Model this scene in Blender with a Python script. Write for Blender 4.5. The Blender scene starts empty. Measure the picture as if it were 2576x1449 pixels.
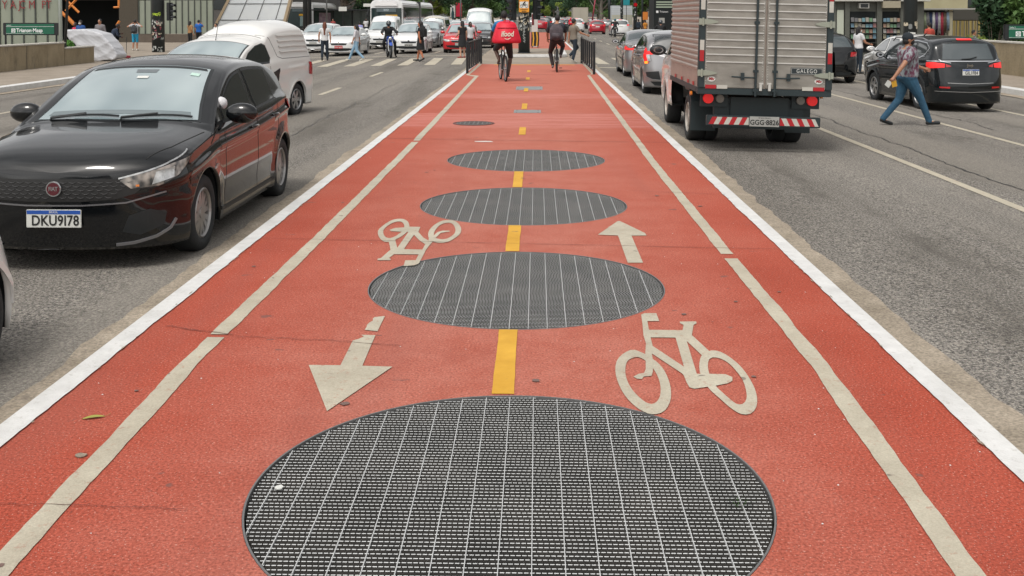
import bpy, bmesh, math, random
from mathutils import Vector, Matrix, Euler
from mathutils.geometry import delaunay_2d_cdt
from mathutils.bvhtree import BVHTree
sc = bpy.context.scene
COL = sc.collection
rnd = random.Random(7)
R = math.radians
# ------------------------------------------------------------------ camera, sky, sun, exposure
FP, HOR, VPX, PPX, PPY = 2620.0, 40.0, 1351.0, 1288.0, 108.6     # focal length etc. for a 2576 px wide picture
PITCH = math.atan((PPY - HOR) / FP)
YAW = math.atan((VPX - PPX) / FP)
CAMZ = 1.70
cam = bpy.data.cameras.new("camera")
camo = bpy.data.objects.new("camera", cam)
COL.objects.link(camo)
camo.location = (0, 0, CAMZ)
camo.rotation_euler = (R(90) - PITCH, 0, YAW)
cam.sensor_width = 36
cam.lens = 36 * FP / 2576
cam.shift_y = -(724.5 - PPY) / 2576
cam.clip_start = 0.05
cam.clip_end = 4000
sc.camera = camo
sc.view_settings.view_transform = 'Standard'
sc.view_settings.look = 'None'
sc.view_settings.gamma = 1
sc.view_settings.use_curve_mapping = False
sc.view_settings.exposure = -0.08
world = bpy.data.worlds.new("World")
sc.world = world
world.use_nodes = True
wn, wl = world.node_tree.nodes, world.node_tree.links
bg = wn['Background']
sky = wn.new('ShaderNodeTexSky')
sky.sky_type = 'NISHITA'
sky.sun_disc = False
sky.sun_elevation = R(60)
sky.sun_rotation = R(203)
sky.dust_density = 3.0
sky.air_density = 1.0
hs = wn.new('ShaderNodeHueSaturation')
hs.inputs['Saturation'].default_value = 0.16
wl.new(sky.outputs[0], hs.inputs['Color'])
# soft cloud cover over the sky texture
tc = wn.new('ShaderNodeTexCoord')
cn = wn.new('ShaderNodeTexNoise'); cn.inputs['Scale'].default_value = 2.2; cn.inputs['Detail'].default_value = 5
mpw = wn.new('ShaderNodeMapping'); mpw.inputs['Scale'].default_value = (1, 1, 2.5)
wl.new(tc.outputs['Generated'], mpw.inputs['Vector']); wl.new(mpw.outputs[0], cn.inputs['Vector'])
cr = wn.new('ShaderNodeValToRGB')
cr.color_ramp.elements[0].position = .35; cr.color_ramp.elements[0].color = (1.02, 1.0, .97, 1)
cr.color_ramp.elements[1].position = .7; cr.color_ramp.elements[1].color = (1.95, 1.88, 1.78, 1)
wl.new(cn.outputs[0], cr.inputs[0])
mx = wn.new('ShaderNodeMixRGB'); mx.blend_type = 'MULTIPLY'; mx.inputs[0].default_value = 1
wl.new(hs.outputs[0], mx.inputs[1]); wl.new(cr.outputs[0], mx.inputs[2])
wl.new(mx.outputs[0], bg.inputs['Color'])
bg.inputs['Strength'].default_value = 0.15
sun = bpy.data.lights.new("sun", 'SUN')
sun.energy = 1.5
sun.angle = R(14)
sun.color = (1, .96, .9)
suno = bpy.data.objects.new("sun", sun)
COL.objects.link(suno)
suno.rotation_euler = (R(90 - 60), 0, R(180 - 203))

def ray(px, py):
    d, v = (px - PPX) / FP, (py - PPY) / FP
    f = Vector((-math.sin(YAW) * math.cos(PITCH), math.cos(YAW) * math.cos(PITCH), -math.sin(PITCH)))
    r = Vector((math.cos(YAW), math.sin(YAW), 0))
    return f + d * r - v * r.cross(f)
def G(px, py, z=0.0):                     # a point of the picture -> the point of the level z it shows
    d = ray(px, py); t = (z - CAMZ) / d.z
    return Vector((d.x * t, d.y * t, z))
def S(px, py, z=0.0): return G(px / 1.17391, py / 1.17391, z)
def PY(px, py, Y):                        # ... -> the point at distance Y along the avenue
    d = ray(px, py); t = Y / d.y
    return Vector((d.x * t, Y, CAMZ + d.z * t))
XL, XR = -2.225, 1.88                     # outer edges of the median
KL, KR = -14.3, 12.2                      # outer kerbs
def gz(x):
    if XL <= x <= XR: return 0.0
    if x < XL: return -.15 - .018 * (XL - max(x, KL)) + (.15 if x < KL else 0)
    return -.15 - .018 * (min(x, KR) - XR) + (.15 if x > KR else 0)
def gp(px, py):                           # ground point under a pixel, whichever level is there
    p = G(px, py, 0)
    for _ in range(6): p = G(px, py, gz(p.x))
    return p
# ------------------------------------------------------------------ object helpers
def tag(o, label=None, cat=None, group=None, kind=None):
    if label: o['label'] = label
    if cat: o['category'] = cat
    if group: o['group'] = group
    if kind: o['kind'] = kind
    return o
def thing(name, label, cat, loc=(0, 0, 0), rz=0, group=None, rot=None):
    o = bpy.data.objects.new(name, None)
    COL.objects.link(o)
    o.location = loc
    o.rotation_euler = rot or (0, 0, rz)
    return tag(o, label, cat, group)
def mkobj(name, me, mats, parent=None, smooth=False):
    if not isinstance(mats, (list, tuple)): mats = [mats]
    for m in mats: me.materials.append(m)
    if smooth:
        for p in me.polygons: p.use_smooth = True
    o = bpy.data.objects.new(name, me)
    COL.objects.link(o)
    if parent: o.parent = parent
    return o
def copytree(o, parent=None, loc=None, rz=None):
    c = o.copy(); COL.objects.link(c)
    if parent: c.parent = parent
    for ch in list(o.children): copytree(ch, c)
    if loc is not None: c.location = loc
    if rz is not None: c.rotation_euler[2] = rz
    return c
class MB:
    def __init__(s): s.v, s.f, s.m, s.mi = [], [], [], 0
    def add(s, vs, fs, M=None):
        b = len(s.v)
        s.v += [tuple(M @ Vector(v)) if M else tuple(v) for v in vs]
        for f in fs: s.f.append([b + i for i in f]); s.m.append(s.mi)
        return s
    def box(s, c, d, rot=None):
        x, y, z = d[0] / 2, d[1] / 2, d[2] / 2
        vs = [(-x, -y, -z), (x, -y, -z), (x, y, -z), (-x, y, -z), (-x, -y, z), (x, -y, z), (x, y, z), (-x, y, z)]
        M = Matrix.Translation(c) @ (Euler(rot).to_matrix().to_4x4() if rot else Matrix())
        return s.add(vs, [(0, 3, 2, 1), (4, 5, 6, 7), (0, 1, 5, 4), (1, 2, 6, 5), (2, 3, 7, 6), (3, 0, 4, 7)], M)
    def b2(s, a, b):
        return s.box([(a[i] + b[i]) / 2 for i in range(3)], [abs(b[i] - a[i]) for i in range(3)])
    def cyl(s, a, b, r0, r1=None, n=12, cap=True):
        a, b = Vector(a), Vector(b); r1 = r0 if r1 is None else r1
        q = (b - a).to_track_quat('Z', 'Y').to_matrix()
        vs = []
        for p, r in ((a, r0), (b, r1)):
            for i in range(n):
                t = 2 * math.pi * i / n
                vs.append(p + q @ Vector((math.cos(t) * r, math.sin(t) * r, 0)))
        fs = [(i, (i + 1) % n, n + (i + 1) % n, n + i) for i in range(n)]
        if cap: fs += [tuple(range(n - 1, -1, -1)), tuple(range(n, 2 * n))]
        return s.add(vs, fs)
    def ell(s, c, r, n=12, m=8, rot=None):
        vs = [(0, 0, -1)]
        for j in range(1, m):
            p = -math.pi / 2 + math.pi * j / m
            vs += [(math.cos(p) * math.cos(2 * math.pi * i / n), math.cos(p) * math.sin(2 * math.pi * i / n), math.sin(p)) for i in range(n)]
        vs.append((0, 0, 1)); L = len(vs) - 1
        fs = [(0, 1 + (i + 1) % n, 1 + i) for i in range(n)]
        for j in range(m - 2):
            a = 1 + j * n
            fs += [(a + i, a + (i + 1) % n, a + n + (i + 1) % n, a + n + i) for i in range(n)]
        a = 1 + (m - 2) * n
        fs += [(a + i, a + (i + 1) % n, L) for i in range(n)]
        M = Matrix.Translation(c) @ (Euler(rot).to_matrix().to_4x4() if rot else Matrix()) @ Matrix.Diagonal((r[0], r[1], r[2], 1))
        return s.add(vs, fs, M)
    def cap(s, a, b, r0, r1, n=10):        # tapered capsule
        s.cyl(a, b, r0, r1, n, False); s.ell(a, (r0,) * 3, n, 6); s.ell(b, (r1,) * 3, n, 6); return s
    def tube(s, pts, r, n=8, closed=False):
        P = [Vector(p) for p in pts]; N = len(P); vs = []; fs = []
        rr = r if isinstance(r, (list, tuple)) else [r] * N
        up = None
        for i, p in enumerate(P):
            t = (P[(i + 1) % N] - P[i - 1]) if closed else (P[min(i + 1, N - 1)] - P[max(i - 1, 0)])
            t.normalize()
            if up is None:
                up = Vector((0, 0, 1)) if abs(t.z) < .9 else Vector((1, 0, 0))
            u = (up - t * up.dot(t)).normalized(); w = t.cross(u); up = u
            vs += [p + rr[i] * (math.cos(2 * math.pi * k / n) * u + math.sin(2 * math.pi * k / n) * w) for k in range(n)]
        M = N if closed else N - 1
        for i in range(M):
            a, b = i * n, ((i + 1) % N) * n
            fs += [(a + k, a + (k + 1) % n, b + (k + 1) % n, b + k) for k in range(n)]
        if not closed: fs += [tuple(range(n - 1, -1, -1)), tuple(range((N - 1) * n, N * n))]
        return s.add(vs, fs)
    def loft(s, secs, n=16):               # secs: (centre, rx, ry[, power]) rings in horizontal planes
        vs = []; fs = []
        for c, rx, ry in secs:
            vs += [(c[0] + rx * math.cos(2 * math.pi * i / n), c[1] + ry * math.sin(2 * math.pi * i / n), c[2]) for i in range(n)]
        for j in range(len(secs) - 1):
            a = j * n
            fs += [(a + i, a + (i + 1) % n, a + n + (i + 1) % n, a + n + i) for i in range(n)]
        fs += [tuple(range(n - 1, -1, -1)), tuple(range((len(secs) - 1) * n, len(secs) * n))]
        return s.add(vs, fs)
    def lathe(s, prof, M=None, n=32):      # prof (r, x) round the X axis, closed loop of profile
        vs = []; fs = []; K = len(prof)
        for i in range(n):
            t = 2 * math.pi * i / n
            vs += [(x, r * math.cos(t), r * math.sin(t)) for r, x in prof]
        for i in range(n):
            a, b = i * K, ((i + 1) % n) * K
            fs += [(a + k, a + (k + 1) % K, b + (k + 1) % K, b + k) for k in range(K)]
        return s.add(vs, fs, M)
    def prism(s, poly, axis, a, b):        # 2-D outline extruded along an axis from a to b
        n = len(poly)
        def mk(p, t): return {'x': (t, p[0], p[1]), 'y': (p[0], t, p[1]), 'z': (p[0], p[1], t)}[axis]
        vs = [mk(p, a) for p in poly] + [mk(p, b) for p in poly]
        fs = [tuple(range(n - 1, -1, -1)), tuple(range(n, 2 * n))] + [(i, (i + 1) % n, n + (i + 1) % n, n + i) for i in range(n)]
        return s.add(vs, fs)
    def mesh(s, name='m', bev=0, seg=2, fix=True):
        me = bpy.data.meshes.new(name)
        me.from_pydata(s.v, [], s.f)
        me.polygons.foreach_set('material_index', s.m)
        if fix or bev:
            bm = bmesh.new(); bm.from_mesh(me)
            bmesh.ops.recalc_face_normals(bm, faces=bm.faces)
            if bev:
                es = [e for e in bm.edges if len(e.link_faces) == 2 and e.calc_face_angle() > .6]
                bmesh.ops.bevel(bm, geom=es, offset=bev, segments=seg, affect='EDGES', clamp_overlap=True)
            bm.to_mesh(me); bm.free()
        return me
    def obj(s, name, mats, parent=None, smooth=False, bev=0, seg=2, fix=True):
        return mkobj(name, s.mesh(name, bev, seg, fix), mats, parent, smooth)
def autosmooth(o, ang=35):
    me = o.data
    for p in me.polygons: p.use_smooth = True
    try: me.set_sharp_from_angle(angle=R(ang))
    except Exception: pass
    return o
def remesh(mb, vox, it=2, name='m'):       # one continuous skin from overlapping closed pieces
    me = mb.mesh('tmp')
    o = bpy.data.objects.new('tmp', me); COL.objects.link(o)
    m = o.modifiers.new('r', 'REMESH'); m.mode = 'VOXEL'; m.voxel_size = vox
    s_ = o.modifiers.new('s', 'SMOOTH'); s_.iterations = it; s_.factor = .5
    dg = bpy.context.evaluated_depsgraph_get()
    r = bpy.data.meshes.new_from_object(o.evaluated_get(dg)); r.name = name
    bpy.data.objects.remove(o); bpy.data.meshes.remove(me)
    r.materials.clear()
    return r
def addto(me, mb, mi):                     # join loose pieces (fingers, eyes) into a finished mesh
    bm = bmesh.new(); bm.from_mesh(me)
    m2 = mb.mesh('t2')
    for p in m2.polygons: p.material_index = mi + p.material_index
    bm.from_mesh(m2); bm.to_mesh(me); bm.free(); bpy.data.meshes.remove(m2)
    return me
def text(s, size, M, m, parent=None, name='lettering', ext=.002, sx=1.0, align='CENTER', shear=0, space=1, off=0):
    cu = bpy.data.curves.new('t', 'FONT'); cu.body = s; cu.size = size; cu.extrude = ext
    cu.align_x = align; cu.align_y = 'CENTER'; cu.shear = shear; cu.space_character = space; cu.offset = off; cu.resolution_u = 3
    o = bpy.data.objects.new('t', cu); COL.objects.link(o)
    me = bpy.data.meshes.new_from_object(o.evaluated_get(bpy.context.evaluated_depsgraph_get()))
    bpy.data.objects.remove(o); bpy.data.curves.remove(cu)
    me.transform(M @ Matrix.Diagonal((sx, 1, 1, 1)))
    me.materials.clear(); me.name = name
    return mkobj(name, me, m, parent)
def TM(loc, rx=90, rz=0, ry=0):            # text standing upright facing -Y (rz turns it)
    return Matrix.Translation(loc) @ Euler((R(rx), R(ry), R(rz))).to_matrix().to_4x4()
def inside(q, p):
    c = False; j = len(q) - 1
    for i in range(len(q)):
        if (q[i][1] > p[1]) != (q[j][1] > p[1]) and p[0] < (q[j][0] - q[i][0]) * (p[1] - q[i][1]) / (q[j][1] - q[i][1]) + q[i][0]: c = not c
        j = i
    return c
def union2d(polys, z=0.0, name='m', pts=()):
    vs, fs = [], []
    for p in polys:
        b = len(vs); vs += [Vector((q[0], q[1])) for q in p]; fs.append(list(range(b, b + len(p))))
    vs += [Vector(q) for q in pts]
    r = delaunay_2d_cdt(vs, [], fs, 0, 1e-5)
    me = bpy.data.meshes.new(name)
    keep = [list(f) for f in r[2] if any(inside(q, sum((Vector(r[0][i]) for i in f), Vector((0, 0))) / len(f)) for q in polys)]
    me.from_pydata([(v.x, v.y, z) for v in r[0]], [], keep)
    bm = bmesh.new(); bm.from_mesh(me)
    for f in bm.faces:
        if f.normal.z < 0: f.normal_flip()
    bm.to_mesh(me); bm.free()
    return me
# ------------------------------------------------------------------ materials
MATS = {}
def mat(name, c, rough=.6, metal=0, coat=0, spec=.5, noise=0, nscale=20, c2=None, bump=0, bscale=60, em=None, es=0, stretch=None, detail=6, ior=None, speck=None, transm=0):
    if name in MATS: return MATS[name]
    m = bpy.data.materials.new(name); m.use_nodes = True
    n, l = m.node_tree.nodes, m.node_tree.links
    p = n['Principled BSDF']
    p.inputs['Base Color'].default_value = (*c, 1); p.inputs['Roughness'].default_value = rough
    p.inputs['Metallic'].default_value = metal; p.inputs['Coat Weight'].default_value = coat
    p.inputs['Coat Roughness'].default_value = .04
    p.inputs['Specular IOR Level'].default_value = spec
    if ior: p.inputs['IOR'].default_value = ior
    if transm: p.inputs['Transmission Weight'].default_value = transm
    if em: p.inputs['Emission Color'].default_value = (*em, 1); p.inputs['Emission Strength'].default_value = es
    if noise or bump or speck:
        t = n.new('ShaderNodeTexCoord'); src = t.outputs['Object']
        if stretch:
            mp = n.new('ShaderNodeMapping'); mp.inputs['Scale'].default_value = stretch
            l.new(src, mp.inputs[0]); src = mp.outputs[0]
    if noise:
        a = n.new('ShaderNodeTexNoise'); a.inputs['Scale'].default_value = nscale; a.inputs['Detail'].default_value = detail; a.inputs['Roughness'].default_value = .65
        l.new(src, a.inputs['Vector'])
        q = n.new('ShaderNodeValToRGB'); q.color_ramp.elements[0].position = .5 - .5 * noise if noise < 1 else .3; q.color_ramp.elements[1].position = .5 + .5 * noise if noise < 1 else .7
        q.color_ramp.elements[0].color = (*c, 1); q.color_ramp.elements[1].color = (*(c2 or tuple(min(1, x * 1.5) for x in c)), 1)
        l.new(a.outputs[0], q.inputs[0]); colr = q.outputs[0]
        if speck:
            vs = n.new('ShaderNodeTexNoise'); vs.inputs['Scale'].default_value = speck[0]; vs.inputs['Detail'].default_value = 2
            l.new(src, vs.inputs['Vector'])
            q2 = n.new('ShaderNodeValToRGB'); q2.color_ramp.elements[0].position = speck[1]; q2.color_ramp.elements[1].position = speck[1] + .06
            q2.color_ramp.elements[0].color = (0, 0, 0, 1); q2.color_ramp.elements[1].color = (1, 1, 1, 1)
            l.new(vs.outputs[0], q2.inputs[0])
            mm = n.new('ShaderNodeMixRGB'); l.new(q2.outputs[0], mm.inputs[0]); l.new(colr, mm.inputs[1]); mm.inputs[2].default_value = (*speck[2], 1)
            colr = mm.outputs[0]
        l.new(colr, p.inputs['Base Color'])
    if bump:
        b = n.new('ShaderNodeTexNoise'); b.inputs['Scale'].default_value = bscale; b.inputs['Detail'].default_value = 4
        l.new(src, b.inputs['Vector'])
        bb = n.new('ShaderNodeBump'); bb.inputs['Strength'].default_value = bump; bb.inputs['Distance'].default_value = .02
        l.new(b.outputs[0], bb.inputs['Height']); l.new(bb.outputs[0], p.inputs['Normal'])
    MATS[name] = m
    return m
def ramp(n, l, src, pts):
    q = n.new('ShaderNodeValToRGB'); e = q.color_ramp.elements
    while len(e) < len(pts): e.new(.5)
    for i, (p, c) in enumerate(pts): e[i].position = p; e[i].color = (*c, 1) if len(c) == 3 else c
    l.new(src, q.inputs[0]); return q.outputs[0]
def mix(n, l, f, a, b, mode='MIX'):
    m = n.new('ShaderNodeMixRGB'); m.blend_type = mode
    for i, x in ((0, f), (1, a), (2, b)):
        if hasattr(x, 'links'): l.new(x, m.inputs[i])
        elif i == 0: m.inputs[0].default_value = x
        else: m.inputs[i].default_value = (*x, 1)
    return m.outputs[0]
def noise(n, l, src, scale, detail=4, rough=.6, sc3=None):
    if sc3:
        mp = n.new('ShaderNodeMapping'); mp.inputs['Scale'].default_value = sc3; l.new(src, mp.inputs[0]); src = mp.outputs[0]
    a = n.new('ShaderNodeTexNoise'); a.inputs['Scale'].default_value = scale; a.inputs['Detail'].default_value = detail; a.inputs['Roughness'].default_value = rough
    l.new(src, a.inputs['Vector']); return a.outputs[0]
def groundmat(name, layers, rough=.85, bump=.4, bscale=150, bdist=.01, spec=.4):
    m = bpy.data.materials.new(name); m.use_nodes = True
    n, l = m.node_tree.nodes, m.node_tree.links
    p = n['Principled BSDF']; p.inputs['Roughness'].default_value = rough; p.inputs['Specular IOR Level'].default_value = spec
    src = n.new('ShaderNodeNewGeometry').outputs['Position']
    col = layers(n, l, src)
    l.new(col, p.inputs['Base Color'])
    b = noise(n, l, src, bscale, 3)
    bb = n.new('ShaderNodeBump'); bb.inputs['Strength'].default_value = bump; bb.inputs['Distance'].default_value = bdist
    l.new(b, bb.inputs['Height']); l.new(bb.outputs[0], p.inputs['Normal'])
    MATS[name] = m
    return m
B0, W1 = (0, 0, 0), (1, 1, 1)
def _asph(n, l, s):
    c = ramp(n, l, noise(n, l, s, .5, 6, .6, (1, .25, 1)), [(.3, (.128, .119, .107)), (.7, (.20, .188, .172))])
    c = mix(n, l, 1, c, ramp(n, l, noise(n, l, s, 52, 3, .75), [(.34, (.22, .22, .23)), (.5, (.95, .95, .95)), (.66, (2.1, 2.05, 1.95))]), 'MULTIPLY')
    c = mix(n, l, ramp(n, l, noise(n, l, s, 95, 2, .6), [(.60, B0), (.66, W1)]), c, (.44, .42, .39))
    c = mix(n, l, ramp(n, l, noise(n, l, s, 1.1, 5, .75, (1, .35, 1)), [(.56, B0), (.72, (.6, .6, .6))]), c, (.075, .069, .06))
    c = mix(n, l, ramp(n, l, noise(n, l, s, .9, 2, .5, (1, .03, 1)), [(.50, B0), (.62, (.45, .45, .45))]), c, (.255, .235, .205))
    c = mix(n, l, ramp(n, l, noise(n, l, s, .75, 3, .6, (1, .05, 1)), [(.36, (.5, .5, .5)), (.46, B0)]), c, (.085, .078, .068))
    vo = n.new('ShaderNodeTexVoronoi'); vo.feature = 'DISTANCE_TO_EDGE'; vo.inputs['Scale'].default_value = .32
    wv = n.new('ShaderNodeVectorMath'); wv.operation = 'ADD'; l.new(s, wv.inputs[0]); nn_ = n.new('ShaderNodeTexNoise'); nn_.inputs['Scale'].default_value = 1.5; nn_.inputs['Detail'].default_value = 5; l.new(s, nn_.inputs['Vector']); l.new(nn_.outputs[1], wv.inputs[1]); l.new(wv.outputs[0], vo.inputs['Vector'])
    c = mix(n, l, mix(n, l, 1, ramp(n, l, vo.outputs[0], [(0, (.35, .35, .35)), (.004, B0)]), ramp(n, l, noise(n, l, s, .35, 2), [(.5, B0), (.58, W1)]), 'MULTIPLY'), c, (.04, .037, .033))
    return c
def _red(n, l, s):
    c = ramp(n, l, noise(n, l, s, .55, 5, .6), [(.3, (.29, .050, .029)), (.5, (.355, .070, .043)), (.72, (.38, .102, .070))])
    sx = n.new('ShaderNodeSeparateXYZ'); l.new(s, sx.inputs[0]); xx = n.new('ShaderNodeMath'); xx.operation = 'ADD'; xx.inputs[1].default_value = .15; l.new(sx.outputs[0], xx.inputs[0])
    ab = n.new('ShaderNodeMath'); ab.operation = 'ABSOLUTE'; l.new(xx.outputs[0], ab.inputs[0]); ad = n.new('ShaderNodeMath'); ad.operation = 'ADD'; l.new(ab.outputs[0], ad.inputs[0]); l.new(noise(n, l, s, .8, 5, .7), ad.inputs[1])
    wear = ramp(n, l, mapr(n, l, ad.outputs[0], 1.0, 2.4), [(0, (.95, .95, .95)), (.9, B0)])          # ridden band is worn paler
    c = mix(n, l, wear, c, ramp(n, l, noise(n, l, s, 2.2, 6, .8), [(.3, (.345, .092, .062)), (.7, (.44, .165, .125))]))
    c = mix(n, l, 1, c, ramp(n, l, noise(n, l, s, 90, 3, .7), [(.3, (.5, .5, .5)), (.5, (1, 1, 1)), (.7, (1.5, 1.5, 1.5))]), 'MULTIPLY')
    c = mix(n, l, ramp(n, l, noise(n, l, s, 110, 2, .5), [(.64, B0), (.69, (.75, .75, .75))]), c, (.60, .33, .27))
    c = mix(n, l, ramp(n, l, noise(n, l, s, 85, 2, .5), [(.30, (.6, .6, .6)), (.36, B0)]), c, (.15, .05, .04))
    c = mix(n, l, ramp(n, l, noise(n, l, s, 1.1, 3, .6, (1, .06, 1)), [(.56, B0), (.68, (.28, .28, .28))]), c, (.24, .085, .07))
    c = mix(n, l, ramp(n, l, noise(n, l, s, 1.3, 6, .75), [(.58, B0), (.72, (.5, .5, .5))]), c, (.27, .07, .05))
    c = mix(n, l, ramp(n, l, noise(n, l, s, 5.5, 2, .5, (1, 1.3, 1)), [(.71, B0), (.735, (.75, .75, .75))]), c, (.15, .085, .075))
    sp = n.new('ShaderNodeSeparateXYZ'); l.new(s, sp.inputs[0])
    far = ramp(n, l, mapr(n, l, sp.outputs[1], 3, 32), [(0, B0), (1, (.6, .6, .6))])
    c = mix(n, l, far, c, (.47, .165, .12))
    ny = n.new('ShaderNodeMath'); ny.operation = 'ADD'; l.new(sp.outputs[1], ny.inputs[0]); l.new(noise(n, l, s, 1.1, 6, .8, (.7, 2, 1)), ny.inputs[1])
    for a_, b_, mm_ in ((16.3, 18.6, .7), (21.9, 23.2, .6)):
        bd = ramp(n, l, mapr(n, l, ny.outputs[0], a_ - 1, b_ + 1), [(0, B0), (.9 / (b_ - a_ + 2), B0), (1.15 / (b_ - a_ + 2), (mm_,) * 3), (1 - 1.15 / (b_ - a_ + 2), (mm_,) * 3), (1 - .9 / (b_ - a_ + 2), B0), (1, B0)])
        st_ = ramp(n, l, noise(n, l, s, 1.5, 5, .8, (.5, 5, 1)), [(.40, B0), (.60, W1)])
        c = mix(n, l, mix(n, l, 1, bd, st_, 'MULTIPLY'), c, (.54, .225, .195))
    return c
def mapr(n, l, src, a, b):
    m = n.new('ShaderNodeMapRange'); m.inputs[1].default_value = a; m.inputs[2].default_value = b; l.new(src, m.inputs[0]); return m.outputs[0]
def _cream(n, l, s):
    c = ramp(n, l, noise(n, l, s, 3, 5, .7), [(.3, (.40, .36, .28)), (.7, (.53, .49, .39))])
    c = mix(n, l, 1, c, ramp(n, l, noise(n, l, s, 130, 3, .7), [(.3, (.8, .8, .8)), (.7, (1.12, 1.12, 1.12))]), 'MULTIPLY')
    c = mix(n, l, ramp(n, l, noise(n, l, s, 16, 6, .85), [(.565, B0), (.63, (.6, .6, .6))]), c, (.36, .17, .12))
    c = mix(n, l, ramp(n, l, noise(n, l, s, 1.6, 5, .7), [(.45, B0), (.7, (.35, .35, .35))]), c, (.30, .26, .20))
    return mix(n, l, ramp(n, l, noise(n, l, s, 11, 2, .5), [(.70, B0), (.73, (.8, .8, .8))]), c, (.16, .13, .11))
def _yel(n, l, s):
    c = ramp(n, l, noise(n, l, s, 3, 5, .7), [(.3, (.52, .27, .02)), (.7, (.66, .37, .04))])
    return mix(n, l, ramp(n, l, noise(n, l, s, 9, 2, .5), [(.70, B0), (.73, (.8, .8, .8))]), c, (.2, .13, .08))
def _kerb(n, l, s):
    c = ramp(n, l, noise(n, l, s, 4, 5, .7), [(.3, (.52, .52, .51)), (.7, (.68, .68, .67))])
    return mix(n, l, ramp(n, l, noise(n, l, s, 22, 6, .85), [(.55, B0), (.66, (.55, .55, .55))]), c, (.36, .345, .31))
def _gut(n, l, s):
    c = ramp(n, l, noise(n, l, s, 2.5, 6, .75), [(.3, (.235, .20, .155)), (.7, (.40, .345, .275))])
    c = mix(n, l, 1, c, ramp(n, l, noise(n, l, s, 60, 4, .7), [(.3, (.6, .6, .6)), (.7, (1.35, 1.35, 1.35))]), 'MULTIPLY')
    return mix(n, l, ramp(n, l, noise(n, l, s, 7, 5, .8), [(.58, B0), (.66, (.6, .6, .6))]), c, (.16, .14, .12))
def _walk(n, l, s):
    c = ramp(n, l, noise(n, l, s, .8, 6, .7), [(.3, (.24, .205, .165)), (.7, (.34, .295, .245))])
    return mix(n, l, 1, c, ramp(n, l, noise(n, l, s, 40, 4, .7), [(.3, (.75, .75, .75)), (.7, (1.2, 1.2, 1.2))]), 'MULTIPLY')
def _conc(n, l, s):
    c = ramp(n, l, noise(n, l, s, 1.2, 6, .7, (1, 1, .5)), [(.3, (.225, .18, .115)), (.7, (.36, .30, .205))])
    c = mix(n, l, ramp(n, l, noise(n, l, s, 2.2, 6, .8, (1, 1, .35)), [(.55, B0), (.72, (.75, .75, .75))]), c, (.13, .115, .09))
    return mix(n, l, 1, c, ramp(n, l, noise(n, l, s, 30, 4, .7), [(.3, (.8, .8, .8)), (.7, (1.2, 1.2, 1.2))]), 'MULTIPLY')
M_asph = groundmat('asphalt', _asph, .95, .6, 80, .012, .1)
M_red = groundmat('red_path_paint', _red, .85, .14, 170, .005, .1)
M_cream = groundmat('cream_road_paint', _cream, .7, .2, 150)
M_yel = groundmat('yellow_road_paint', _yel, .7, .2, 150)
M_kerb = groundmat('white_kerb_paint', _kerb, .7, .4, 60)
M_gut = groundmat('gutter_concrete', _gut, .9, .5, 60, .01, .15)
M_walk = groundmat('pavement_concrete', _walk, .9, .3, 60, .01, .15)
M_conc = groundmat('stained_concrete', _conc, .9, .4, 40, .01, .15)
M_steel = mat('galvanised_steel', (.36, .37, .37), .42, .75, noise=.5, nscale=9, c2=(.52, .53, .53))
M_pit = mat('dark_shaft', (.012, .013, .014), .9)
M_joint = mat('dark_joint', (.09, .025, .02), .9)
M_black = mat('black_plastic', (.012, .015, .017), .45)
M_tyre = mat('tyre_rubber', (.018, .02, .022), .8, bump=.2, bscale=80)
M_chrome = mat('chrome', (.75, .76, .78), .12, 1)
M_alloy = mat('alloy_wheel', (.42, .42, .42), .3, .8)
M_white = mat('white_enamel', (.75, .76, .77), .45)
M_blackiron = mat('black_iron_paint', (.010, .012, .014), .4)
M_glassD = mat('dark_glass', (.012, .018, .02), .03, spec=.9, coat=1)
M_glassW = mat('painted_reflection_windscreen', (.20, .26, .28), .05, spec=1, coat=1, noise=.45, nscale=1.3, c2=(.42, .49, .50), detail=2, stretch=(1, .5, 1))  # pale base and its noise paint the bright sky reflection into the glass colour
M_glassB = mat('back_window_glass', (.035, .05, .055), .04, spec=.8, coat=1)
M_redlamp = mat('red_lamp_lens', (.42, .008, .012), .15, coat=1)
M_redon = mat('lit_red_lamp', (.8, .02, .02), .3, em=(1, .03, .03), es=.28)
M_lamp = mat('clear_lamp_glass', (.30, .31, .31), .12, .6, coat=1, noise=.5, nscale=14, c2=(.75, .76, .77), detail=2)
M_amber = mat('amber_lens', (.7, .2, .02), .2, coat=1)
M_plateW = mat('plate_white', (.62, .63, .60), .4)
M_plateG = mat('plate_grey', (.33, .33, .31), .4)
M_blue = mat('plate_blue', (.02, .08, .35), .4)
M_ink = mat('black_ink', (.01, .01, .01), .5)
def paint(name, c, metal=0, rough=.35): 
    m = mat(name, c, rough, metal, coat=1, spec=.4 if c[0] > .02 else .1)
    m.node_tree.nodes['Principled BSDF'].inputs['Coat IOR'].default_value = 1.5 if c[0] > .02 else 1.5
    return m
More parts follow.
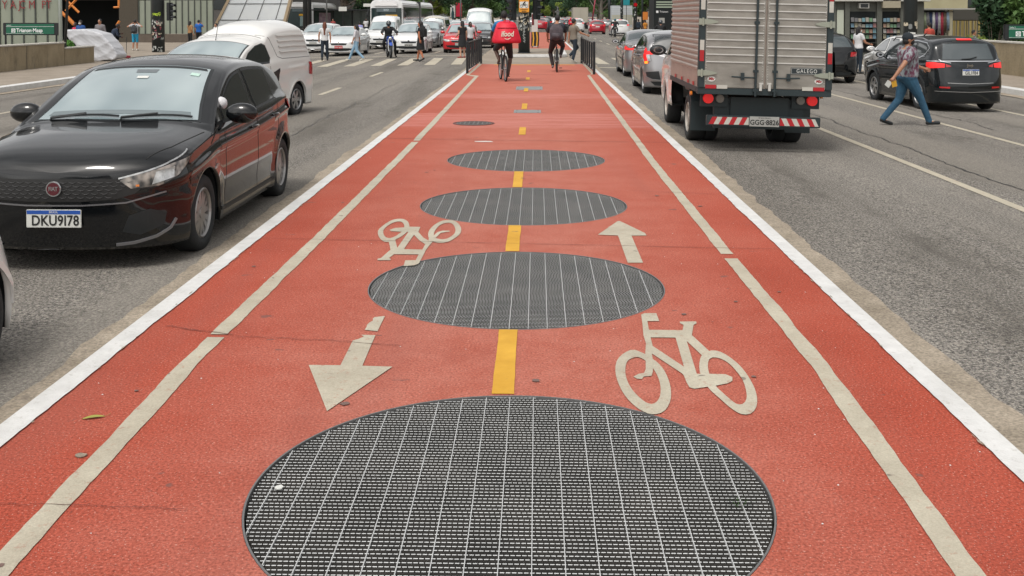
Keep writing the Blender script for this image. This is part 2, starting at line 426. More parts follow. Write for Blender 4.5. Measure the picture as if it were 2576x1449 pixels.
# ================================================================== SETTING
def struct(name, me, m, smooth=False):
    return tag(mkobj(name, me, m, None, smooth), kind='structure')
def ribbon(xa, xb, ya, yb, z, step=.12, ja=0, jb=0, far=60):
    """long strip between two edges; edges wander by ja / jb; xa, xb, z may be functions of y"""
    F = lambda f, y: f(y) if callable(f) else f
    ys = []; y = ya
    while y < yb: ys.append(y); y += step if y < far else 4
    ys.append(yb)
    vs, fs = [], []; wa = wb = 0
    for y in ys:
        wa = wa * .75 + rnd.uniform(-ja, ja); wb = wb * .75 + rnd.uniform(-jb, jb)
        vs += [(F(xa, y) + wa, y, F(z, y)), (F(xb, y) + wb, y, F(z, y))]
    for i in range(len(ys) - 1): fs.append((2 * i, 2 * i + 1, 2 * i + 3, 2 * i + 2))
    return vs, fs
def sheet(name, parts, m):
    vs, fs = [], []
    for v, f in parts:
        b = len(vs); vs += v; fs += [tuple(b + i for i in q) for q in f]
    me = bpy.data.meshes.new(name); me.from_pydata(vs, [], fs)
    bm = bmesh.new(); bm.from_mesh(me)
    for f in bm.faces:
        if f.normal.z < 0 and abs(f.normal.z) > .5: f.normal_flip()
    bm.to_mesh(me); bm.free()
    return struct(name, me, m)
Y0, Y1 = -12, 900
mb = MB(); mb.add([(-1500, -300, -1.3), (1500, -300, -1.3), (1500, 3000, -1.3), (-1500, 3000, -1.3)], [(0, 1, 2, 3)])
struct('ground', mb.mesh(), M_walk)
def cross(name, xs, m, dz=0):
    mb = MB(); n = len(xs)
    for Y in (Y0, Y1): mb.add([(x, Y, z + dz) for x, z in xs], [])
    mb.f = [[i, i + 1, n + i + 1, n + i] for i in range(n - 1)]; mb.m = [0] * (n - 1)
    return struct(name, mb.mesh(fix=False), m)
cross('road', [(KL, gz(KL + .001)), (-8, gz(-8)), (XL, -.15)], M_asph)
cross('road', [(XR, -.15), (7, gz(7)), (KR, gz(KR - .001))], M_asph)
cross('pavement', [(-90, gz(KL - 1)), (KL - .36, gz(KL - 1))], M_walk)
cross('pavement', [(KR + .36, gz(KR + 1)), (90, gz(KR + 1))], M_walk)
for x0, x1, xo in ((KL - .36, KL, KL), (KR, KR + .36, KR)):
    mb = MB(); mb.b2((x0, Y0, -.7), (x1, Y1, gz(KL - 1 if xo < 0 else KR + 1) + .006)); struct('kerb', mb.mesh(), M_kerb)
# gutters beside the median: worn concrete with a ragged asphalt edge
sheet('gutter', [ribbon(XL - .31, XL + .01, Y0, 107, -.145, ja=.022)], M_gut)
sheet('gutter', [ribbon(XR - .01, XR + .33, Y0, 107, -.145, jb=.022)], M_gut)
sheet('gutter', [ribbon(KL, KL + .34, Y0, Y1, gz(KL + .01) + .02, jb=.02)], M_gut)
sheet('gutter', [ribbon(KR - .34, KR, Y0, Y1, gz(KR - .01) + .02, ja=.02)], M_gut)
# the raised cycle path with four round holes for the gratings
GR = [(-.098, 3.69), (-.13, 6.53), (-.122, 9.34), (-.13, 12.27)]
GRAD = .93
def path_mesh():
    xl, xr, y0, y1 = XL + .10, XR - .10, Y0, 36.7
    vs = []; es = []
    def loop(pts):
        b = len(vs); vs.extend(Vector(p) for p in pts); es.extend((b + i, b + (i + 1) % len(pts)) for i in range(len(pts)))
    loop([(xl, y0), (xr, y0), (xr, y1), (xl, y1)])
    for cx, cy in GR: loop([(cx + GRAD * math.cos(t * math.pi / 48), cy + GRAD * math.sin(t * math.pi / 48)) for t in range(96)])
    r = delaunay_2d_cdt(vs, es, [], 0, 1e-6)
    me = bpy.data.meshes.new('path'); fs = []
    for f in r[2]:
        c = sum((Vector(r[0][i]) for i in f), Vector((0, 0))) / len(f)
        if any((c - Vector(g)).length < GRAD - 1e-4 for g in GR): continue
        fs.append(list(f))
    me.from_pydata([(v.x, v.y, 0) for v in r[0]], [], fs)
    bm = bmesh.new(); bm.from_mesh(me)
    for f in bm.faces:
        if f.normal.z < 0: f.normal_flip()
    bm.to_mesh(me); bm.free()
    return me
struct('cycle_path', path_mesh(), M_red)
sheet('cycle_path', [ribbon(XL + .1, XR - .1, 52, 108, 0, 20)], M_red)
sheet('road', [ribbon(XL - .01, XR + .01, 108, Y1, -.14, 20)], M_asph)
sheet('crossing_pavement', [ribbon(XL, XR, 36.7, 52, -.004, 4)], M_walk)
# kerbs of the median: painted top with a worn inner edge, real outer face
for s, xo, xi in ((-1, XL, XL + .115), (1, XR, XR - .112)):
    for ya, yb in ((Y0, 37.4), (51.5, 108)):
        v, f = ribbon(xo, xi, ya, yb, .007, .05, 0, .0035, 37)
        top = (v, f); side = ribbon(xo, xo, ya, yb, .007, 10); vs = [(x, y, .007 if i % 2 == 0 else -.3) for i, (x, y, z) in enumerate(side[0])]
        sheet('kerb', [top, (vs, side[1])], M_kerb)
        chips = []
        for _ in range(70 if ya < 0 else 0):
            y = rnd.uniform(2, 22); c = xi + (-.0 if s < 0 else 0) + rnd.uniform(-.006, .012) * (-s); w = rnd.uniform(.002, .006); h = rnd.uniform(.008, .04)
            chips.append(([(c - w, y, .0095), (c + w * .4, y - h, .0095), (c + w, y + h * .3, .0095), (c, y + h, .0095)], [(0, 1, 2, 3)]))
        if chips: sheet('kerb_paint_chips', chips, M_gut)
# ---------------- paint on the cycle path
def polyx(pts):
    def f(y):
        for (a, xa), (b, xb) in zip(pts, pts[1:]):
            if y <= b: return xa + (xb - xa) * (y - a) / (b - a)
        return pts[-1][1]
    return f
le = polyx([(-12, -1.63), (3, -1.65), (5, -1.70), (8, -1.665), (14, -1.64), (30, -1.70)])
re = polyx([(-12, 1.30), (3.2, 1.315), (5, 1.375), (7.5, 1.355), (12, 1.345), (20, 1.40), (30, 1.47)])
def edge_line(fx, w, ya, yb): return ribbon(lambda y: fx(y) - w / 2, lambda y: fx(y) + w / 2, ya, yb, .004, .05, .003, .003, 90)
sheet('edge_line', [edge_line(le, .095, -3, 5.42), edge_line(le, .095, 5.47, 13.95), edge_line(le, .095, 14.1, 29.0)], M_cream)
sheet('edge_line', [edge_line(re, .092, -3, 7.28), edge_line(re, .092, 7.42, 14.0), edge_line(re, .092, 14.03, 29.6)], M_cream)
xz = lambda a, b: [Vector(a), Vector(b)]
for fx, s in ((le, -1), (re, 1)):          # the jog outward near the railing, then on beside the railing
    ye = 29.0 if s < 0 else 29.6
    x = fx(ye); xo = (XL + .23) if s < 0 else (XR - .23)
    sheet('edge_line', [([(x - .05, ye + .003, .004), (x + .05, ye + .003, .004), (x + .05, ye + .45, .004), (xo + .05, ye + .9, .004), (xo - .05, ye + .9, .004)], [(0, 1, 2, 3, 4)]),
                        ribbon(xo - .05, xo + .05, ye + .905, 36.6, .004, .3, .003, .003)], M_cream)
ydash = lambda x0, x1, ya, yb: [(G(x0, ya), G(x1, ya), G(x1, yb), G(x0, yb))]
yd = []
for cx, w, a, b in ((-.153, .102, 4.632, 5.592), (-.178, .10, 7.47, 8.40), (-.195, .096, 10.28, 11.33), (-.215, .098, 14.85, 15.85), (-.235, .10, 18.95, 20.15),
                    (-.25, .10, 23.3, 24.38), (-.25, .10, 27.7, 28.7), (-.25, .1, 31.4, 32.5)):
    yd.append(ribbon(cx - w / 2, cx + w / 2, a, b, .0085 if 23 < a < 24 else .004, .06, .0015, .0015, 90))
sheet('centre_line', yd, M_yel)
sheet('kerb_ramp_line', [ribbon(-1.5, 1.3, 36.0, 36.25, .004, .2)], M_yel)
# bicycle symbols and arrows, traced as flat paint at their true place on the path
def tr(ox, oy, k, pts): return [tuple(S(ox + x / k, oy + y / k))[:2] for x, y in pts]
def ringq(o, i):
    # resample the two loops to the same count
    def rs(p, n=40):
        d = [0]; q = p + [p[0]]
        for a, b in zip(q, q[1:]): d.append(d[-1] + math.dist(a, b))
        out = []
        for t in range(n):
            u = d[-1] * t / n
            j = max(k for k in range(len(p)) if d[k] <= u)
            f = (u - d[j]) / (d[j + 1] - d[j])
            P = [q[(j + e) % len(p)] for e in (-1, 0, 1, 2)]
            out.append(tuple(.5 * ((2 * P[1][c]) + (P[2][c] - P[0][c]) * f + (2 * P[0][c] - 5 * P[1][c] + 4 * P[2][c] - P[3][c]) * f * f + (3 * P[1][c] - P[0][c] - 3 * P[2][c] + P[3][c]) * f ** 3) for c in (0, 1)))
        return out
    o, i = rs(o), rs(i)
    n = len(o)
    return [[o[k], o[(k + 1) % n], i[(k + 1) % n], i[k]] for k in range(n)]
def symbol(name, reg, rings, polys, gap=None):
    P = []
    for o, i in rings: P += [tr(*reg, q) for q in ringq(o, i)]
    P += [tr(*reg, p) for p in polys]
    return struct(name, union2d(P, .0045, name), M_cream)
symbol('bicycle_symbol', (1780, 900, 4.1396), [
    ([(340, 562), (470, 590), (600, 665), (710, 755), (790, 890), (832, 1040), (825, 1190), (745, 1315), (600, 1350), (440, 1285), (290, 1145), (200, 990), (155, 830), (185, 670)],
     [(400, 650), (470, 662), (545, 710), (625, 800), (685, 920), (708, 1040), (692, 1150), (630, 1218), (550, 1215), (455, 1150), (365, 1055), (305, 950), (275, 830), (300, 700)]),
    ([(1330, 568), (1450, 590), (1580, 670), (1700, 780), (1800, 920), (1870, 1070), (1887, 1220), (1830, 1330), (1710, 1352), (1580, 1285), (1440, 1165), (1300, 1035), (1200, 870), (1180, 740), (1215, 620)],
     [(1340, 655), (1430, 665), (1540, 725), (1640, 830), (1710, 930), (1752, 1060), (1757, 1160), (1715, 1222), (1640, 1225), (1550, 1160), (1460, 1080), (1380, 1000), (1305, 860), (1285, 750), (1300, 680)])],
    [[(470, 130), (510, 112), (655, 112), (690, 208), (545, 208), (565, 318), (498, 388), (485, 240)],
     [(498, 385), (563, 312), (585, 410), (608, 505), (600, 600), (612, 682), (525, 692), (520, 600), (528, 480)],
     [(555, 315), (975, 320), (1000, 412), (575, 408), (540, 360)],
     [(940, 215), (1140, 212), (1148, 235), (1110, 255), (1088, 388), (975, 324), (990, 255), (945, 235)],
     [(890, 412), (970, 318), (1090, 383), (1025, 450), (1150, 857), (1100, 900), (1010, 900), (995, 775)],
     [(598, 505), (998, 772), (1020, 905), (970, 850), (595, 602)],
     [(1030, 400), (1095, 385), (1300, 575), (1220, 635), (1022, 448)],
     [(985, 860), (1150, 855), (1310, 855), (1500, 860), (1585, 895), (1585, 940), (1530, 970), (1380, 1000), (1270, 1015), (1120, 1038), (1060, 1020), (1025, 960)],
     [(525, 685), (620, 685), (612, 830), (595, 880), (500, 888), (480, 918), (420, 915), (375, 890), (440, 855), (505, 845), (525, 800)]])
symbol('bicycle_symbol', (1080, 630, 8.05), [
    ([(800, 140), (920, 155), (1010, 220), (1040, 330), (1000, 430), (880, 540), (720, 630), (560, 690), (430, 680), (340, 610), (290, 510), (300, 410), (390, 320), (530, 220), (660, 160)],
     [(790, 205), (870, 225), (905, 270), (918, 340), (880, 430), (800, 490), (700, 560), (580, 600), (490, 585), (435, 530), (415, 460), (430, 400), (490, 330), (580, 270), (680, 225)]),
    ([(1960, 170), (2080, 180), (2190, 240), (2270, 370), (2240, 500), (2120, 600), (1980, 680), (1820, 712), (1680, 705), (1590, 680), (1500, 600), (1485, 500), (1520, 400), (1640, 280), (1800, 195)],
     [(1960, 235), (2040, 250), (2095, 300), (2135, 400), (2110, 490), (2030, 560), (1920, 615), (1800, 630), (1700, 610), (1655, 590), (1630, 560), (1620, 500), (1650, 420), (1740, 310), (1850, 255)])],
    [[(565, 405), (700, 360), (920, 345), (1040, 330), (1300, 335), (1250, 455), (1150, 522), (1030, 455), (960, 450), (840, 450), (600, 435)],
     [(545, 680), (700, 640), (750, 835), (640, 990), (590, 900), (570, 780)],
     [(1020, 450), (1150, 520), (990, 740), (905, 870), (745, 840)],
     [(590, 890), (640, 860), (750, 830), (905, 865), (1350, 875), (1300, 990), (660, 985), (560, 980)],
     [(560, 900), (640, 870), (680, 980), (555, 1075), (600, 1105), (580, 1128), (275, 1128), (285, 1090), (360, 1080)],
     [(1140, 515), (1250, 455), (1370, 590), (1500, 665), (1590, 685), (1420, 750), (1270, 650)],
     [(1500, 600), (1640, 590), (1590, 690), (1500, 790), (1420, 900), (1380, 990), (1260, 1210), (1150, 1250), (900, 1270), (940, 1130), (1190, 1128), (1260, 985), (1350, 870), (1415, 750), (1490, 680)],
     [(1510, 610), (1640, 520), (1700, 460), (1820, 425), (1990, 425), (2000, 445), (1900, 455), (1780, 480), (1700, 560), (1650, 600)]])
symbol('arrow_marking', (880, 900, 4.2625), [], [[(135, 768), (533, 772), (808, 778), (1188, 790), (365, 1350)], [(530, 780), (690, 460), (760, 440), (830, 410), (795, 388), (975, 392), (806, 786)],
     [(840, 325), (865, 285), (868, 262), (900, 232), (945, 208), (940, 185), (965, 165), (1095, 150), (1000, 342)]])
symbol('arrow_marking', (1740, 640, 9.055), [], [[(760, 130), (825, 130), (1490, 450), (1535, 515), (1130, 520), (1440, 1245), (1030, 1245), (770, 515), (230, 495)]])
# joints and cracks in the path
def crack(pts, w, z=.0062):
    vs, fs = [], []
    for i, p in enumerate(pts):
        ww = w * rnd.uniform(.5, 1.3); vs += [(p[0], p[1] - ww, z), (p[0], p[1] + ww, z)]
    return vs, [(2 * i, 2 * i + 2, 2 * i + 3, 2 * i + 1) for i in range(len(pts) - 1)]
def wander(xa, xb, ya, yb, n, j):
    y = 0; out = []
    for i in range(n + 1):
        t = i / n; y = y * .8 + rnd.uniform(-j, j); out.append((xa + (xb - xa) * t, ya + (yb - ya) * t + y))
    return out
sheet('expansion_joint', [crack(wander(XL + .12, XR - .12, 7.86, 7.58, 50, .001), .003), crack(wander(XL + .12, XR - .12, 14.35, 13.95, 50, .004), .008),
    crack(wander(XL + .2, -1.62, 5.6, 5.44, 14, .012), .0035), crack(wander(-1.6, -.7, 5.44, 5.32, 22, .012), .0022),
    crack(wander(-2.0, -1.2, 3.55, 3.5, 18, .01), .0014), crack(wander(-1.6, -1.15, 9.6, 9.7, 10, .01), .003), crack(wander(.9, 1.7, 10.1, 9.9, 16, .01), .003)], M_joint)
sheet('expansion_joint', [crack(wander(-.75, .3, 26.2, 26.1, 10, .02), .02), crack(wander(-1.9, 1.6, 30.2, 30.0, 20, .03), .02)], M_joint)
# ---------------- lane lines and crossing
def lane(x, ya, yb, w=.11): return ribbon(x - w / 2, x + w / 2, ya, yb, gz(x) + .006, .5, .003, .003)
sheet('lane_line', [lane(4.77, 5, 36.8)], M_cream)
sheet('lane_line', [lane(7.3, 5, 36.8)], M_cream)
sheet('lane_line', [lane(9.72, 5, 36.8, .12)], M_cream)
for x, y0 in ((-5.22, 24.9), (-8.3, 20.5), (-11.0, 20.5)):
    d = [lane(x, y0 + k * 7.6, y0 + k * 7.6 + 2.5, .13) for k in range(-3, 2)]
    sheet('lane_line', d, M_cream)
for x in (-5.22, -8.3, -11.0, 4.8, 7.3, 9.7):
    sheet('lane_line', [lane(x, y, y + 3, .13) for y in range(53, 300, 8)], M_cream)
def xline(xa, xb, y, w): return ([(xa, y, gz(xa) + .009), (xb, y, gz(xb) + .009), (xb, y + w, gz(xb) + .009), (xa, y + w, gz(xa) + .009)], [(0, 1, 2, 3)])
sheet('stop_line', [xline(XL - .35, KL + .4, 48.9, .45)], M_cream)
sheet('stop_line', [xline(XR + .35, KR - .4, 37.2, .4)], M_cream)
def stripe(x, ya, yb, w, sk): return ([(x, ya, gz(x) + .009), (x + w, ya, gz(x + w) + .009), (x + w + sk, yb, gz(x + w) + .009), (x + sk, yb, gz(x) + .009)], [(0, 1, 2, 3)])
sheet('zebra_crossing', [stripe(-3.3 - k * 1.03, 39.7, 46.2, .42, -.25) for k in range(11)], M_cream)
sheet('zebra_crossing', [stripe(2.35 + k * 1.03, 40.2, 46.4, .45, -.1) for k in range(10)], M_cream)
mb = MB(); mb.b2((-2.0, 37.1, 0), (-1.75, 37.6, .006)); 
# traffic island under the pole
mb = MB(); mb.prism([(-1.35, 42.6), (.95, 42.6), (1.25, 43.2), (1.3, 50.5), (-1.5, 50.5), (-1.6, 43.2)], 'z', -.003, .12)
struct('kerb', mb.mesh(bev=.02), M_kerb)
mb = MB(); mb.prism([(-1.2, 42.85), (.8, 42.85), (1.05, 43.3), (1.1, 50.3), (-1.3, 50.3), (-1.4, 43.3)], 'z', .115, .128)
struct('traffic_island', mb.mesh(), M_walk)
# ================================================================== ROUND GRATINGS
def grating():
    root = thing('floor_grating', '', 'grating', (0, 0, 0), 0, 'round steel floor gratings in the cycle path')
    Rr = GRAD - .012
    mb = MB()
    y = -Rr + .0128
    while y < Rr:
        h = math.sqrt(max(0, Rr * Rr - y * y)) - .004
        n = int(2 * h / .0185); vs = []; x = -h
        top = []
        j = rnd.random() * .0185
        x = -h - j
        while x < h:
            for dx, z in ((0, -.004), (.001, -.0105), (.0035, -.0105), (.0045, -.004)):
                if -h < x + dx < h: top.append((x + dx, z))
            x += .0185
        top = [(-h, -.004)] + top + [(h, -.004)]
        b = len(mb.v)
        for X, z in top:
            for dy in (-.0026, .0026): mb.v.append((X, y + dy, z)); mb.v.append((X, y + dy, -.034))
        for i in range(len(top) - 1):
            a = b + 4 * i
            for k, q in enumerate(((a, a + 4, a + 6, a + 2), (a + 1, a + 5, a + 4, a), (a + 2, a + 6, a + 7, a + 3))): mb.f.append(list(q)); mb.m.append(1 if k == 0 and top[i][1] > -.005 and top[i + 1][1] > -.005 else 0)
        y += .0256
    mb.obj('bearing_bars', [mat('weathered_steel', (.028, .030, .030), .6, .3, noise=.6, nscale=3, c2=(.11, .10, .09)), mat('worn_bright_edge', (.50, .52, .52), .5, .2, noise=.6, nscale=3, c2=(.82, .83, .82))], root, fix=False)
    mb = MB(); x = -Rr + .06
    while x < Rr:
        h = math.sqrt(Rr * Rr - x * x); mb.b2((x - .0014, -h, -.03), (x + .0014, h, -.0015)); x += .1045
    mb.obj('cross_bars', mat('bright_steel', (.56, .57, .57), .5, .2), root)
    mb = MB(); mb.lathe([(GRAD - .001, .002), (GRAD - .008, .002), (GRAD - .008, -.04), (GRAD - .001, -.04)], Euler((0, R(-90), 0)).to_matrix().to_4x4(), 96)
    mb.obj('ring_frame', mat('ring_steel', (.20, .20, .20), .5, .5), root)
    mb = MB(); n = 48
    vs = [(math.cos(2 * math.pi * i / n) * GRAD, math.sin(2 * math.pi * i / n) * GRAD, z) for z in (-.001, -.55) for i in range(n)]
    mb.add(vs, [(i, (i + 1) % n, n + (i + 1) % n, n + i) for i in range(n)] + [tuple(range(n, 2 * n))])
    mb.obj('shaft', mat('shaft_soil', (.012, .013, .014), .95, noise=.6, nscale=7, c2=(.05, .045, .04)), root)
    return root
g0 = grating()
GL = ['nearest round steel grating, cut off by the bottom of the picture', 'second round steel grating from the front, between the near arrow and the near bicycle symbol',
      'third round steel grating from the front, just beyond the straight-on arrow', 'farthest and flattest looking of the four round steel gratings']
for i, (x, y) in enumerate(GR):
    g = g0 if i == 0 else copytree(g0)
    g.location = (x, y, 0); g['label'] = GL[i]
# manhole and cover plates
t = thing('manhole_cover', 'round iron manhole cover in the worn pink band of the cycle path', 'manhole cover', (-1.0, 16.4, 0))
M_iron = mat('worn_iron', (.09, .085, .085), .55, .6, noise=.5, nscale=20, c2=(.22, .21, .2))
mb = MB(); mb.cyl((0, 0, 0), (0, 0, .006), .28, .28, 40); mb.obj('lid', M_iron, t)
mb = MB(); mb.lathe([(.33, .001), (.33, .007), (.295, .007), (.295, .001)], Euler((0, R(-90), 0)).to_matrix().to_4x4(), 48); mb.obj('rim', mat('manhole_mortar', (.12, .05, .045), .8), t)
mb = MB()
for i in range(-3, 4):
    h_ = math.sqrt(.25 ** 2 - (i * .07) ** 2); mb.box((i * .07, 0, .008), (.022, 2 * h_, .004)); mb.box((0, i * .07, .0083), (2 * h_, .022, .004))
mb.obj('tread_pattern', M_iron, t)
M_gplate = mat('grey_cover_plate', (.20, .215, .22), .6, .3, noise=.5, nscale=6, c2=(.30, .31, .31))
for lab, x0, x1, y0, y1 in (('grey steel cover plate under a yellow dash, the farther of two', -.49, .13, 23.9, 25.0), ('grey steel cover strip at the edge of the worn pink band', -.41, .07, 18.2, 18.75)):
    t = thing('cover_plate', lab, 'cover plate', ((x0 + x1) / 2, (y0 + y1) / 2, 0), 0, 'steel cover plates in the cycle path')
    a, b = (x1 - x0) / 2, (y1 - y0) / 2
    mb = MB(); mb.b2((-a, -b, 0), (a, b, .006)); mb.obj('plate', M_gplate, t)
    for sx in (-1, 1):
        for sy in (-1, 1): mb = MB(); mb.cyl((sx * (a - .05), sy * (b - .08), .006), (sx * (a - .05), sy * (b - .08), .011), .012, n=8); mb.obj('bolt', M_iron, t)
# a leaf and some litter
p = G(235, 1053)
t = thing('fallen_leaf', 'small yellow-green leaf lying on the red path near the left kerb', 'leaf', p, .35)
mb = MB(); n = 10
for i in range(n + 1):
    u = i / n; w = .013 * math.sin(math.pi * u) ** .8
    mb.v += [(-.045 + .09 * u, -w, .004 + .006 * math.sin(3 * u)), (-.045 + .09 * u, 0, .002 + .006 * math.sin(3 * u)), (-.045 + .09 * u, w, .005 + .006 * math.sin(3 * u))]
for i in range(n):
    for k in (0, 1): mb.f.append([3 * i + k, 3 * i + 3 + k, 3 * i + 4 + k, 3 * i + 1 + k]); mb.m.append(0)
mb.obj('blade', mat('leaf_yellow_green', (.30, .30, .06), .5), t, fix=False)
mb = MB(); mb.tube([(.045, 0, .004), (.06, .004, .008), (.068, .01, .012)], .0012, 5); mb.obj('stalk', mat('leaf_stalk', (.25, .16, .06), .6), t)
def flake(name, lab, cat, px, py, w, h, m, grp=None):
    p = G(px, py); pts = [(w * math.cos(a) * rnd.uniform(.6, 1), h * math.sin(a) * rnd.uniform(.6, 1)) for a in [k * .7 for k in range(9)]]
    mb = MB(); mb.prism(pts, 'z', .0035, .0075)
    o = mb.obj(name, m); o.location = p; tag(o, lab, cat, grp); return o
flake('dried_paint_splash', 'pale splash of dried paint left of the near edge line', 'paint splash', 205, 1148, .028, .02, M_gut)
flake('crumpled_paper', 'scrap of white paper on the left side of the nearest grating', 'paper', 702, 1230, .02, .02, M_plateW)
flake('paper_scrap', 'white paper scrap on the joint just left of the far yellow dashes', 'paper', 1217, 357, .17, .06, M_plateW)
vs, fs = [], []
for _ in range(150):
    x = rnd.uniform(XL + .13, XR - .13); y = 2.9 + 14 * rnd.random() ** 1.7
    if any((x - a) ** 2 + (y - b) ** 2 < .9 for a, b in GR): continue
    r = rnd.uniform(.0015, .0045); b = len(vs)
    vs += [(x - r, y, .003), (x, y - r * .7, .003), (x + r * 1.2, y, .003), (x, y + r, .005)]; fs.append((b, b + 1, b + 2, b + 3))
me = bpy.data.meshes.new('grit'); me.from_pydata(vs, [], fs); tag(mkobj('grit', me, M_kerb), 'pale grit scattered over the red path', 'grit', None, 'stuff')
vs, fs = [], []
for _ in range(26):
    x = rnd.uniform(XL + .2, XR - .2); y = 2.9 + 9 * rnd.random() ** 1.3
    if any((x - a) ** 2 + (y - b) ** 2 < 1 for a, b in GR): continue
    r = rnd.uniform(.010, .024); b = len(vs)
    vs += [(x + r * math.cos(k * .9) * rnd.uniform(.7, 1.2), y + r * math.sin(k * .9) * rnd.uniform(.7, 1.1), .0052) for k in range(7)]; fs.append(tuple(range(b, b + 7)))
me = bpy.data.meshes.new('gum'); me.from_pydata(vs, [], fs); tag(mkobj('chewing_gum_spots', me, mat('old_gum', (.16, .10, .085), .8)), 'dark flattened gum spots over the red path', 'gum', None, 'stuff')

def crack_y(x, ya, yb, w, j):
    y = ya; vs = []; xx = x
    while y < yb:
        xx += rnd.uniform(-j, j) - (xx - x) * .1; ww = w * rnd.uniform(.3, 1.4); vs += [(xx - ww, y, gz(xx) + .0035), (xx + ww, y, gz(xx) + .0035)]; y += rnd.uniform(.04, .16)
    return vs, [(2 * i, 2 * i + 1, 2 * i + 3, 2 * i + 2) for i in range(len(vs) // 2 - 1)]
sheet('road_cracks', [crack_y(5.35, 7, 32, .012, .03), crack_y(7.85, 18, 36, .012, .04), crack_y(-3.9, 12, 30, .008, .04)], M_ink)

p = G(1862, 1268)
t = thing('weed', 'small green weed growing through the right side of the nearest grating', 'plant', p)
mb = MB()
for k in range(46):
    a_ = rnd.uniform(0, 6.28); r_ = rnd.uniform(.01, .05); c_ = (r_ * math.cos(a_), r_ * .5 * math.sin(a_), rnd.uniform(.002, .02)); s_ = rnd.uniform(.003, .008)
    mb.add([(c_[0] - s_, c_[1], c_[2]), (c_[0], c_[1] - s_ * .5, c_[2] + .004), (c_[0] + s_, c_[1], c_[2] + .003), (c_[0], c_[1] + s_ * .6, c_[2])], [(0, 1, 2, 3)])
mb.obj('leaves', mat('weed_green', (.05, .13, .02), .6), t, fix=False)
mb = MB()
for k in range(5): mb.tube([(0, 0, -.02), (rnd.uniform(-.03, .03), rnd.uniform(-.02, .02), .012)], .001, 4)
mb.obj('stalks', mat('weed_green', (.05, .13, .02), .6), t)
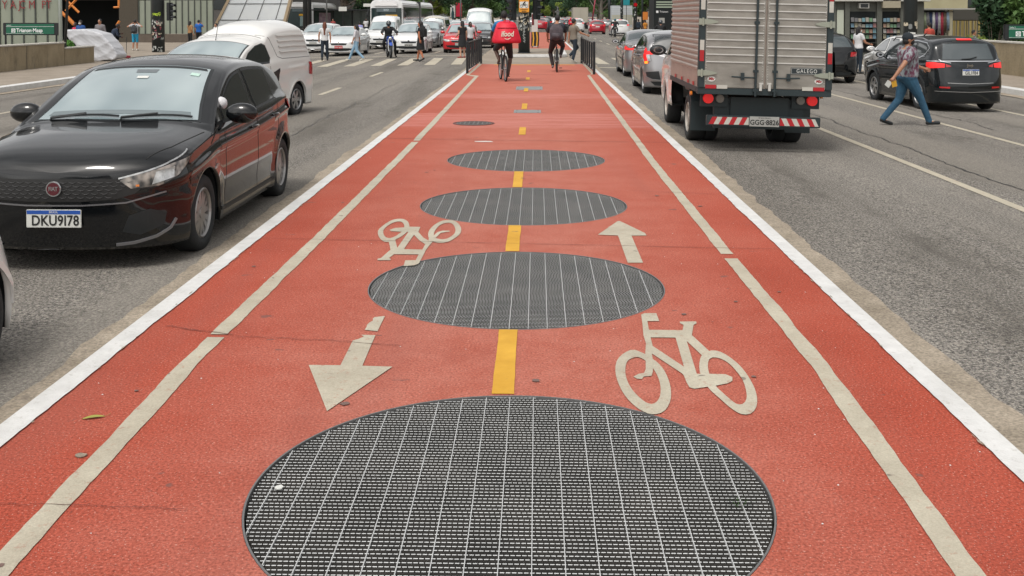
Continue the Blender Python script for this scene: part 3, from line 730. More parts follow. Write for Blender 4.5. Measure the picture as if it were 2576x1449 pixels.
# ================================================================== CARS
def pch(pts):
    """monotone cubic through (s, v) points"""
    xs = [p[0] for p in pts]; ys = [p[1] for p in pts]; n = len(xs)
    d = [(ys[i + 1] - ys[i]) / (xs[i + 1] - xs[i]) for i in range(n - 1)]
    m = [d[0]] + [0 if d[i - 1] * d[i] <= 0 else 2 / (1 / d[i - 1] + 1 / d[i]) for i in range(1, n - 1)] + [d[-1]]
    def f(x):
        x = min(max(x, xs[0]), xs[-1])
        i = max(k for k in range(n - 1) if xs[k] <= x)
        h = xs[i + 1] - xs[i]; t = (x - xs[i]) / h
        return (2 * t ** 3 - 3 * t * t + 1) * ys[i] + (t ** 3 - 2 * t * t + t) * h * m[i] + (-2 * t ** 3 + 3 * t * t) * ys[i + 1] + (t ** 3 - t * t) * h * m[i + 1]
    return f
SH = {
 'hatch': dict(L=4.0, W=1.72, wb=2.52, fo=.80, R=.305,
   T=[(0, .735), (.05, .80), (.25, .885), (.6, .945), (1.0, .99), (1.12, 1.02), (1.55, 1.24), (1.95, 1.42), (2.2, 1.475), (2.6, 1.50), (3.1, 1.48), (3.5, 1.40), (3.72, 1.25), (3.9, 1.03), (4, .93)],
   B=[(0, .695), (.05, .73), (.3, .79), (.7, .86), (1.1, .915), (2, .945), (3.0, .99), (3.6, 1.03), (3.85, .99), (4, .90)],
   Rl=[(1.06, .93), (1.35, 1.09), (1.75, 1.28), (2.1, 1.385), (2.5, 1.42), (3.0, 1.405), (3.4, 1.32), (3.65, 1.18), (3.84, 1.01)],
   ws=(1.14, 1.98), wg=.085, side=[(1.42, 2.30), (2.38, 3.12), ], rg=(1.06, 1.36), kt=.33),
 'sedan': dict(L=4.55, W=1.78, wb=2.65, fo=.85, R=.315,
   T=[(0, .68), (.05, .73), (.3, .83), (.8, .93), (1.25, 1.0), (1.75, 1.23), (2.2, 1.41), (2.6, 1.46), (3.0, 1.45), (3.4, 1.36), (3.85, 1.16), (4.1, 1.08), (4.4, 1.06), (4.5, 1.0), (4.55, .9)],
   B=[(0, .64), (.05, .68), (.3, .75), (.8, .86), (1.25, .92), (2.2, .95), (3.2, .99), (4.1, 1.02), (4.45, 1.0), (4.55, .86)],
   Rl=[(1.22, .94), (1.6, 1.1), (2.0, 1.28), (2.4, 1.37), (2.8, 1.38), (3.2, 1.31), (3.6, 1.15), (3.9, 1.03)],
   ws=(1.28, 2.25), side=[(1.62, 2.5), (2.58, 3.4)], rg=None, rw=(3.3, 3.85), kt=.32),
 'suv': dict(L=4.40, W=1.82, wb=2.64, fo=.88, R=.355,
   T=[(0, .80), (.05, .88), (.25, .98), (.7, 1.06), (1.15, 1.12), (1.6, 1.34), (2.0, 1.55), (2.4, 1.63), (3.0, 1.645), (3.7, 1.62), (4.08, 1.56), (4.22, 1.38), (4.34, 1.10), (4.4, 1.0)],
   B=[(0, .76), (.05, .82), (.3, .9), (.8, .98), (1.2, 1.03), (2.2, 1.06), (3.2, 1.10), (4.1, 1.13), (4.3, 1.06), (4.4, .95)],
   Rl=[(1.12, 1.05), (1.45, 1.2), (1.85, 1.40), (2.25, 1.51), (2.7, 1.54), (3.3, 1.54), (3.85, 1.50), (4.1, 1.42), (4.27, 1.15)],
   ws=(1.22, 2.05), side=[(1.48, 2.42), (2.50, 3.2), (3.27, 3.8)], rg=(1.14, 1.48), kt=.24),
 'mini': dict(L=4.10, W=1.72, wb=2.55, fo=.82, R=.31,
   T=[(0, .74), (.05, .80), (.25, .91), (.6, 1.0), (.9, 1.06), (1.4, 1.30), (1.85, 1.5), (2.2, 1.57), (2.8, 1.58), (3.4, 1.54), (3.75, 1.44), (3.93, 1.2), (4.02, 1.0), (4.1, .9)],
   B=[(0, .70), (.05, .74), (.3, .82), (.7, .92), (1.0, .98), (2, 1.0), (3.0, 1.03), (3.8, 1.06), (4.0, 1.0), (4.1, .87)],
   Rl=[(.95, .99), (1.25, 1.12), (1.6, 1.31), (2.0, 1.44), (2.4, 1.49), (3.0, 1.48), (3.5, 1.4), (3.8, 1.28), (3.97, 1.06)],
   ws=(.98, 1.9), side=[(1.3, 2.18), (2.26, 2.95), (3.02, 3.5)], rg=(1.08, 1.4), kt=.26),
 'van': dict(L=5.0, W=1.95, wb=3.1, fo=.85, R=.34,
   T=[(0, .95), (.05, 1.02), (.3, 1.15), (.7, 1.28), (.9, 1.4), (1.25, 1.85), (1.5, 2.2), (1.8, 2.38), (2.2, 2.42), (4.6, 2.42), (4.9, 2.38), (5.0, 2.25)],
   B=[(0, .85), (.05, .92), (.3, 1.05), (.7, 1.16), (1, 1.2), (3, 1.25), (4.9, 1.25), (5, 1.2)],
   Rl=[(.80, 1.2), (1.05, 1.5), (1.35, 1.95), (1.7, 2.22), (2.2, 2.3), (4.7, 2.3), (4.95, 2.2), (5, 2.1)],
   ws=(.86, 1.5), side=[(1.15, 1.95)], rg=(1.3, 1.95), kt=.12),
 'kombi': dict(L=4.4, W=1.72, wb=2.4, fo=1.0, R=.33,
   T=[(0, 1.02), (.04, 1.2), (.1, 1.38), (.22, 1.62), (.4, 1.82), (.7, 1.93), (1.2, 1.96), (3.8, 1.96), (4.2, 1.9), (4.4, 1.5)],
   B=[(0, .98), (.04, 1.12), (.12, 1.2), (.4, 1.22), (4.2, 1.22), (4.4, 1.15)],
   Rl=[(.10, 1.25), (.2, 1.45), (.4, 1.68), (.8, 1.8), (1.2, 1.82), (3.9, 1.82), (4.25, 1.7), (4.4, 1.35)],
   ws=None, side=[(.55, 1.4), (1.5, 2.3), (2.4, 3.2), (3.3, 4.0)], rg=(1.3, 1.7), kt=.14),
 'truck': dict(L=4.3, W=1.70, wb=2.64, fo=.95, R=.33,
   T=[(0, .95), (.05, 1.02), (.2, 1.12), (.4, 1.2), (.75, 1.55), (1.05, 1.88), (1.35, 1.98), (1.9, 1.98), (2.0, 1.9), (2.02, 1.0), (4.3, .98)],
   B=[(0, .88), (.05, .95), (.3, 1.08), (.5, 1.12), (1.9, 1.15), (2.0, 1.1), (2.04, .98), (4.3, .95)],
   Rl=[(.42, 1.15), (.7, 1.4), (1.0, 1.72), (1.35, 1.86), (1.85, 1.86), (1.98, 1.78), (2.02, 1.0)],
   ws=(.48, 1.08), side=[(.78, 1.7)], rg=None, kt=.16),
}
class Car:
    def __init__(s, name, label, cat, shape, pnt, loc, rz=0, group=None, q=1.0, back=False, **kw):
        """q: mesh step multiplier. loc: ground point of the middle of the car; front points to local +Y"""
        P = dict(SH[shape]); P.update(kw); s.P = P; s.q = q
        s.L, s.W, s.hw = P['L'], P['W'], P['W'] / 2
        s.root = thing(name, label, cat, loc, rz, group)
        s.T, s.B = pch(P['T']), pch(P['B']); rl = P['Rl']; s.rl0, s.rl1 = rl[0][0], rl[-1][0]; s.Rf = pch(rl)
        s.zs = P.get('zs', .19); s.ax = (P['fo'], P['fo'] + P['wb']); s.ar = P['R'] + .055
        s.paint = pnt
        s.make_body()
        s.wheels(P.get('wheel'))
    def Rl(s, u):
        b = s.B(u)
        if u < s.rl0 or u > s.rl1: return b + .004
        return max(b + .004, s.Rf(u))
    def Wd(s, u):
        L = s.L; n = s.P.get('cn', 2.7); a = s.P.get('ca', .42); w = s.hw * (1 - .035 * abs((u - L * .52) / (L * .5)) ** 3)
        for d in (u, L - u):
            if d < a: w *= max(0, 1 - (1 - max(d, 0) / a) ** n) ** (1 / n)
        return w
    def zb(s, u):
        z = s.zs
        for k, c in enumerate(s.ax):
            if abs(u - c) < s.ar: z = max(z, s.P['R'] + math.sqrt(s.ar ** 2 - (u - c) ** 2))
        return z
    def shear(s, u, z):
        d, sgn = (u, 1) if u < s.L / 2 else (s.L - u, -1)
        k = max(0, 1 - d / .7) ** 2
        off = .22 * max(0, z - .55) ** 1.3 + .35 * max(0, .45 - z) ** 1.5
        return sgn * off * k
    def pos(s, u, z, frac):
        """side surface: half width at station u and height z (below the belt)"""
        W = s.Wd(u); B = s.B(u)
        g = 1 - .16 * max(0, .50 - z) ** 1.5 - .10 * max(0, z - .55) ** 2 - s.P.get('lean', 0) * max(0, z - .42)
        cr = .020 * math.exp(-((z - (B - .13)) / .028) ** 2) - .012 * math.exp(-((z - .40) / .09) ** 2)
        if W < s.hw * .8: cr = 0
        fl = 0
        for c in s.ax:
            d = math.hypot(u - c, z - s.P['R'])
            if d < s.ar + .13: fl = max(fl, .018 * (1 - max(0, d - s.ar) / .13))
        return W * g + (cr + fl) * (1 if W > .3 else 0)
    def make_body(s):
        L, q = s.L, s.q
        st = set()
        a = s.P.get('ca', .42)
        for k in range(int(13 / q) + 1):
            d = a * (1 - math.cos(math.pi / 2 * k / int(13 / q))) ; d = a * (k / int(13 / q)) ** 2.4
            st.add(round(d, 4)); st.add(round(L - d, 4))
        n = int(L / (.055 * q))
        for k in range(n + 1): st.add(round(a + (L - 2 * a) * k / n, 4))
        for c in s.ax:
            for k in range(int(16 / q) + 1):
                st.add(round(c - s.ar * math.cos(math.pi * k / int(16 / q)), 4))
            st.add(round(c - s.ar - .003, 4)); st.add(round(c + s.ar + .003, 4))
        st = sorted(x for x in st if 0 <= x <= s.P.get('ucut', L)); o = [st[0]]
        for x in st[1:]:
            if x - o[-1] > .0024: o.append(x)
        st = o
        K1, K2, K3 = max(8, int(14 / q)), max(4, int(8 / q)), max(6, int(12 / q))
        rows = []; L2 = L / 2
        for u in st:
            zb, B, Rr, T = s.zb(u), s.B(u), s.Rl(u), s.T(u); W = s.Wd(u)
            yin = max(0, W - .27); zf = .22
            row = [(0, u, zf, 1), (yin, u, zf, 1), (yin, u, max(zf + .002, zb + .01), 1), (max(0, W * .985 - .02), u, zb + .008, 1)]
            for k in range(K1 + 1):
                z = zb + (B - zb) * (k / K1); row.append((s.pos(u, z, 0), u, z, 0))
            yb = s.pos(u, B, 0); hgt = Rr - B
            rows_y = yb
            for k in range(1, K2 + 1):
                t = k / K2; z = B + hgt * t
                y = yb - s.P['kt'] * hgt * t - .022 * min(1, hgt * 6) * min(1, t * 4) - .05 * hgt * t * t
                y = max(0, y); row.append((y, u, z, 0)); rows_y = y
            y = rows_y; crown = max(.004, T - Rr); p = 4.2 if hgt < .05 else 2.6
            for k in range(1, K3 + 1):
                t = math.sin(math.pi / 2 * k / K3); yy = y * (1 - t) if k < K3 else 0
                row.append((yy, u, Rr + crown * (1 - (1 - t) ** p), 0))
            rows.append(row)
        vs = []; N = len(rows[0]); fs = []; ms = []
        full = []
        for row in rows:
            r = []
            for (y, u, z, m) in row: r.append((y, L2 - u - s.shear(u, z), z))
            full.append(r)
        for r in full: vs += r
        off = len(vs)
        for r in full: vs += [(-x, y, z) for x, y, z in r]
        for i in range(len(rows) - 1):
            for j in range(N - 1):
                m = 1 if j < 4 - 1 else 0
                a0 = i * N + j; f = (a0, a0 + N, a0 + N + 1, a0 + 1)
                fs.append(f); ms.append(m); fs.append(tuple(off + k for k in reversed(f))); ms.append(m)
        me = bpy.data.meshes.new('body'); me.from_pydata(vs, [], fs); me.polygons.foreach_set('material_index', ms)
        bm = bmesh.new(); bm.from_mesh(me)
        bmesh.ops.remove_doubles(bm, verts=bm.verts, dist=.0008)
        bmesh.ops.recalc_face_normals(bm, faces=bm.faces)
        for f in bm.faces: f.smooth = True
        for e in bm.edges:
            if len(e.link_faces) == 2 and (e.link_faces[0].material_index != e.link_faces[1].material_index): e.smooth = False
        bm.to_mesh(me)
        bmesh.ops.triangulate(bm, faces=bm.faces)
        bm.normal_update()
        s.bvh = BVHTree.FromBMesh(bm)
        bm.faces.ensure_lookup_table()
        s.tri = [[(v.co.copy(), v.normal.copy()) for v in f.verts] for f in bm.faces]
        bm.free()
        s.body = mkobj('body', me, [s.paint, M_black], s.root)
    def cast(s, o, d):
        o = o + Vector((1.7e-4, 1.1e-4, 1.3e-4)); h = s.bvh.ray_cast(o, d)
        if h[0] is None: h = s.bvh.find_nearest(o + d * 3)
        p, nrm, idx = h[0], h[1], h[2]
        t = s.tri[idx]; a, b, c = t[0][0], t[1][0], t[2][0]
        v0, v1, v2 = b - a, c - a, p - a
        d00, d01, d11, d20, d21 = v0.dot(v0), v0.dot(v1), v1.dot(v1), v2.dot(v0), v2.dot(v1)
        de = d00 * d11 - d01 * d01
        if abs(de) > 1e-14:
            v = (d11 * d20 - d01 * d21) / de; w = (d00 * d21 - d01 * d20) / de
            n = (t[0][1] * (1 - v - w) + t[1][1] * v + t[2][1] * w)
            if n.length > .1: nrm = n.normalized()
        if nrm.dot(d) > 0: nrm = -nrm
        return p, nrm
    def mapper(s, kind, sd=1):
        L2 = s.L / 2
        if kind == 'front': return lambda a, b: (Vector((a, L2 + 2, b)), Vector((0, -1, 0)))
        if kind == 'rear': return lambda a, b: (Vector((a, -L2 - 2, b)), Vector((0, 1, 0)))
        if kind == 'side': return lambda a, b: (Vector((sd * 3, L2 - a, b)), Vector((-sd, 0, 0)))
        if kind == 'top': return lambda a, b: (Vector((a, L2 - b, 4)), Vector((0, 0, -1)))
        if kind in ('fc', 'rc'):           # corner: a = angle from straight ahead, b = height
            e = 1 if kind == 'fc' else -1
            cx, cy = sd * (s.hw - .50), e * (L2 - .50)
            def f(a, b):
                t = R(a); d = Vector((sd * math.sin(t), e * math.cos(t), 0))
                return Vector((cx, cy, b)) + d * 2, -d
            return f
    def decal(s, kind, poly, m, name, parent=None, off=.004, step=.06, sd=1, astep=None):
        """a patch that lies on the body: outline in the mapper's plane, pushed off the surface along its normal"""
        mp = s.mapper(kind, sd); step *= s.q
        sx = step if kind not in ('fc', 'rc') else step * 100
        pts = []
        n = len(poly)
        for i in range(n):
            a, b = poly[i], poly[(i + 1) % n]; k = max(1, int(max(abs(a[0] - b[0]) / sx, abs(a[1] - b[1]) / step)))
            pts += [(a[0] + (b[0] - a[0]) * t / k, a[1] + (b[1] - a[1]) * t / k) for t in range(k)]
        x0, x1 = min(p[0] for p in pts), max(p[0] for p in pts); y0, y1 = min(p[1] for p in pts), max(p[1] for p in pts)
        inner = [(x, y) for x in frange(x0 + sx * .5, x1, sx) for y in frange(y0 + step * .5, y1, step)]
        es = [(i, (i + 1) % len(pts)) for i in range(len(pts))]
        k = 20 * s.q * (100 if kind in ('fc', 'rc') else 1)
        inner = [p for p in inner if inside(pts, p)]; r = delaunay_2d_cdt([Vector(p) for p in pts + inner], es, [], 0, 1e-5)
        V, N = [], []
        for v in r[0]:
            p, nr = s.cast(*mp(v.x, v.y)); V.append(p + nr * off); N.append(nr)
        me = bpy.data.meshes.new(name); me.from_pydata(V, [], [list(f) for f in r[2] if inside(pts, sum((Vector(r[0][i]) for i in f), Vector((0, 0))) / len(f))])
        if not len(me.polygons): return None
        o = mkobj(name, me, m, parent or s.root, True)
        # wind every face like the surface under it
        bm = bmesh.new(); bm.from_mesh(me); bm.verts.ensure_lookup_table()
        bm.normal_update()
        for f in bm.faces:
            if f.normal.dot(sum((N[v.index] for v in f.verts), Vector())) < 0: f.normal_flip()
        bm.to_mesh(me); bm.free()
        me.normals_split_custom_set_from_vertices([tuple(x) for x in N])
        return o
    def band(s, kind, line, w, m, name, parent=None, off=.003, sd=1):
        """thin strip along a line on the body"""
        mp = s.mapper(kind, sd); mb = MB(); P = []; st = .05 * s.q
        for (a, b) in zip(line, line[1:]):
            ln = math.dist(a, b) / (100 if kind in ('fc', 'rc') else 1); k = max(1, int(ln / st))
            P += [(a[0] + (b[0] - a[0]) * t / k, a[1] + (b[1] - a[1]) * t / k) for t in range(k)]
        P.append(line[-1]); pp = [s.cast(*mp(*p)) for p in P]
        vs = []; fs = []
        for i, (p, nr) in enumerate(pp):
            t = pp[min(i + 1, len(pp) - 1)][0] - pp[max(i - 1, 0)][0]
            c = nr.cross(t).normalized() * w / 2
            vs += [p - c, p - c + nr * off, p + c + nr * off, p + c]
        for i in range(len(pp) - 1):
            a = 4 * i
            fs += [(a + k, a + k + 1, a + 5 + k, a + 4 + k) for k in range(3)]
        mb.add(vs, fs); return mb.obj(name, m, parent or s.root)
    def wheels(s, style=None):
        Rr = s.P['R']; s.wl = []
        tw = s.P.get('tw', .195)
        tm = MB()
        tm.lathe([(Rr * .66, -tw / 2 + .01), (Rr * .80, -tw / 2 - .004), (Rr * .95, -tw / 2 + .004), (Rr, -tw / 2 + .03), (Rr, tw / 2 - .03), (Rr * .95, tw / 2 - .004), (Rr * .80, tw / 2 + .004), (Rr * .66, tw / 2 - .01)], None, 40 if s.q < 1.5 else 20)
        tyre = tm.mesh('tyre')
        rm = MB(); r0 = Rr * .66
        rm.lathe([(r0, -tw / 2 + .012), (r0, tw / 2 - .012), (r0 - .012, tw / 2 - .004), (r0 - .022, tw / 2 - .02), (r0 - .03, -tw / 2 + .02)], None, 40 if s.q < 1.5 else 20)
        ns = s.P.get('spokes', 5); x = tw / 2 - .03; dbl = s.P.get('dbl', 0)
        for k in range(ns):
            for e in ((-.16, .16) if dbl else (0,)):
                a = 2 * math.pi * k / ns
                wi, wo = (.018, .022) if dbl else (.028, .042)
                a1 = a + e * 1.15 + (.22 if dbl else 0)
                c0 = Vector((0, math.cos(a + e * .4), math.sin(a + e * .4))); c1 = Vector((0, math.cos(a1), math.sin(a1)))
                t0 = Vector((0, -c0.z, c0.y)); t1 = Vector((0, -c1.z, c1.y)); vs = []
                for X in (x - .022, x + .006):
                    for c, t, r_, w_ in ((c0, t0, .03, wi), (c1, t1, r0 - .01, wo)):
                        vs += [c * r_ - t * w_ + Vector((X - (.008 if r_ > .1 else 0), 0, 0)), c * r_ + t * w_ + Vector((X - (.008 if r_ > .1 else 0), 0, 0))]
                rm.add(vs, [(0, 1, 3, 2), (4, 6, 7, 5), (0, 4, 5, 1), (2, 3, 7, 6), (0, 2, 6, 4), (1, 5, 7, 3)])
        rm.cyl((x - .03, 0, 0), (x + .012, 0, 0), .055, .045, 16)
        rim = rm.mesh('rim'); dm = MB(); dm.cyl((-.02, 0, 0), (x - .035, 0, 0), r0 - .02, r0 - .02, 20); disc = dm.mesh('brake_disc')
        mm = s.P.get('rimmat', M_alloy)
        fr = True
        for c in s.ax:
            for sd in (-1, 1):
                w = thing('wheel', '', None, (sd * (s.hw - tw / 2 - .025), s.L / 2 - c, Rr))
                for k in ('label',):
                    if k in w: del w[k]
                w.parent = s.root
                if sd < 0: w.rotation_euler = (0, 0, math.pi)
                if fr:
                    mkobj('tyre', tyre, M_tyre, w, True); mkobj('rim', rim, mm, w); mkobj('brake_disc', disc, M_black, w); fr = False
                else:
                    for nm, me_ in (('tyre', tyre), ('rim', rim), ('brake_disc', disc)):
                        o = bpy.data.objects.new(nm, me_); COL.objects.link(o); o.parent = w
                s.wl.append(w)
    # ---- glass
    def glass(s, front=None, side=None, rear=None, chrome=False, sides=(-1, 1)):
        P = s.P; L2 = s.L / 2
        def rail(u):
            B, Rr = s.B(u), s.Rl(u); h = Rr - B
            return s.pos(u, B, 0) - P['kt'] * h - .022 * min(1, h * 6) - .05 * h
        if P['ws'] and front:
            a, b = P['ws']; n = 8
            for nm, g, m, of in (('windscreen_seal', .028, M_black, .002), ('windscreen', .055, front, .005)):
                e = 0 if of < .004 else .022
                us = [a + e + (b - a - 2 * e) * k / n for k in range(n + 1)]
                r_ = [(rail(u) - g - P.get('wg', 0), u) for u in us]
                poly = [(-x, u) for x, u in r_] + [(x, u) for x, u in reversed(r_)]
                # the lower edge bows forward in the middle
                lo = [(x_ * (r_[0][0]) , a + e - .0 - .06 * (1 - x_ ** 2)) for x_ in (.75, .5, .25, 0, -.25, -.5, -.75)]
                s.decal('top', poly + lo, m, nm, off=of)
        if P.get('rw') and rear:
            a, b = P['rw']; us = [a + (b - a) * k / 6 for k in range(7)]
            r_ = [(rail(u) - .06, u) for u in us]
            s.decal('top', [(-x, u) for x, u in r_] + [(x, u) for x, u in reversed(r_)], rear, 'rear_window', off=.004)
        if side:
            for sd in sides:
                for k, (a, b) in enumerate(P['side']):
                    for nm, g, m, of in (('window_seal', .0, M_black, .002), ('side_window', .02, side, .005)):
                        n = 8; lo, hi = [], []
                        for t in range(n + 1):
                            u = a - .0 + g + (b - a - 2 * g) * t / n
                            bz, tz = s.B(u) + .035 + g, s.Rl(u) - .045 - g
                            if tz - bz > .012: lo.append((u, bz)); hi.append((u, tz))
                        if len(lo) > 2: s.decal('side', lo + hi[::-1], m, nm, off=of, sd=sd)
                if chrome:
                    a, b = P['side'][0][0], P['side'][-1][1]
                    s.band('side', [(a + (b - a) * t / 12, s.B(a + (b - a) * t / 12) + .022) for t in range(13)], .016, M_chrome, 'window_trim', sd=sd)
        if P['rg'] and rear:
            z0, z1 = P['rg']
            u0 = s.L - .1
            def hwz(z):
                best = .3
                for u in frange(s.L * .7, s.L - .02, .03):
                    if s.Rl(u) <= z + .02 and u > s.L * .7: return rail(u)
                return rail(s.L - .15)
            wl, wh = P.get('rgw', (s.hw - .20, s.hw - .30))
            for nm, g, m, of in (('rear_window_seal', -.03, M_black, .002), ('rear_window', 0, rear, .005)):
                s.decal('rear', [(-wl + g, z0 + g * .7), (wl - g, z0 + g * .7), (wh - g, z1 - g), (-wh + g, z1 - g)], m, nm, off=of)
    def mirrors(s, m=None, u=None, sides=(-1, 1), k=1.0, inn=0):
        u = u or (s.P['ws'][0] + .30 if s.P['ws'] else .5)
        for sd in sides:
            p, nr = s.cast(*s.mapper('side', sd)(u, s.B(u) + .05)); mb = MB()
            mb.ell((0, 0, 0), (.115 * k, .062 * k, .072 * k), 16, 10)
            o = mb.obj('mirror', m or s.paint, s.root, True); o.location = p + Vector((sd * .13 * k - (inn if sd > 0 else 0), .03, .065))
            mb = MB(); mb.box((0, 0, 0), (.12, .05, .03), (0, R(-18) * sd, 0)); a = mb.obj('mirror_arm', M_black, o); a.location = (-sd * .10, 0, -.05)
            mb = MB(); mb.prism([(.09 * math.cos(t), .055 * math.sin(t)) for t in [i * .52 for i in range(12)]], 'y', -.001, .004)
            a = mb.obj('mirror_glass', M_chrome, o); a.location = (0, -.055 * k, 0)
    def wipers(s, m=None):
        a, b = s.P['ws']
        for x0, x1 in ((-.05, -.62), (.55, -.02)):
            ps = []
            for t in range(8):
                x = x0 + (x1 - x0) * t / 7
                p, nr = s.cast(*s.mapper('top')(x, a + .015 + .05 * math.sin(t / 7 * 2.5) - .05 * (1 - (x / .7) ** 2)))
                ps.append(p + nr * .022)
            mb = MB(); mb.tube(ps, .009, 6); mb.tube([ps[0] - Vector((0, 0, .02)), ps[0], (ps[3] + ps[4]) / 2 + Vector((0, 0, .012))], .012, 6); mb.obj('wiper', M_black, s.root)
    def plate(s, txt, end, z, m=None, blue=True, w=.40, x=0, ink=None, h=.13, tilt=0):
        mp = s.mapper('front' if end > 0 else 'rear'); p, nr = s.cast(*mp(x, z))
        t = thing('licence_plate', None, None, (x, p.y + end * .012, z), 0 if end < 0 else math.pi); t.parent = s.root; t.rotation_euler[0] = R(tilt)
        mb = MB(); mb.b2((-w / 2, -.006, -h / 2), (w / 2, .006, h / 2)); mb.obj('plate_panel', m or M_plateW, t, bev=.003)
        if blue:
            mb = MB(); mb.b2((-w / 2 + .004, -.0075, h / 2 - .032), (w / 2 - .004, -.004, h / 2 - .004)); mb.obj('blue_band', M_blue, t)
            if s.q <= 1: text('BRASIL', .022, TM((0, -.008, h / 2 - .018)), M_plateW, t, ext=.0005)
        if txt: text(txt, .105 if blue else .09, TM((.012 if blue else 0, -.0085, -.016 if blue else -.014)), ink or M_ink, t, sx=.85 if blue else .98, ext=.0008, off=.0015, space=1.02)
        return t
    def seams(s, us, zlo=None, handles=True, sides=(-1, 1), m=None, htrim=None):
        m = m or M_ink
        for sd in sides:
            for a, b in zip(us, us[1:]):
                zl = (zlo or s.zs + .1); inset = []
                fz = lambda u: max(zl, s.zb(u) + .06)
                lo = [(a + (b - a) * t / 8, fz(a + (b - a) * t / 8)) for t in range(9)]
                line = [(a, s.B(a) + .02)] + lo + [(b, s.B(b) + .02)]
                d = s.band('side', line, .009, m, 'door_seam', sd=sd, off=.0012)
                if handles:
                    u = b - .16; z = s.B(u) - .10; p, nr = s.cast(*s.mapper('side', sd)(u, z))
                    mb = MB(); mb.tube([(0, .085, 0), (sd * .028, .06, .004), (sd * .03, -.05, .004), (0, -.08, 0)], .012, 6)
                    o = mb.obj('door_handle', htrim or s.paint, s.root, True); o.location = p
    def arches(s, m=None, w=.05):
        for sd in (-1, 1):
            for c in s.ax:
                r = s.ar + w / 2 - .005; ln = [(c + r * math.cos(R(t)), s.P['R'] + r * math.sin(R(t))) for t in range(4, 177, 8)]
                s.band('side', ln, w, m or M_black, 'wheel_arch', sd=sd, off=.012)
def frange(a, b, st):
    o = []
    while a < b: o.append(a); a += st
    return o
def sym(poly): return poly + [(-x, y) for x, y in reversed(poly)]
# ------------------------------------------------------------------ the black hatchback in front
LW = math.pi                                # cars of the left side face the camera
def lx(x, y): return Vector((x, y, gz(x) - .002))
P_blk = paint('black_car_paint', (.004, .005, .006), 0, .2)
c = Car('hatchback_car', 'glossy black hatchback with pale windscreen beside the cycle path, nearest whole car', 'car', 'hatch', P_blk,
        lx(-3.49, 9.42), LW, q=.62, spokes=8, dbl=1, rimmat=mat('hubcap', (.36, .35, .34), .35, .7), cn=2.5, ca=.5, zs=.17)
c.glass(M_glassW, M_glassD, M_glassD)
# roof panel darker gloss + headlights
for sd in (-1, 1):
    hl = c.decal('fc', [(9, .675), (20, .605), (45, .615), (66, .68), (92, .825), (90, .845), (60, .79), (36, .74), (18, .712)], M_ink, 'headlight_housing', sd=sd, off=.003, step=.03)
    c.decal('fc', [(12, .675), (22, .615), (46, .625), (66, .69), (88, .815), (60, .777), (36, .727), (18, .70)], mat('dark_lamp_reflector', (.045, .045, .045), .12, .5, coat=1, noise=.4, nscale=18, c2=(.45, .40, .36), detail=1), 'headlight', sd=sd, off=.006, step=.025)
    c.decal('fc', [(40, .636), (60, .676), (62, .755), (44, .725)], M_lamp, 'projector_lamp', sd=sd, off=.010, step=.02)
    c.band('fc', [(11, .69), (36, .735), (60, .79), (90, .848)], .012, M_lamp, 'lamp_light_strip', sd=sd, off=.010)
    a = c.decal('fc', [(26, .628), (29, .628), (29, .642), (26, .642)], M_amber, 'indicator_bulb', sd=sd, off=.009, step=.02)
    c.decal('fc', [(14, .30), (30, .27), (52, .33), (54, .42), (38, .46), (20, .42)], M_black, 'fog_lamp_recess', sd=sd, off=.003, step=.03)
    c.band('fc', [(8, .205), (25, .215), (45, .25), (58, .30), (64, .36)], .02, mat('satin_grey', (.20, .20, .21), .3, .5), 'lower_lip', sd=sd, off=.012)
c.decal('front', sym([(.60, .69), (.65, .66), (.55, .575), (.42, .54), (.2, .53)]), M_ink, 'grille', off=.003, step=.03)
for hs_ in (-1, 1):
    mb = MB()
    for j in range(5):
        for i in range(-9, 10):
            x = i * .064 + (.032 if j % 2 else 0); z = .560 + j * .0265
            if x * hs_ < .06 or abs(x) > .40 + .045 * j: continue
            p, nr = c.cast(*c.mapper('front')(x, z)); p = p + nr * .008
            mb.tube([p + Vector((dx, 0, .010 * (dx / .026) ** 2 - .005)) for dx in (-.027, -.013, 0, .013, .027)], [.001, .002, .0026, .002, .001], 5)
    mb.obj('grille_mesh', mat('grille_highlight', (.085, .085, .088), .4, .3), c.root)
c.band('front', [(-.74, .575), (-.5, .515), (-.2, .502), (.2, .502), (.5, .515), (.74, .575)], .010, mat('satin_grey', (.20, .20, .21), .3, .5), 'grille_trim', off=.008)
p, nr = c.cast(*c.mapper('front')(0, .625))
t = thing('badge', None, None, p + Vector((0, .02, 0))); t.parent = c.root
mb = MB(); mb.cyl((0, -.02, 0), (0, .004, 0), .056, .056, 32); mb.obj('badge_rim', M_chrome, t, bev=.003)
mb = MB(); mb.cyl((0, .003, 0), (0, .0065, 0), .047, .047, 32); mb.obj('badge_face', mat('badge_wine', (.10, .012, .02), .3, .2, coat=1), t)
text('FIAT', .042, Matrix.Translation((0, .007, 0)) @ Euler((R(90), 0, R(180))).to_matrix().to_4x4(), M_chrome, t, ext=.001, sx=.8, off=.001)
c.plate('DKU9I78', 1, .41, blue=True)
c.mirrors(k=1.22, inn=.07); c.wipers()
c.seams([1.32, 2.33, 3.13], handles=True, htrim=P_blk)
for sd in (-1, 1):
    c.band('side', [(1.0, .30), (1.3, .255), (3.0, .25)], .03, M_black, 'sill_trim', sd=sd, off=.01)
    c.band('side', [(.95, .84), (1.05, .90), (1.15, .93)], .008, M_ink, 'bonnet_seam', sd=sd)
    c.decal('rc', [(60, .88), (85, .90), (88, 1.0), (60, .99)], M_redlamp, 'tail_light', sd=sd, off=.012, step=.03)
    c.band('side', [(.92, .62), (1.06, .655)], .02, M_alloy, 'side_indicator', sd=sd, off=.006)
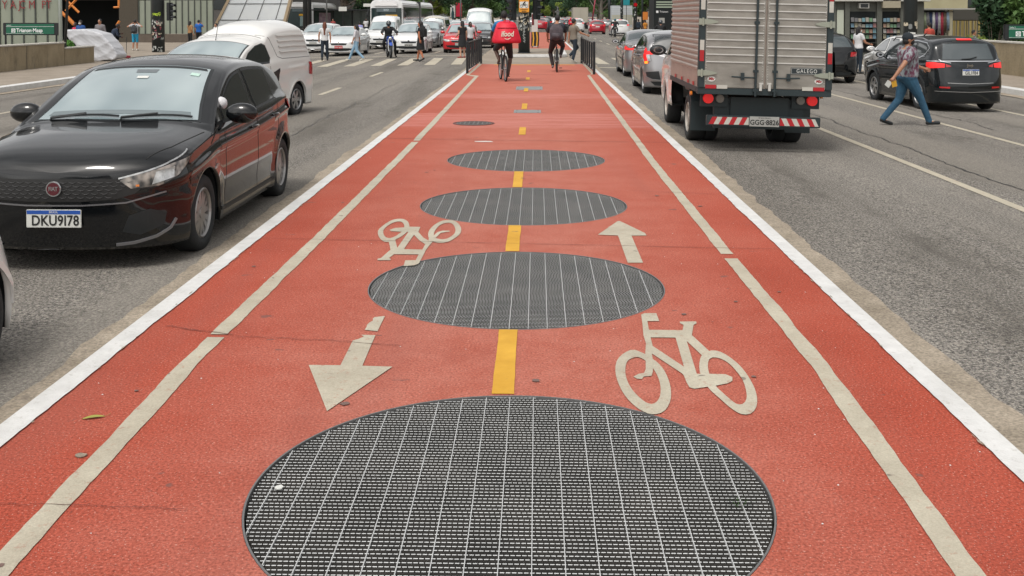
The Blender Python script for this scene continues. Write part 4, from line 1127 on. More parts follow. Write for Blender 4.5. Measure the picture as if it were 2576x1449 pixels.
c.band('top', [(-.78, .98), (-.70, .45), (-.6, .2)], .006, M_ink, 'bonnet_seam'); c.band('top', [(.78, .98), (.70, .45), (.6, .2)], .006, M_ink, 'bonnet_seam')
mb = MB(); mb.prism([(-.05, -.02), (.05, -.02), (.05, .02), (-.05, .02)], 'z', 0, .002)
c.decal('top', [(-.52, 1.90), (.52, 1.90), (.50, 1.945), (-.50, 1.945)], M_black, 'windscreen_shade_band', off=.007)
c.decal('top', [(-.09, 1.80), (.09, 1.80), (.10, 1.86), (-.10, 1.86)], mat('mirror_grey', (.10, .12, .13), .3, coat=1), 'rear_view_mirror', off=.0075)
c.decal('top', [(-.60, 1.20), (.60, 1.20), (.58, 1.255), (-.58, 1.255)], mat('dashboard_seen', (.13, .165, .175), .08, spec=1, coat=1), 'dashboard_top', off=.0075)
p, nr = c.cast(*c.mapper('top')(0, 1.72)); o = mb.obj('windscreen_sticker', M_plateW, c.root); o.location = p + nr * .010; o.rotation_euler = (R(-24), 0, 0)
p, nr = c.cast(*c.mapper('top')(-.44, 1.80)); mb = MB(); mb.prism([(-.04, -.025), (.04, -.025), (.04, .02), (-.04, .025)], 'z', 0, .002); o = mb.obj('windscreen_sticker', mat('pale_green_sticker', (.45, .62, .55), .5), c.root); o.location = p + nr * .010; o.rotation_euler = (R(-24), R(-8), 0)
hatch0 = c
# ------------------------------------------------------------------ white car cut by the left edge
P_wht = paint('white_car_paint', (.72, .72, .70), 0, .3)
c = Car('hatchback_car', 'white car whose rear corner just enters the left edge of the picture', 'car', 'hatch', P_wht, lx(-3.675, 3.84), LW, q=1, lean=.32)
c.glass(M_glassD, M_glassD, M_glassB); c.seams([1.32, 2.33, 3.13])
c.arches(P_wht, .03)
# ------------------------------------------------------------------ white pickup with a canopy
SH['pickup'] = dict(L=4.5, W=1.70, wb=2.67, fo=.84, R=.31,
   T=[(0, .72), (.05, .78), (.25, .88), (.6, .95), (1.05, 1.02), (1.5, 1.27), (1.9, 1.46), (2.1, 1.525), (2.42, 1.56), (2.52, 1.62), (2.75, 1.76), (3.2, 1.83), (3.9, 1.84), (4.15, 1.79), (4.28, 1.55), (4.42, 1.12), (4.5, 1.0)],
   B=[(0, .68), (.05, .72), (.3, .80), (.7, .88), (1.1, .95), (2, .99), (3.0, 1.05), (4.2, 1.08), (4.4, 1.04), (4.5, .95)],
   Rl=[(1.08, .97), (1.4, 1.13), (1.8, 1.34), (2.15, 1.43), (2.42, 1.45), (2.55, 1.53), (2.9, 1.63), (3.6, 1.68), (4.0, 1.67), (4.2, 1.5), (4.38, 1.1)],
   ws=(1.12, 1.92), side=[], rg=(1.2, 1.55), kt=.20)
c = Car('pickup_truck', 'white pickup with a ribbed white canopy over its bed, behind the black hatchback', 'pickup', 'pickup', P_wht, lx(-5.70, 18.85), LW - R(13), q=.8, spokes=6)
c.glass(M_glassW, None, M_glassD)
for sd in (-1, 1):
    for nm, g, m, of in (('window_seal', 0, M_black, .002), ('side_window', .02, M_glassD, .005)):
        c.decal('side', [(1.45 + g, 1.03 + g), (2.42 - g, 1.05 + g), (2.50 - g, 1.15), (2.42 - g, 1.38 - g), (2.30, 1.42 - g), (2.05, 1.38 - g), (1.75, 1.26 - g)], m, nm, off=of, sd=sd)
    c.band('side', [(2.42, 1.60), (2.62, 1.50), (2.78, 1.16), (2.95, 1.12), (4.2, 1.12)], .012, mat('grey_seam', (.16, .16, .16), .6), 'canopy_edge', sd=sd, off=.003)
    for z in (1.24, 1.34, 1.44, 1.54): c.band('side', [(2.9, z), (3.5, z + .01), (4.05, z)], .03, P_wht, 'canopy_rib', sd=sd, off=.024)
    c.decal('side', [(2.42, .86), (2.78, .95), (2.72, .72), (2.55, .62), (2.44, .72)], M_black, 'side_vent', sd=sd, off=.004)
    c.decal('rc', [(62, .75), (88, .78), (88, 1.02), (66, 1.0)], M_redlamp, 'tail_light', sd=sd, off=.01)
    c.decal('fc', [(15, .70), (60, .74), (85, .86), (40, .80)], M_lamp, 'headlight', sd=sd, off=.006)
c.band('top', [(-.62, 2.47), (-.3, 2.46), (.3, 2.46), (.62, 2.47)], .014, mat('grey_seam', (.16, .16, .16), .6), 'canopy_seam'); c.arches(P_wht, .04); c.seams([1.3, 2.42], htrim=P_wht); c.mirrors(M_black)
p, nr = c.cast(*c.mapper('top')(0, 1.95)); mb = MB(); mb.tube([(0, 0, 0), (0, -.12, .38)], [.008, .004], 6); o = mb.obj('antenna', M_black, c.root); o.location = p
# ------------------------------------------------------------------ helpers for ordinary cars
def facelift(c, grille=True, lamps=True, plate='', z=.60, dz=0, badge=True, pm=None, ink=None, lampm=None):
    w = c.hw; z += dz
    if grille:
        c.decal('front', sym([(.42, z + .045), (.36, z - .05), (.2, z - .06)]), M_black, 'grille', off=.004)
        c.band('front', [(-.43, z + .05), (0, z + .055), (.43, z + .05)], .02, M_chrome, 'grille_bar', off=.012)
        c.decal('front', sym([(.55, z - .20), (.5, z - .32), (.2, z - .34)]), M_black, 'air_intake', off=.004)
    for sd in (-1, 1):
        if lamps:
            c.decal('fc', [(14, z + .0), (40, z - .02), (70, z + .08), (80, z + .14), (40, z + .10), (14, z + .07)], lampm or M_lamp, 'headlight', sd=sd, off=.008, step=.04)
            c.decal('fc', [(12, z - .30), (32, z - .30), (40, z - .2), (14, z - .22)], M_black, 'fog_lamp', sd=sd, off=.005, step=.04)
    if plate is not None: c.plate(plate, 1, z - .15, blue=False, m=pm or M_plateG, ink=ink)
    if badge:
        p, nr = c.cast(*c.mapper('front')(0, z + .05)); mb = MB(); mb.cyl((0, -.01, 0), (0, .02, 0), .05, .05, 12); o = mb.obj('badge', M_chrome, c.root); o.location = p
def taillift(c, z=.85, h=.14, a=(30, 88), plate='', pz=None, lit=False, wid=None, pm=None, blue=False, brake=True):
    m = M_redon if lit else M_redlamp
    for sd in (-1, 1): c.decal('rc', [(a[0], z), (a[1], z + .02), (a[1], z + h), (a[0] + 4, z + h * .95)], m, 'tail_light', sd=sd, off=.007, step=.04)
    if plate is not None: c.plate(plate, -1, pz or z - .02, blue=blue, m=pm)
    c.decal('rear', sym([(c.hw - .22, .33), (c.hw - .3, .24), (.2, .22)]), M_black, 'lower_bumper', off=.006)
    if brake:
        u = c.L * .84; zt = c.T(u)
        c.decal('rear', [(-.16, zt - .05), (.16, zt - .05), (.16, zt - .02), (-.16, zt - .02)], m, 'brake_light', off=.012, step=.05)
def frontcar(shape, col, label, name, x, y, cat='car', plate='', q=1.6, glass=None, group='cars waiting behind the zebra crossing on the left', rz=0, **kw):
    ik = kw.pop('ink', None); pm = kw.pop('pm', None); dz = kw.pop('dz', 0); fl = kw.pop('fl', True)
    c = Car(name, label, cat, shape, col, lx(x, y), LW + rz, group, q, **kw)
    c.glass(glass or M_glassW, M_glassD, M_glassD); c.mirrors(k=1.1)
    if q < 2.2: c.wipers(); c.seams([c.P['side'][0][0] - .1, c.P['side'][0][1] + .04, (c.P['side'] + [(0, c.L * .78)])[1][1] + .03])
    if fl: facelift(c, plate=plate, dz=dz, ink=ik, pm=pm)
    return c
P_red = paint('red_car_paint', (.50, .012, .018), 0, .3)
P_grey = paint('graphite_paint', (.045, .047, .05), .4, .3)
P_silver = paint('silver_paint', (.30, .30, .31), .7, .3)
P_cream = paint('cream_paint', (.52, .50, .44), 0, .35)
P_white2 = paint('bright_white_paint', (.70, .71, .71), 0, .3)
P_dred = paint('dark_red_paint', (.33, .008, .02), 0, .3)
c = frontcar('sedan', P_white2, 'white saloon with a red licence plate, first in its lane at the zebra crossing', 'saloon_car', -9.75, 53.2, plate='FYR 2620', q=1.2, pm=mat('plate_red', (.45, .01, .02), .4), ink=M_plateW)
c = frontcar('mini', P_white2, 'white minivan with wide chrome grille, between the blue motorbike and the red hatchback', 'minivan', -6.5, 54.6, plate='EPW 3K22', q=1.2)
c = frontcar('hatch', P_red, 'red hatchback with a black grille, in the lane beside the cycle path behind the crossing', 'hatchback_car', -3.95, 54.6, plate='', q=1.2, L=4.0)
frontcar('suv', P_white2, 'white off-roader with roof rails, left of the white saloon and behind it', 'suv', -12.2, 58.6, dz=.1)
frontcar('van', P_white2, 'white delivery van with a tall box roof behind the white saloon and the motorbike', 'delivery_van', -9.3, 63.5, 'van', L=4.5, T=[(0, .80), (.05, .9), (.25, 1.0), (.6, 1.08), (.95, 1.15), (1.5, 1.5), (1.8, 1.66), (2.0, 1.9), (2.3, 2.0), (4.2, 2.0), (4.45, 1.95), (4.5, 1.8)],
         Rl=[(.9, 1.08), (1.2, 1.25), (1.6, 1.5), (1.95, 1.72), (2.3, 1.9), (4.3, 1.9), (4.5, 1.75)], B=[(0, .75), (.1, .85), (.6, .98), (1, 1.03), (4.4, 1.06), (4.5, 1)], ws=(.98, 1.75), side=[(1.3, 2.0)], W=1.75)
frontcar('suv', P_silver, 'silver-grey car close behind the white minivan', 'suv', -6.75, 64.2)
c = frontcar('hatch', P_grey, 'dark grey hatchback right behind the red hatchback', 'hatchback_car', -3.3, 61.7)
c = frontcar('van', P_white2, 'tall white passenger van in the lane beside the cycle path, behind the dark grey hatchback', 'van', -3.8, 69.5, 'van', dz=.22)
# the old rounded bus-shaped van
c = Car('vintage_van', 'cream white rounded vintage van with a divided front, behind the silver-grey car', 'van', 'kombi', P_cream, lx(-6.75, 69.8), LW, None, 1.4)
c.glass(None, M_glassD, M_glassD)
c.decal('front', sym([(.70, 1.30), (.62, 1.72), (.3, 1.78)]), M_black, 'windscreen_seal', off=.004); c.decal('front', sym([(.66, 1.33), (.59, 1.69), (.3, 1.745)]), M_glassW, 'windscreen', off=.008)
for sd in (-1, 1):
    p, nr = c.cast(*c.mapper('front')(sd * .58, .80)); mb = MB(); mb.cyl((0, -.03, 0), (0, .03, 0), .11, .10, 20); o = mb.obj('headlight', M_lamp, c.root); o.location = p
    c.decal('front', [(sd * .40, 1.08), (sd * .62, 1.08), (sd * .62, 1.14), (sd * .40, 1.14)], M_amber, 'indicator', off=.01)
c.band('front', [(-.7, .42), (0, .40), (.7, .42)], .10, M_plateG, 'bumper', off=.05); c.mirrors(M_black)
c.plate('', 1, .55, blue=False, m=M_plateG)
# ------------------------------------------------------------------ right hand side, seen from behind
c = Car('hatchback_car', 'silver-grey hatchback with tall red and amber tail lights, half hidden by the box truck', 'car', 'mini', P_silver, lx(3.39, 26.55), 0, None, .8, spokes=5, dbl=1,
        T=[(0, .70), (.05, .76), (.25, .86), (.6, .95), (.9, 1.02), (1.4, 1.28), (1.85, 1.46), (2.2, 1.52), (2.8, 1.53), (3.4, 1.48), (3.75, 1.38), (3.93, 1.15), (4.02, .98), (4.1, .9)],
        Rl=[(.95, .99), (1.25, 1.12), (1.6, 1.29), (2.0, 1.40), (2.4, 1.44), (3.0, 1.42), (3.5, 1.32), (3.8, 1.2), (3.97, 1.04)])
c.glass(M_glassD, M_glassD, M_glassD); c.mirrors(); c.seams([1.1, 2.2, 3.0])
for sd in (-1, 1):
    c.decal('rc', [(28, .98), (62, .95), (78, .98), (80, 1.14), (66, 1.10), (60, 1.04), (28, 1.06)], M_redon, 'tail_light', sd=sd, off=.012, step=.03)
    c.decal('rc', [(50, .78), (66, .74), (80, .98), (62, .99)], M_redon, 'tail_light', sd=sd, off=.014, step=.03)
    c.decal('rc', [(44, .82), (54, .80), (60, .96), (48, .97)], M_lamp, 'reversing_lamp', sd=sd, off=.016, step=.03)
    c.decal('rc', [(52, .755), (64, .745), (66, .80), (54, .81)], mat('lit_amber', (.8, .25, .02), .3, em=(1, .3, .02), es=1.2), 'indicator', sd=sd, off=.019, step=.03)
    c.decal('rc', [(15, .38), (55, .40), (60, .55), (20, .58)], M_black, 'bumper_vent', sd=sd, off=.006, step=.04)
c.band('rc', [(10, .36), (40, .38), (60, .44)], .03, P_silver, 'bumper_fin', sd=-1, off=.03)
c.decal('rear', sym([(c.hw - .15, .33), (c.hw - .25, .24), (.2, .22)]), M_black, 'lower_bumper', off=.006)
c.plate('', -1, .80)
p, nr = c.cast(*c.mapper('top')(0, 3.1)); mb = MB(); mb.tube([(0, 0, 0), (0, -.1, .22)], .006, 6); o = mb.obj('antenna', M_black, c.root); o.location = p
c = Car('saloon_car', 'silver saloon ahead of the silver-grey hatchback, beside the right railing', 'car', 'sedan', P_silver, lx(3.55, 33.65), 0, None, 1.0)
c.glass(M_glassD, M_glassD, M_glassB); c.mirrors(M_black); c.seams([1.5, 2.54, 3.45]); taillift(c, .84, .13, (20, 88), '', .72, True)
def rearcar(shape, col, label, name, x, y, plate='', q=1.8, group=None, lit=True, rz=0, z=.85, **kw):
    c = Car(name, label, kw.pop('cat', 'car'), shape, col, lx(x, y), rz, group, q, **kw)
    c.glass(M_glassD, M_glassD, M_glassB)
    if q < 3: c.mirrors(k=1.1); c.seams([c.P['side'][0][0] - .1, c.P['side'][0][1] + .04])
    taillift(c, z, .14, plate=plate, lit=lit, pz=z - .05)
    return c
c = rearcar('hatch', P_blk, 'black hatchback with round badge and grey plate, seen right of the box truck', 'hatchback_car', 8.55, 32.5, 'CJB 3977', 1.0, lit=False, z=.78)
p, nr = c.cast(*c.mapper('rear')(0, .98)); mb = MB(); mb.cyl((0, -.015, 0), (0, .01, 0), .055, .055, 20); o = mb.obj('badge', M_chrome, c.root); o.location = p
for sd in (-1, 1): mb = MB(); mb.tube([(sd * .5, .5, 1.42), (sd * .5, .35, 1.47), (sd * .5, -.75, 1.47), (sd * .5, -1.0, 1.42)], .014, 6); mb.obj('roof_rail', M_black, c.root)
c = rearcar('hatch', P_wht, 'white car beyond the black off-roader, its front wing and door mirror showing', 'hatchback_car', 10.87, 30.6, None, 1.2, lit=False)
# ------------------------------------------------------------------ black off-roader with the chrome window line
P_bk2 = paint('black_teal_paint', (.006, .009, .011), .1, .25)
p0 = lx(8.72, 23.4)
c = Car('suv', 'black off-roader with chrome window line and lit red tail lights, right of the walking man', 'suv', 'suv', P_bk2, p0, R(4.0), None, .75, spokes=5, dbl=1, rgw=(.62, .54))
c.glass(M_glassD, M_glassD, M_glassB); c.mirrors(M_black); c.seams([1.45, 2.46, 3.3]); c.arches(M_black, .06)
for sd in (-1, 1):
    c.band('side', [(1.4, 1.08), (2.4, 1.10), (3.2, 1.13), (3.55, 1.16), (3.75, 1.24), (3.9, 1.38), (3.7, 1.49), (3.2, 1.53), (2.3, 1.50)], .022, M_chrome, 'chrome_line', sd=sd, off=.006)
    c.decal('rc', [(26, .97), (64, .95), (82, .985), (84, 1.075), (60, 1.085), (26, 1.05)], M_redon, 'tail_light', sd=sd, off=.016, step=.03)
    c.decal('rc', [(6, .985), (22, .975), (24, 1.05), (18, 1.03), (8, 1.01)], M_redlamp, 'inner_tail_light', sd=sd, off=.016, step=.03)
    c.band('rc', [(5, 1.06), (40, 1.10), (82, 1.105)], .012, M_chrome, 'lamp_trim', sd=sd, off=.02)
    c.decal('rear', [(sd * .50, .52), (sd * .72, .53), (sd * .72, .56), (sd * .50, .56)], M_redlamp, 'reflector', off=.012)
    mb = MB(); mb.tube([(sd * .66, .6, 1.50), (sd * .66, .45, 1.575), (sd * .66, -1.1, 1.585), (sd * .66, -1.4, 1.53)], .018, 8); mb.obj('roof_rail', P_silver, c.root)
c.band('rear', [(-.70, 1.14), (-.64, 1.105), (0, 1.10), (.64, 1.105), (.70, 1.14)], .02, M_chrome, 'chrome_line', off=.012)
c.decal('rear', sym([(.30, 1.51), (.30, 1.555), (.1, 1.56)]), M_ink, 'spoiler', off=.006)
c.decal('rear', [(-.18, 1.545), (.18, 1.545), (.18, 1.575), (-.18, 1.575)], M_redon, 'brake_light', off=.02)
c.band('rear', [(-.55, .64), (0, .62), (.55, .64)], .012, M_alloy, 'bumper_trim', off=.008); c.band('rear', [(-.8, .46), (0, .44), (.8, .46)], .012, M_alloy, 'bumper_trim', off=.008)
c.plate('GIL1F84', -1, .87); c.root.scale = (.865, .90, .945)
p, nr = c.cast(*c.mapper('rear')(.02, 1.01)); text('Jeep', .085, TM((0, p.y - .012, 1.02)), M_chrome, c.root, ext=.002, off=.001)
mb = MB(); mb.tube([(.05, 0, .02), (-.12, -.01, -.02), (-.32, -.012, -.03)], .012, 6); p, nr = c.cast(*c.mapper('rear')(.15, 1.17)); o = mb.obj('rear_wiper', M_black, c.root); o.location = p + nr * .02
mb = MB(); mb.cap((0, .3, 1.60), (0, .12, 1.69), .02, .008); mb.obj('antenna', M_black, c.root)
# ------------------------------------------------------------------ far traffic, right lanes (from behind) and left lanes (from in front)
gR, gL = 'far cars queueing on the right', 'far cars queueing on the left'
rearcar('hatch', P_dred, 'dark red hatchback seen from behind between the right railing and the silver cars', 'hatchback_car', 6.4, 112, '', 2.0, gR)
rearcar('suv', P_white2, 'white off-roader from behind, right of the dark red hatchback', 'suv', 8.15, 104, '', 2.0, gR, z=1.0)
rearcar('suv', P_white2, 'white car close behind the dark red hatchback on its left', 'suv', 4.6, 123, '', 2.2, gR, z=1.0)
rearcar('hatch', P_blk, 'small black car left of the dark red hatchback in the far queue', 'hatchback_car', 4.1, 133, '', 2.4, gR)
rearcar('hatch', P_silver, 'silver car just right of the masked pedestrian in the far queue', 'hatchback_car', 3.4, 142, '', 2.4, gR)
cols = [P_white2, P_silver, P_grey, P_white2, P_blk, P_dred, P_white2, P_silver]
names = {id(P_white2): 'white', id(P_silver): 'silver', id(P_grey): 'grey', id(P_blk): 'black', id(P_dred): 'red'}
protos = {}
def far(x, y, k, label, front):
    key = (id(cols[k % 8]), front)
    if key not in protos:
        c = (frontcar if front else rearcar)(('hatch', 'suv', 'sedan')[k % 3], cols[k % 8], label, 'car', x, y, q=3, group=gL if front else gR, **({'fl': True} if front else {}))
        protos[key] = c.root; return
    o = copytree(protos[key]); o.location = lx(x, y); o['label'] = label
rows = ['third', 'fourth', 'fifth', 'sixth', 'seventh', 'eighth', 'ninth', 'tenth', 'eleventh', 'twelfth']
k = 0
for li, x in enumerate((3.5, 6.2, 8.7, 11.0)):
    for j in range(6):
        y = 155 + j * 15 + li * 4 + rnd.uniform(-2, 2)
        far(x + rnd.uniform(-.2, .2), y, k * 3 + li, f'{names[id(cols[(k * 3 + li) % 8])]} car in the distant right-hand queue, lane {["beside the median", "second from the median", "third from the median", "beside the right kerb"][li]}, {rows[j]} back', False); k += 1
k = 0
for li, x in enumerate((-4.0, -6.9, -9.8, -12.6)):
    for j in range(5):
        y = 84 + j * 17 + li * 5 + rnd.uniform(-2, 2)
        if li == 3 and j < 2: continue
        far(x + rnd.uniform(-.2, .2), y, k * 3 + li, f'{names[id(cols[(k * 3 + li) % 8])]} car in the distant left-hand queue, lane {["beside the median", "second from the median", "third from the median", "beside the left kerb"][li]}, {rows[j]} back', True); k += 1

for j, (x, y, kk) in enumerate(((.3, 120, 4), (1.0, 134, 3), (-.4, 148, 0), (.8, 164, 2), (-.2, 182, 1), (1.2, 204, 5), (.1, 232, 3))):
    far(x, y, kk * 3 + 1, f'{names[id(cols[(kk * 3 + 1) % 8])]} car beyond the far end of the cycle path, {["nearest", "second", "third", "fourth", "fifth", "sixth", "seventh"][j]} of its file', False)
# ================================================================== BOX TRUCK
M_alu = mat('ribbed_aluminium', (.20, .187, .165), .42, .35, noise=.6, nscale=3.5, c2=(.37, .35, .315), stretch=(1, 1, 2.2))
M_aluS = mat('reflection_tinted_aluminium_side', (.36, .30, .26), .38, .45, noise=.6, nscale=4, c2=(.46, .39, .34))  # pinkish-brown reflected light is mixed into this aluminium's colour
M_alub = mat('bright_rib', (.70, .69, .66), .3, .5)
M_frame = mat('teal_black_frame', (.018, .030, .034), .5)
M_hinge = mat('hinge_alloy', (.33, .35, .29), .45, .4)
M_rw = mat('reflector_white', (.42, .41, .37), .5, noise=.5, nscale=12, c2=(.52, .50, .45)); M_rr = mat('reflector_red', (.38, .012, .018), .4)
c = Car('box_truck', 'small box truck with ribbed aluminium body and striped rear bumper, beside the right kerb', 'truck', 'truck', P_wht, lx(3.07, 16.75), 0, None, 1.0,
        L=4.95, ucut=1.86, fo=1.0, wb=2.55, W=1.70, tw=.24, R=.34, ca=.25,
        T=[(0, .95), (.05, 1.02), (.2, 1.12), (.4, 1.2), (.75, 1.55), (1.05, 1.88), (1.35, 1.98), (1.78, 1.98), (1.84, 1.9), (1.88, .80), (4.95, .74)],
        B=[(0, .88), (.05, .95), (.3, 1.08), (.5, 1.12), (1.7, 1.15), (1.84, 1.1), (1.9, .74), (4.95, .70)],
        Rl=[(.42, 1.15), (.7, 1.4), (1.0, 1.72), (1.35, 1.86), (1.7, 1.86), (1.82, 1.78), (1.88, .76)], side=[(.78, 1.6)], ws=(.48, 1.08), zs=.36, rimmat=mat('truck_rim', (.45, .42, .38), .5, .4))
c.glass(M_glassD, M_glassD); c.mirrors(M_black, .75, k=1.3)
tr_ = c.root; tr_.rotation_euler[1] = R(1.4)
ry = -2.475 - .08                             # rear face of the box in truck coordinates
def tb(a, b, name, m, bev=0): mb = MB(); mb.b2(a, b); return mb.obj(name, m, tr_, bev=bev)
HW = .905; zb_, zt_ = .84, 2.78
box = MB(); box.b2((-HW + .01, ry + .05, zb_ + .04), (HW - .01, ry + 2.95, zt_))
box.mi = 0
bo = box.obj('cargo_box', M_aluS, tr_)
for sd in (-1, 1):
  mb = MB(); z = zb_ + .30
  while z < zt_:
    mb.prism([(sd * (HW - .012), z - .03), (sd * (HW + .008), z - .012), (sd * (HW + .008), z + .012), (sd * (HW - .012), z + .03)], 'y', ry + .09, ry + 2.93)
    z += .0735
  mb.obj('side_corrugation', M_aluS, bo)
tb((-HW, ry + .02, zb_ - .05), (HW, ry + .16, zb_ + .04), 'rear_sill', M_frame, .006)
tb((-.40, ry + .3, .48), (.40, ry + 3.2, .74), 'chassis', M_frame)
for sd in (-1, 1):
    tb((sd * HW, ry, zb_ + .04), (sd * (HW - .085), ry + .10, zt_), 'corner_post', M_frame, .008)
    tb((sd * (HW + .004), ry + .16, zb_ - .03), (sd * (HW - .03), ry + 2.93, zb_ + .04), 'side_sill', M_frame)
    seq = [(1.40, 1.54, M_rw), (1.25, 1.40, M_rr), (1.95, 2.10, M_rw), (2.10, 2.25, M_rr)]
    for z0, z1, m in seq: tb((sd * (HW - .012), ry - .004, z0 - .01), (sd * (HW - .07), ry, z1 - .012), 'post_reflector', m)
    for y in (.35, .85, 1.5, 2.2): tb((sd * (HW + .012), ry + y, zb_ + .05), (sd * (HW + .004), ry + y + .10, zb_ + .10), 'side_reflector', M_rr)
    dr = tb((sd * (HW - .088), ry + .02, zb_ + .05), (sd * .012, ry + .055, zt_ - .03), 'rear_door', M_alu)
    mb = MB(); z = 1.235
    while z < zt_ - .05:
        mb.prism([(sd * .03, z - .007), (sd * .03, z + .007), (sd * (HW - .10), z + .007), (sd * (HW - .10), z - .007)], 'y', ry + .008, ry + .02); z += .1005
    mb.obj('door_ribs', M_alub, dr)
    mb = MB(); z = zb_ + .1
    while z < zt_ - .06:
        for x in (.035, HW - .105): mb.cyl((sd * x, ry + .014, z), (sd * x, ry + .021, z), .005, n=6)
        z += .035
    mb.obj('door_rivets', M_alub, dr)
    mb = MB(); x = sd * .13; mb.cyl((x, ry - .012, zb_ - .06), (x, ry - .012, zt_ - .02), .017, n=10)
    for z in (.86, 1.12, 1.78): mb.box((x, ry - .008, z), (.07, .03, .035))
    mb.obj('lock_rod', M_frame, tr_)
    for z in (1.08, 1.775):
        mb = MB(); mb.prism([(sd * (HW + .012), z - .045), (sd * (HW + .012), z + .045), (sd * (HW - .16), z + .032), (sd * (HW - .25), z + .008), (sd * (HW - .25), z - .008), (sd * (HW - .16), z - .032)], 'y', ry - .016, ry + .003)
        h = mb.obj('hinge', M_hinge, tr_, bev=.004)
        mb = MB(); mb.cyl((sd * (HW - .045), ry - .02, z - .055), (sd * (HW - .045), ry - .02, z + .055), .014, n=8); mb.obj('hinge_pin', M_hinge, h)
    mb = MB(); z = 1.04; mb.tube([(sd * .14, ry - .02, z - .01), (sd * .30, ry - .035, z - .008), (sd * .46, ry - .03, z)], .011, 6); mb.box((sd * .31, ry - .018, z + .005), (.045, .04, .10)); mb.obj('latch_handle', M_frame, tr_)
    mb = MB(); mb.box((sd * .06, ry - .004, .90), (.035, .02, .09)); mb.box((sd * .055, ry - .006, .955), (.055, .025, .02)); mb.obj('door_catch', M_alub, tr_)
    tb((sd * (HW - .10), ry + .010, .87), (sd * (HW - .25), ry + .019, .92), 'door_reflector', M_rr)
    tb((sd * (HW - .255), ry + .010, .87), (sd * (HW - .40), ry + .019, .92), 'door_reflector', M_rw)
    mb = MB(); mb.prism([(sd * (HW - .18) + .055 * math.cos(a), 1.0 + .036 * math.sin(a)) for a in [k * math.pi / 12 for k in range(24)]], 'y', ry + .012, ry + .019)
    st = mb.obj('oval_sticker', M_plateW, tr_)
    text('Mix', .05, TM((sd * (HW - .18), ry + .011, 1.0)), M_rr, st, ext=.0006, shear=.25, off=.002)
    mb = MB(); mb.cyl((sd * .715, ry + .30, .715), (sd * .715, ry + .245, .715), .072, .068, 24); mb.obj('tail_lamp', M_redon, tr_, bev=.004)
    mb = MB(); mb.cyl((sd * .555, ry + .30, .715), (sd * .555, ry + .25, .715), .060, .057, 24); mb.obj('reversing_lamp', mat('cloudy_lamp', (.20, .18, .16), .3, .3, coat=1), tr_, bev=.004)
    tb((sd * .44, ry + .30, .60), (sd * .82, ry + .33, .82), 'lamp_bracket', M_frame)
    mb = MB(); mb.prism([(ry + .9, .20), (ry + .9, .62), (ry + 1.1, .80), (ry + 1.5, .80), (ry + 1.5, .76), (ry + 1.12, .76), (ry + .92, .60), (ry + .92, .20)], 'x', sd * .50, sd * .86); mb.obj('mudguard', M_frame, tr_)
    mb = MB(); mb.cyl((sd * .90, ry + .55, .76), (sd * .93, ry + .55, .76), .03, n=12); mb.obj('side_marker', M_amber, tr_)
mb = MB(); mb.lathe([(.23, -.09), (.31, -.10), (.34, -.07), (.34, .07), (.31, .10), (.23, .09)], None, 28)
for sd in (-1, 1):
    o = mb.obj('inner_tyre', M_tyre, tr_, True); o.location = (sd * .50, 2.475 - 1.0 - 2.55, .34)
tb((-.62, ry + .34, .30), (.62, ry + .44, .72), 'cross_member', M_frame)
tb((-.77, ry + .02, .365), (.77, ry + .10, .505), 'bumper_bar', M_frame, .006)
for x0, x1, s_ in ((-.745, -.20, 1), (.22, .745, -1)):
    rows = {0: MB(), 1: MB()}; w = .068; k = 0; x = x0
    z0, z1 = .385, .485; y_ = ry + .018
    while x < x1 - .001:
        a, b = x, min(x + w, x1); sh = .05 * s_
        q = [(a, z0), (b, z0), (min(max(b + sh, x0), x1), z1), (min(max(a + sh, x0), x1), z1)]
        rows[k % 2].prism(q, 'y', y_ - .004, y_); x += w; k += 1
    rows[0].obj('red_stripes', M_rr, tr_); rows[1].obj('white_stripes', M_rw, tr_)
t = thing('licence_plate', None, None, (.01, ry + .012, .435)); t.parent = tr_
mb = MB(); mb.b2((-.20, -.006, -.068), (.20, .006, .068)); mb.obj('plate_panel', M_plateG, t, bev=.003)
text('GGG·8826', .095, TM((0, -.0075, -.014)), M_ink, t, sx=.92, ext=.0006, off=.002); text('SP·SAO PAULO', .025, TM((0, -.0075, .05)), M_ink, t, ext=.0004)
t = thing('name_plate', None, None, (.56, ry + .012, 1.135)); t.parent = tr_
mb = MB(); mb.b2((-.215, -.004, -.047), (.215, .004, .047)); mb.obj('plate_panel', mat('name_plate_black', (.02, .028, .032), .4), t, bev=.003)
text('GALEGO', .075, TM((0, -.0055, 0)), M_plateW, t, sx=.80, ext=.0006, space=1.28)
mb = MB()
for a, b in (((-.207, -.04), (.207, -.037)), ((-.207, .037), (.207, .04)), ((-.208, -.04), (-.205, .04)), ((.205, -.04), (.208, .04))): mb.b2((a[0], -.0052, a[1]), (b[0], -.004, b[1]))
mb.obj('plate_border', M_plateW, t)
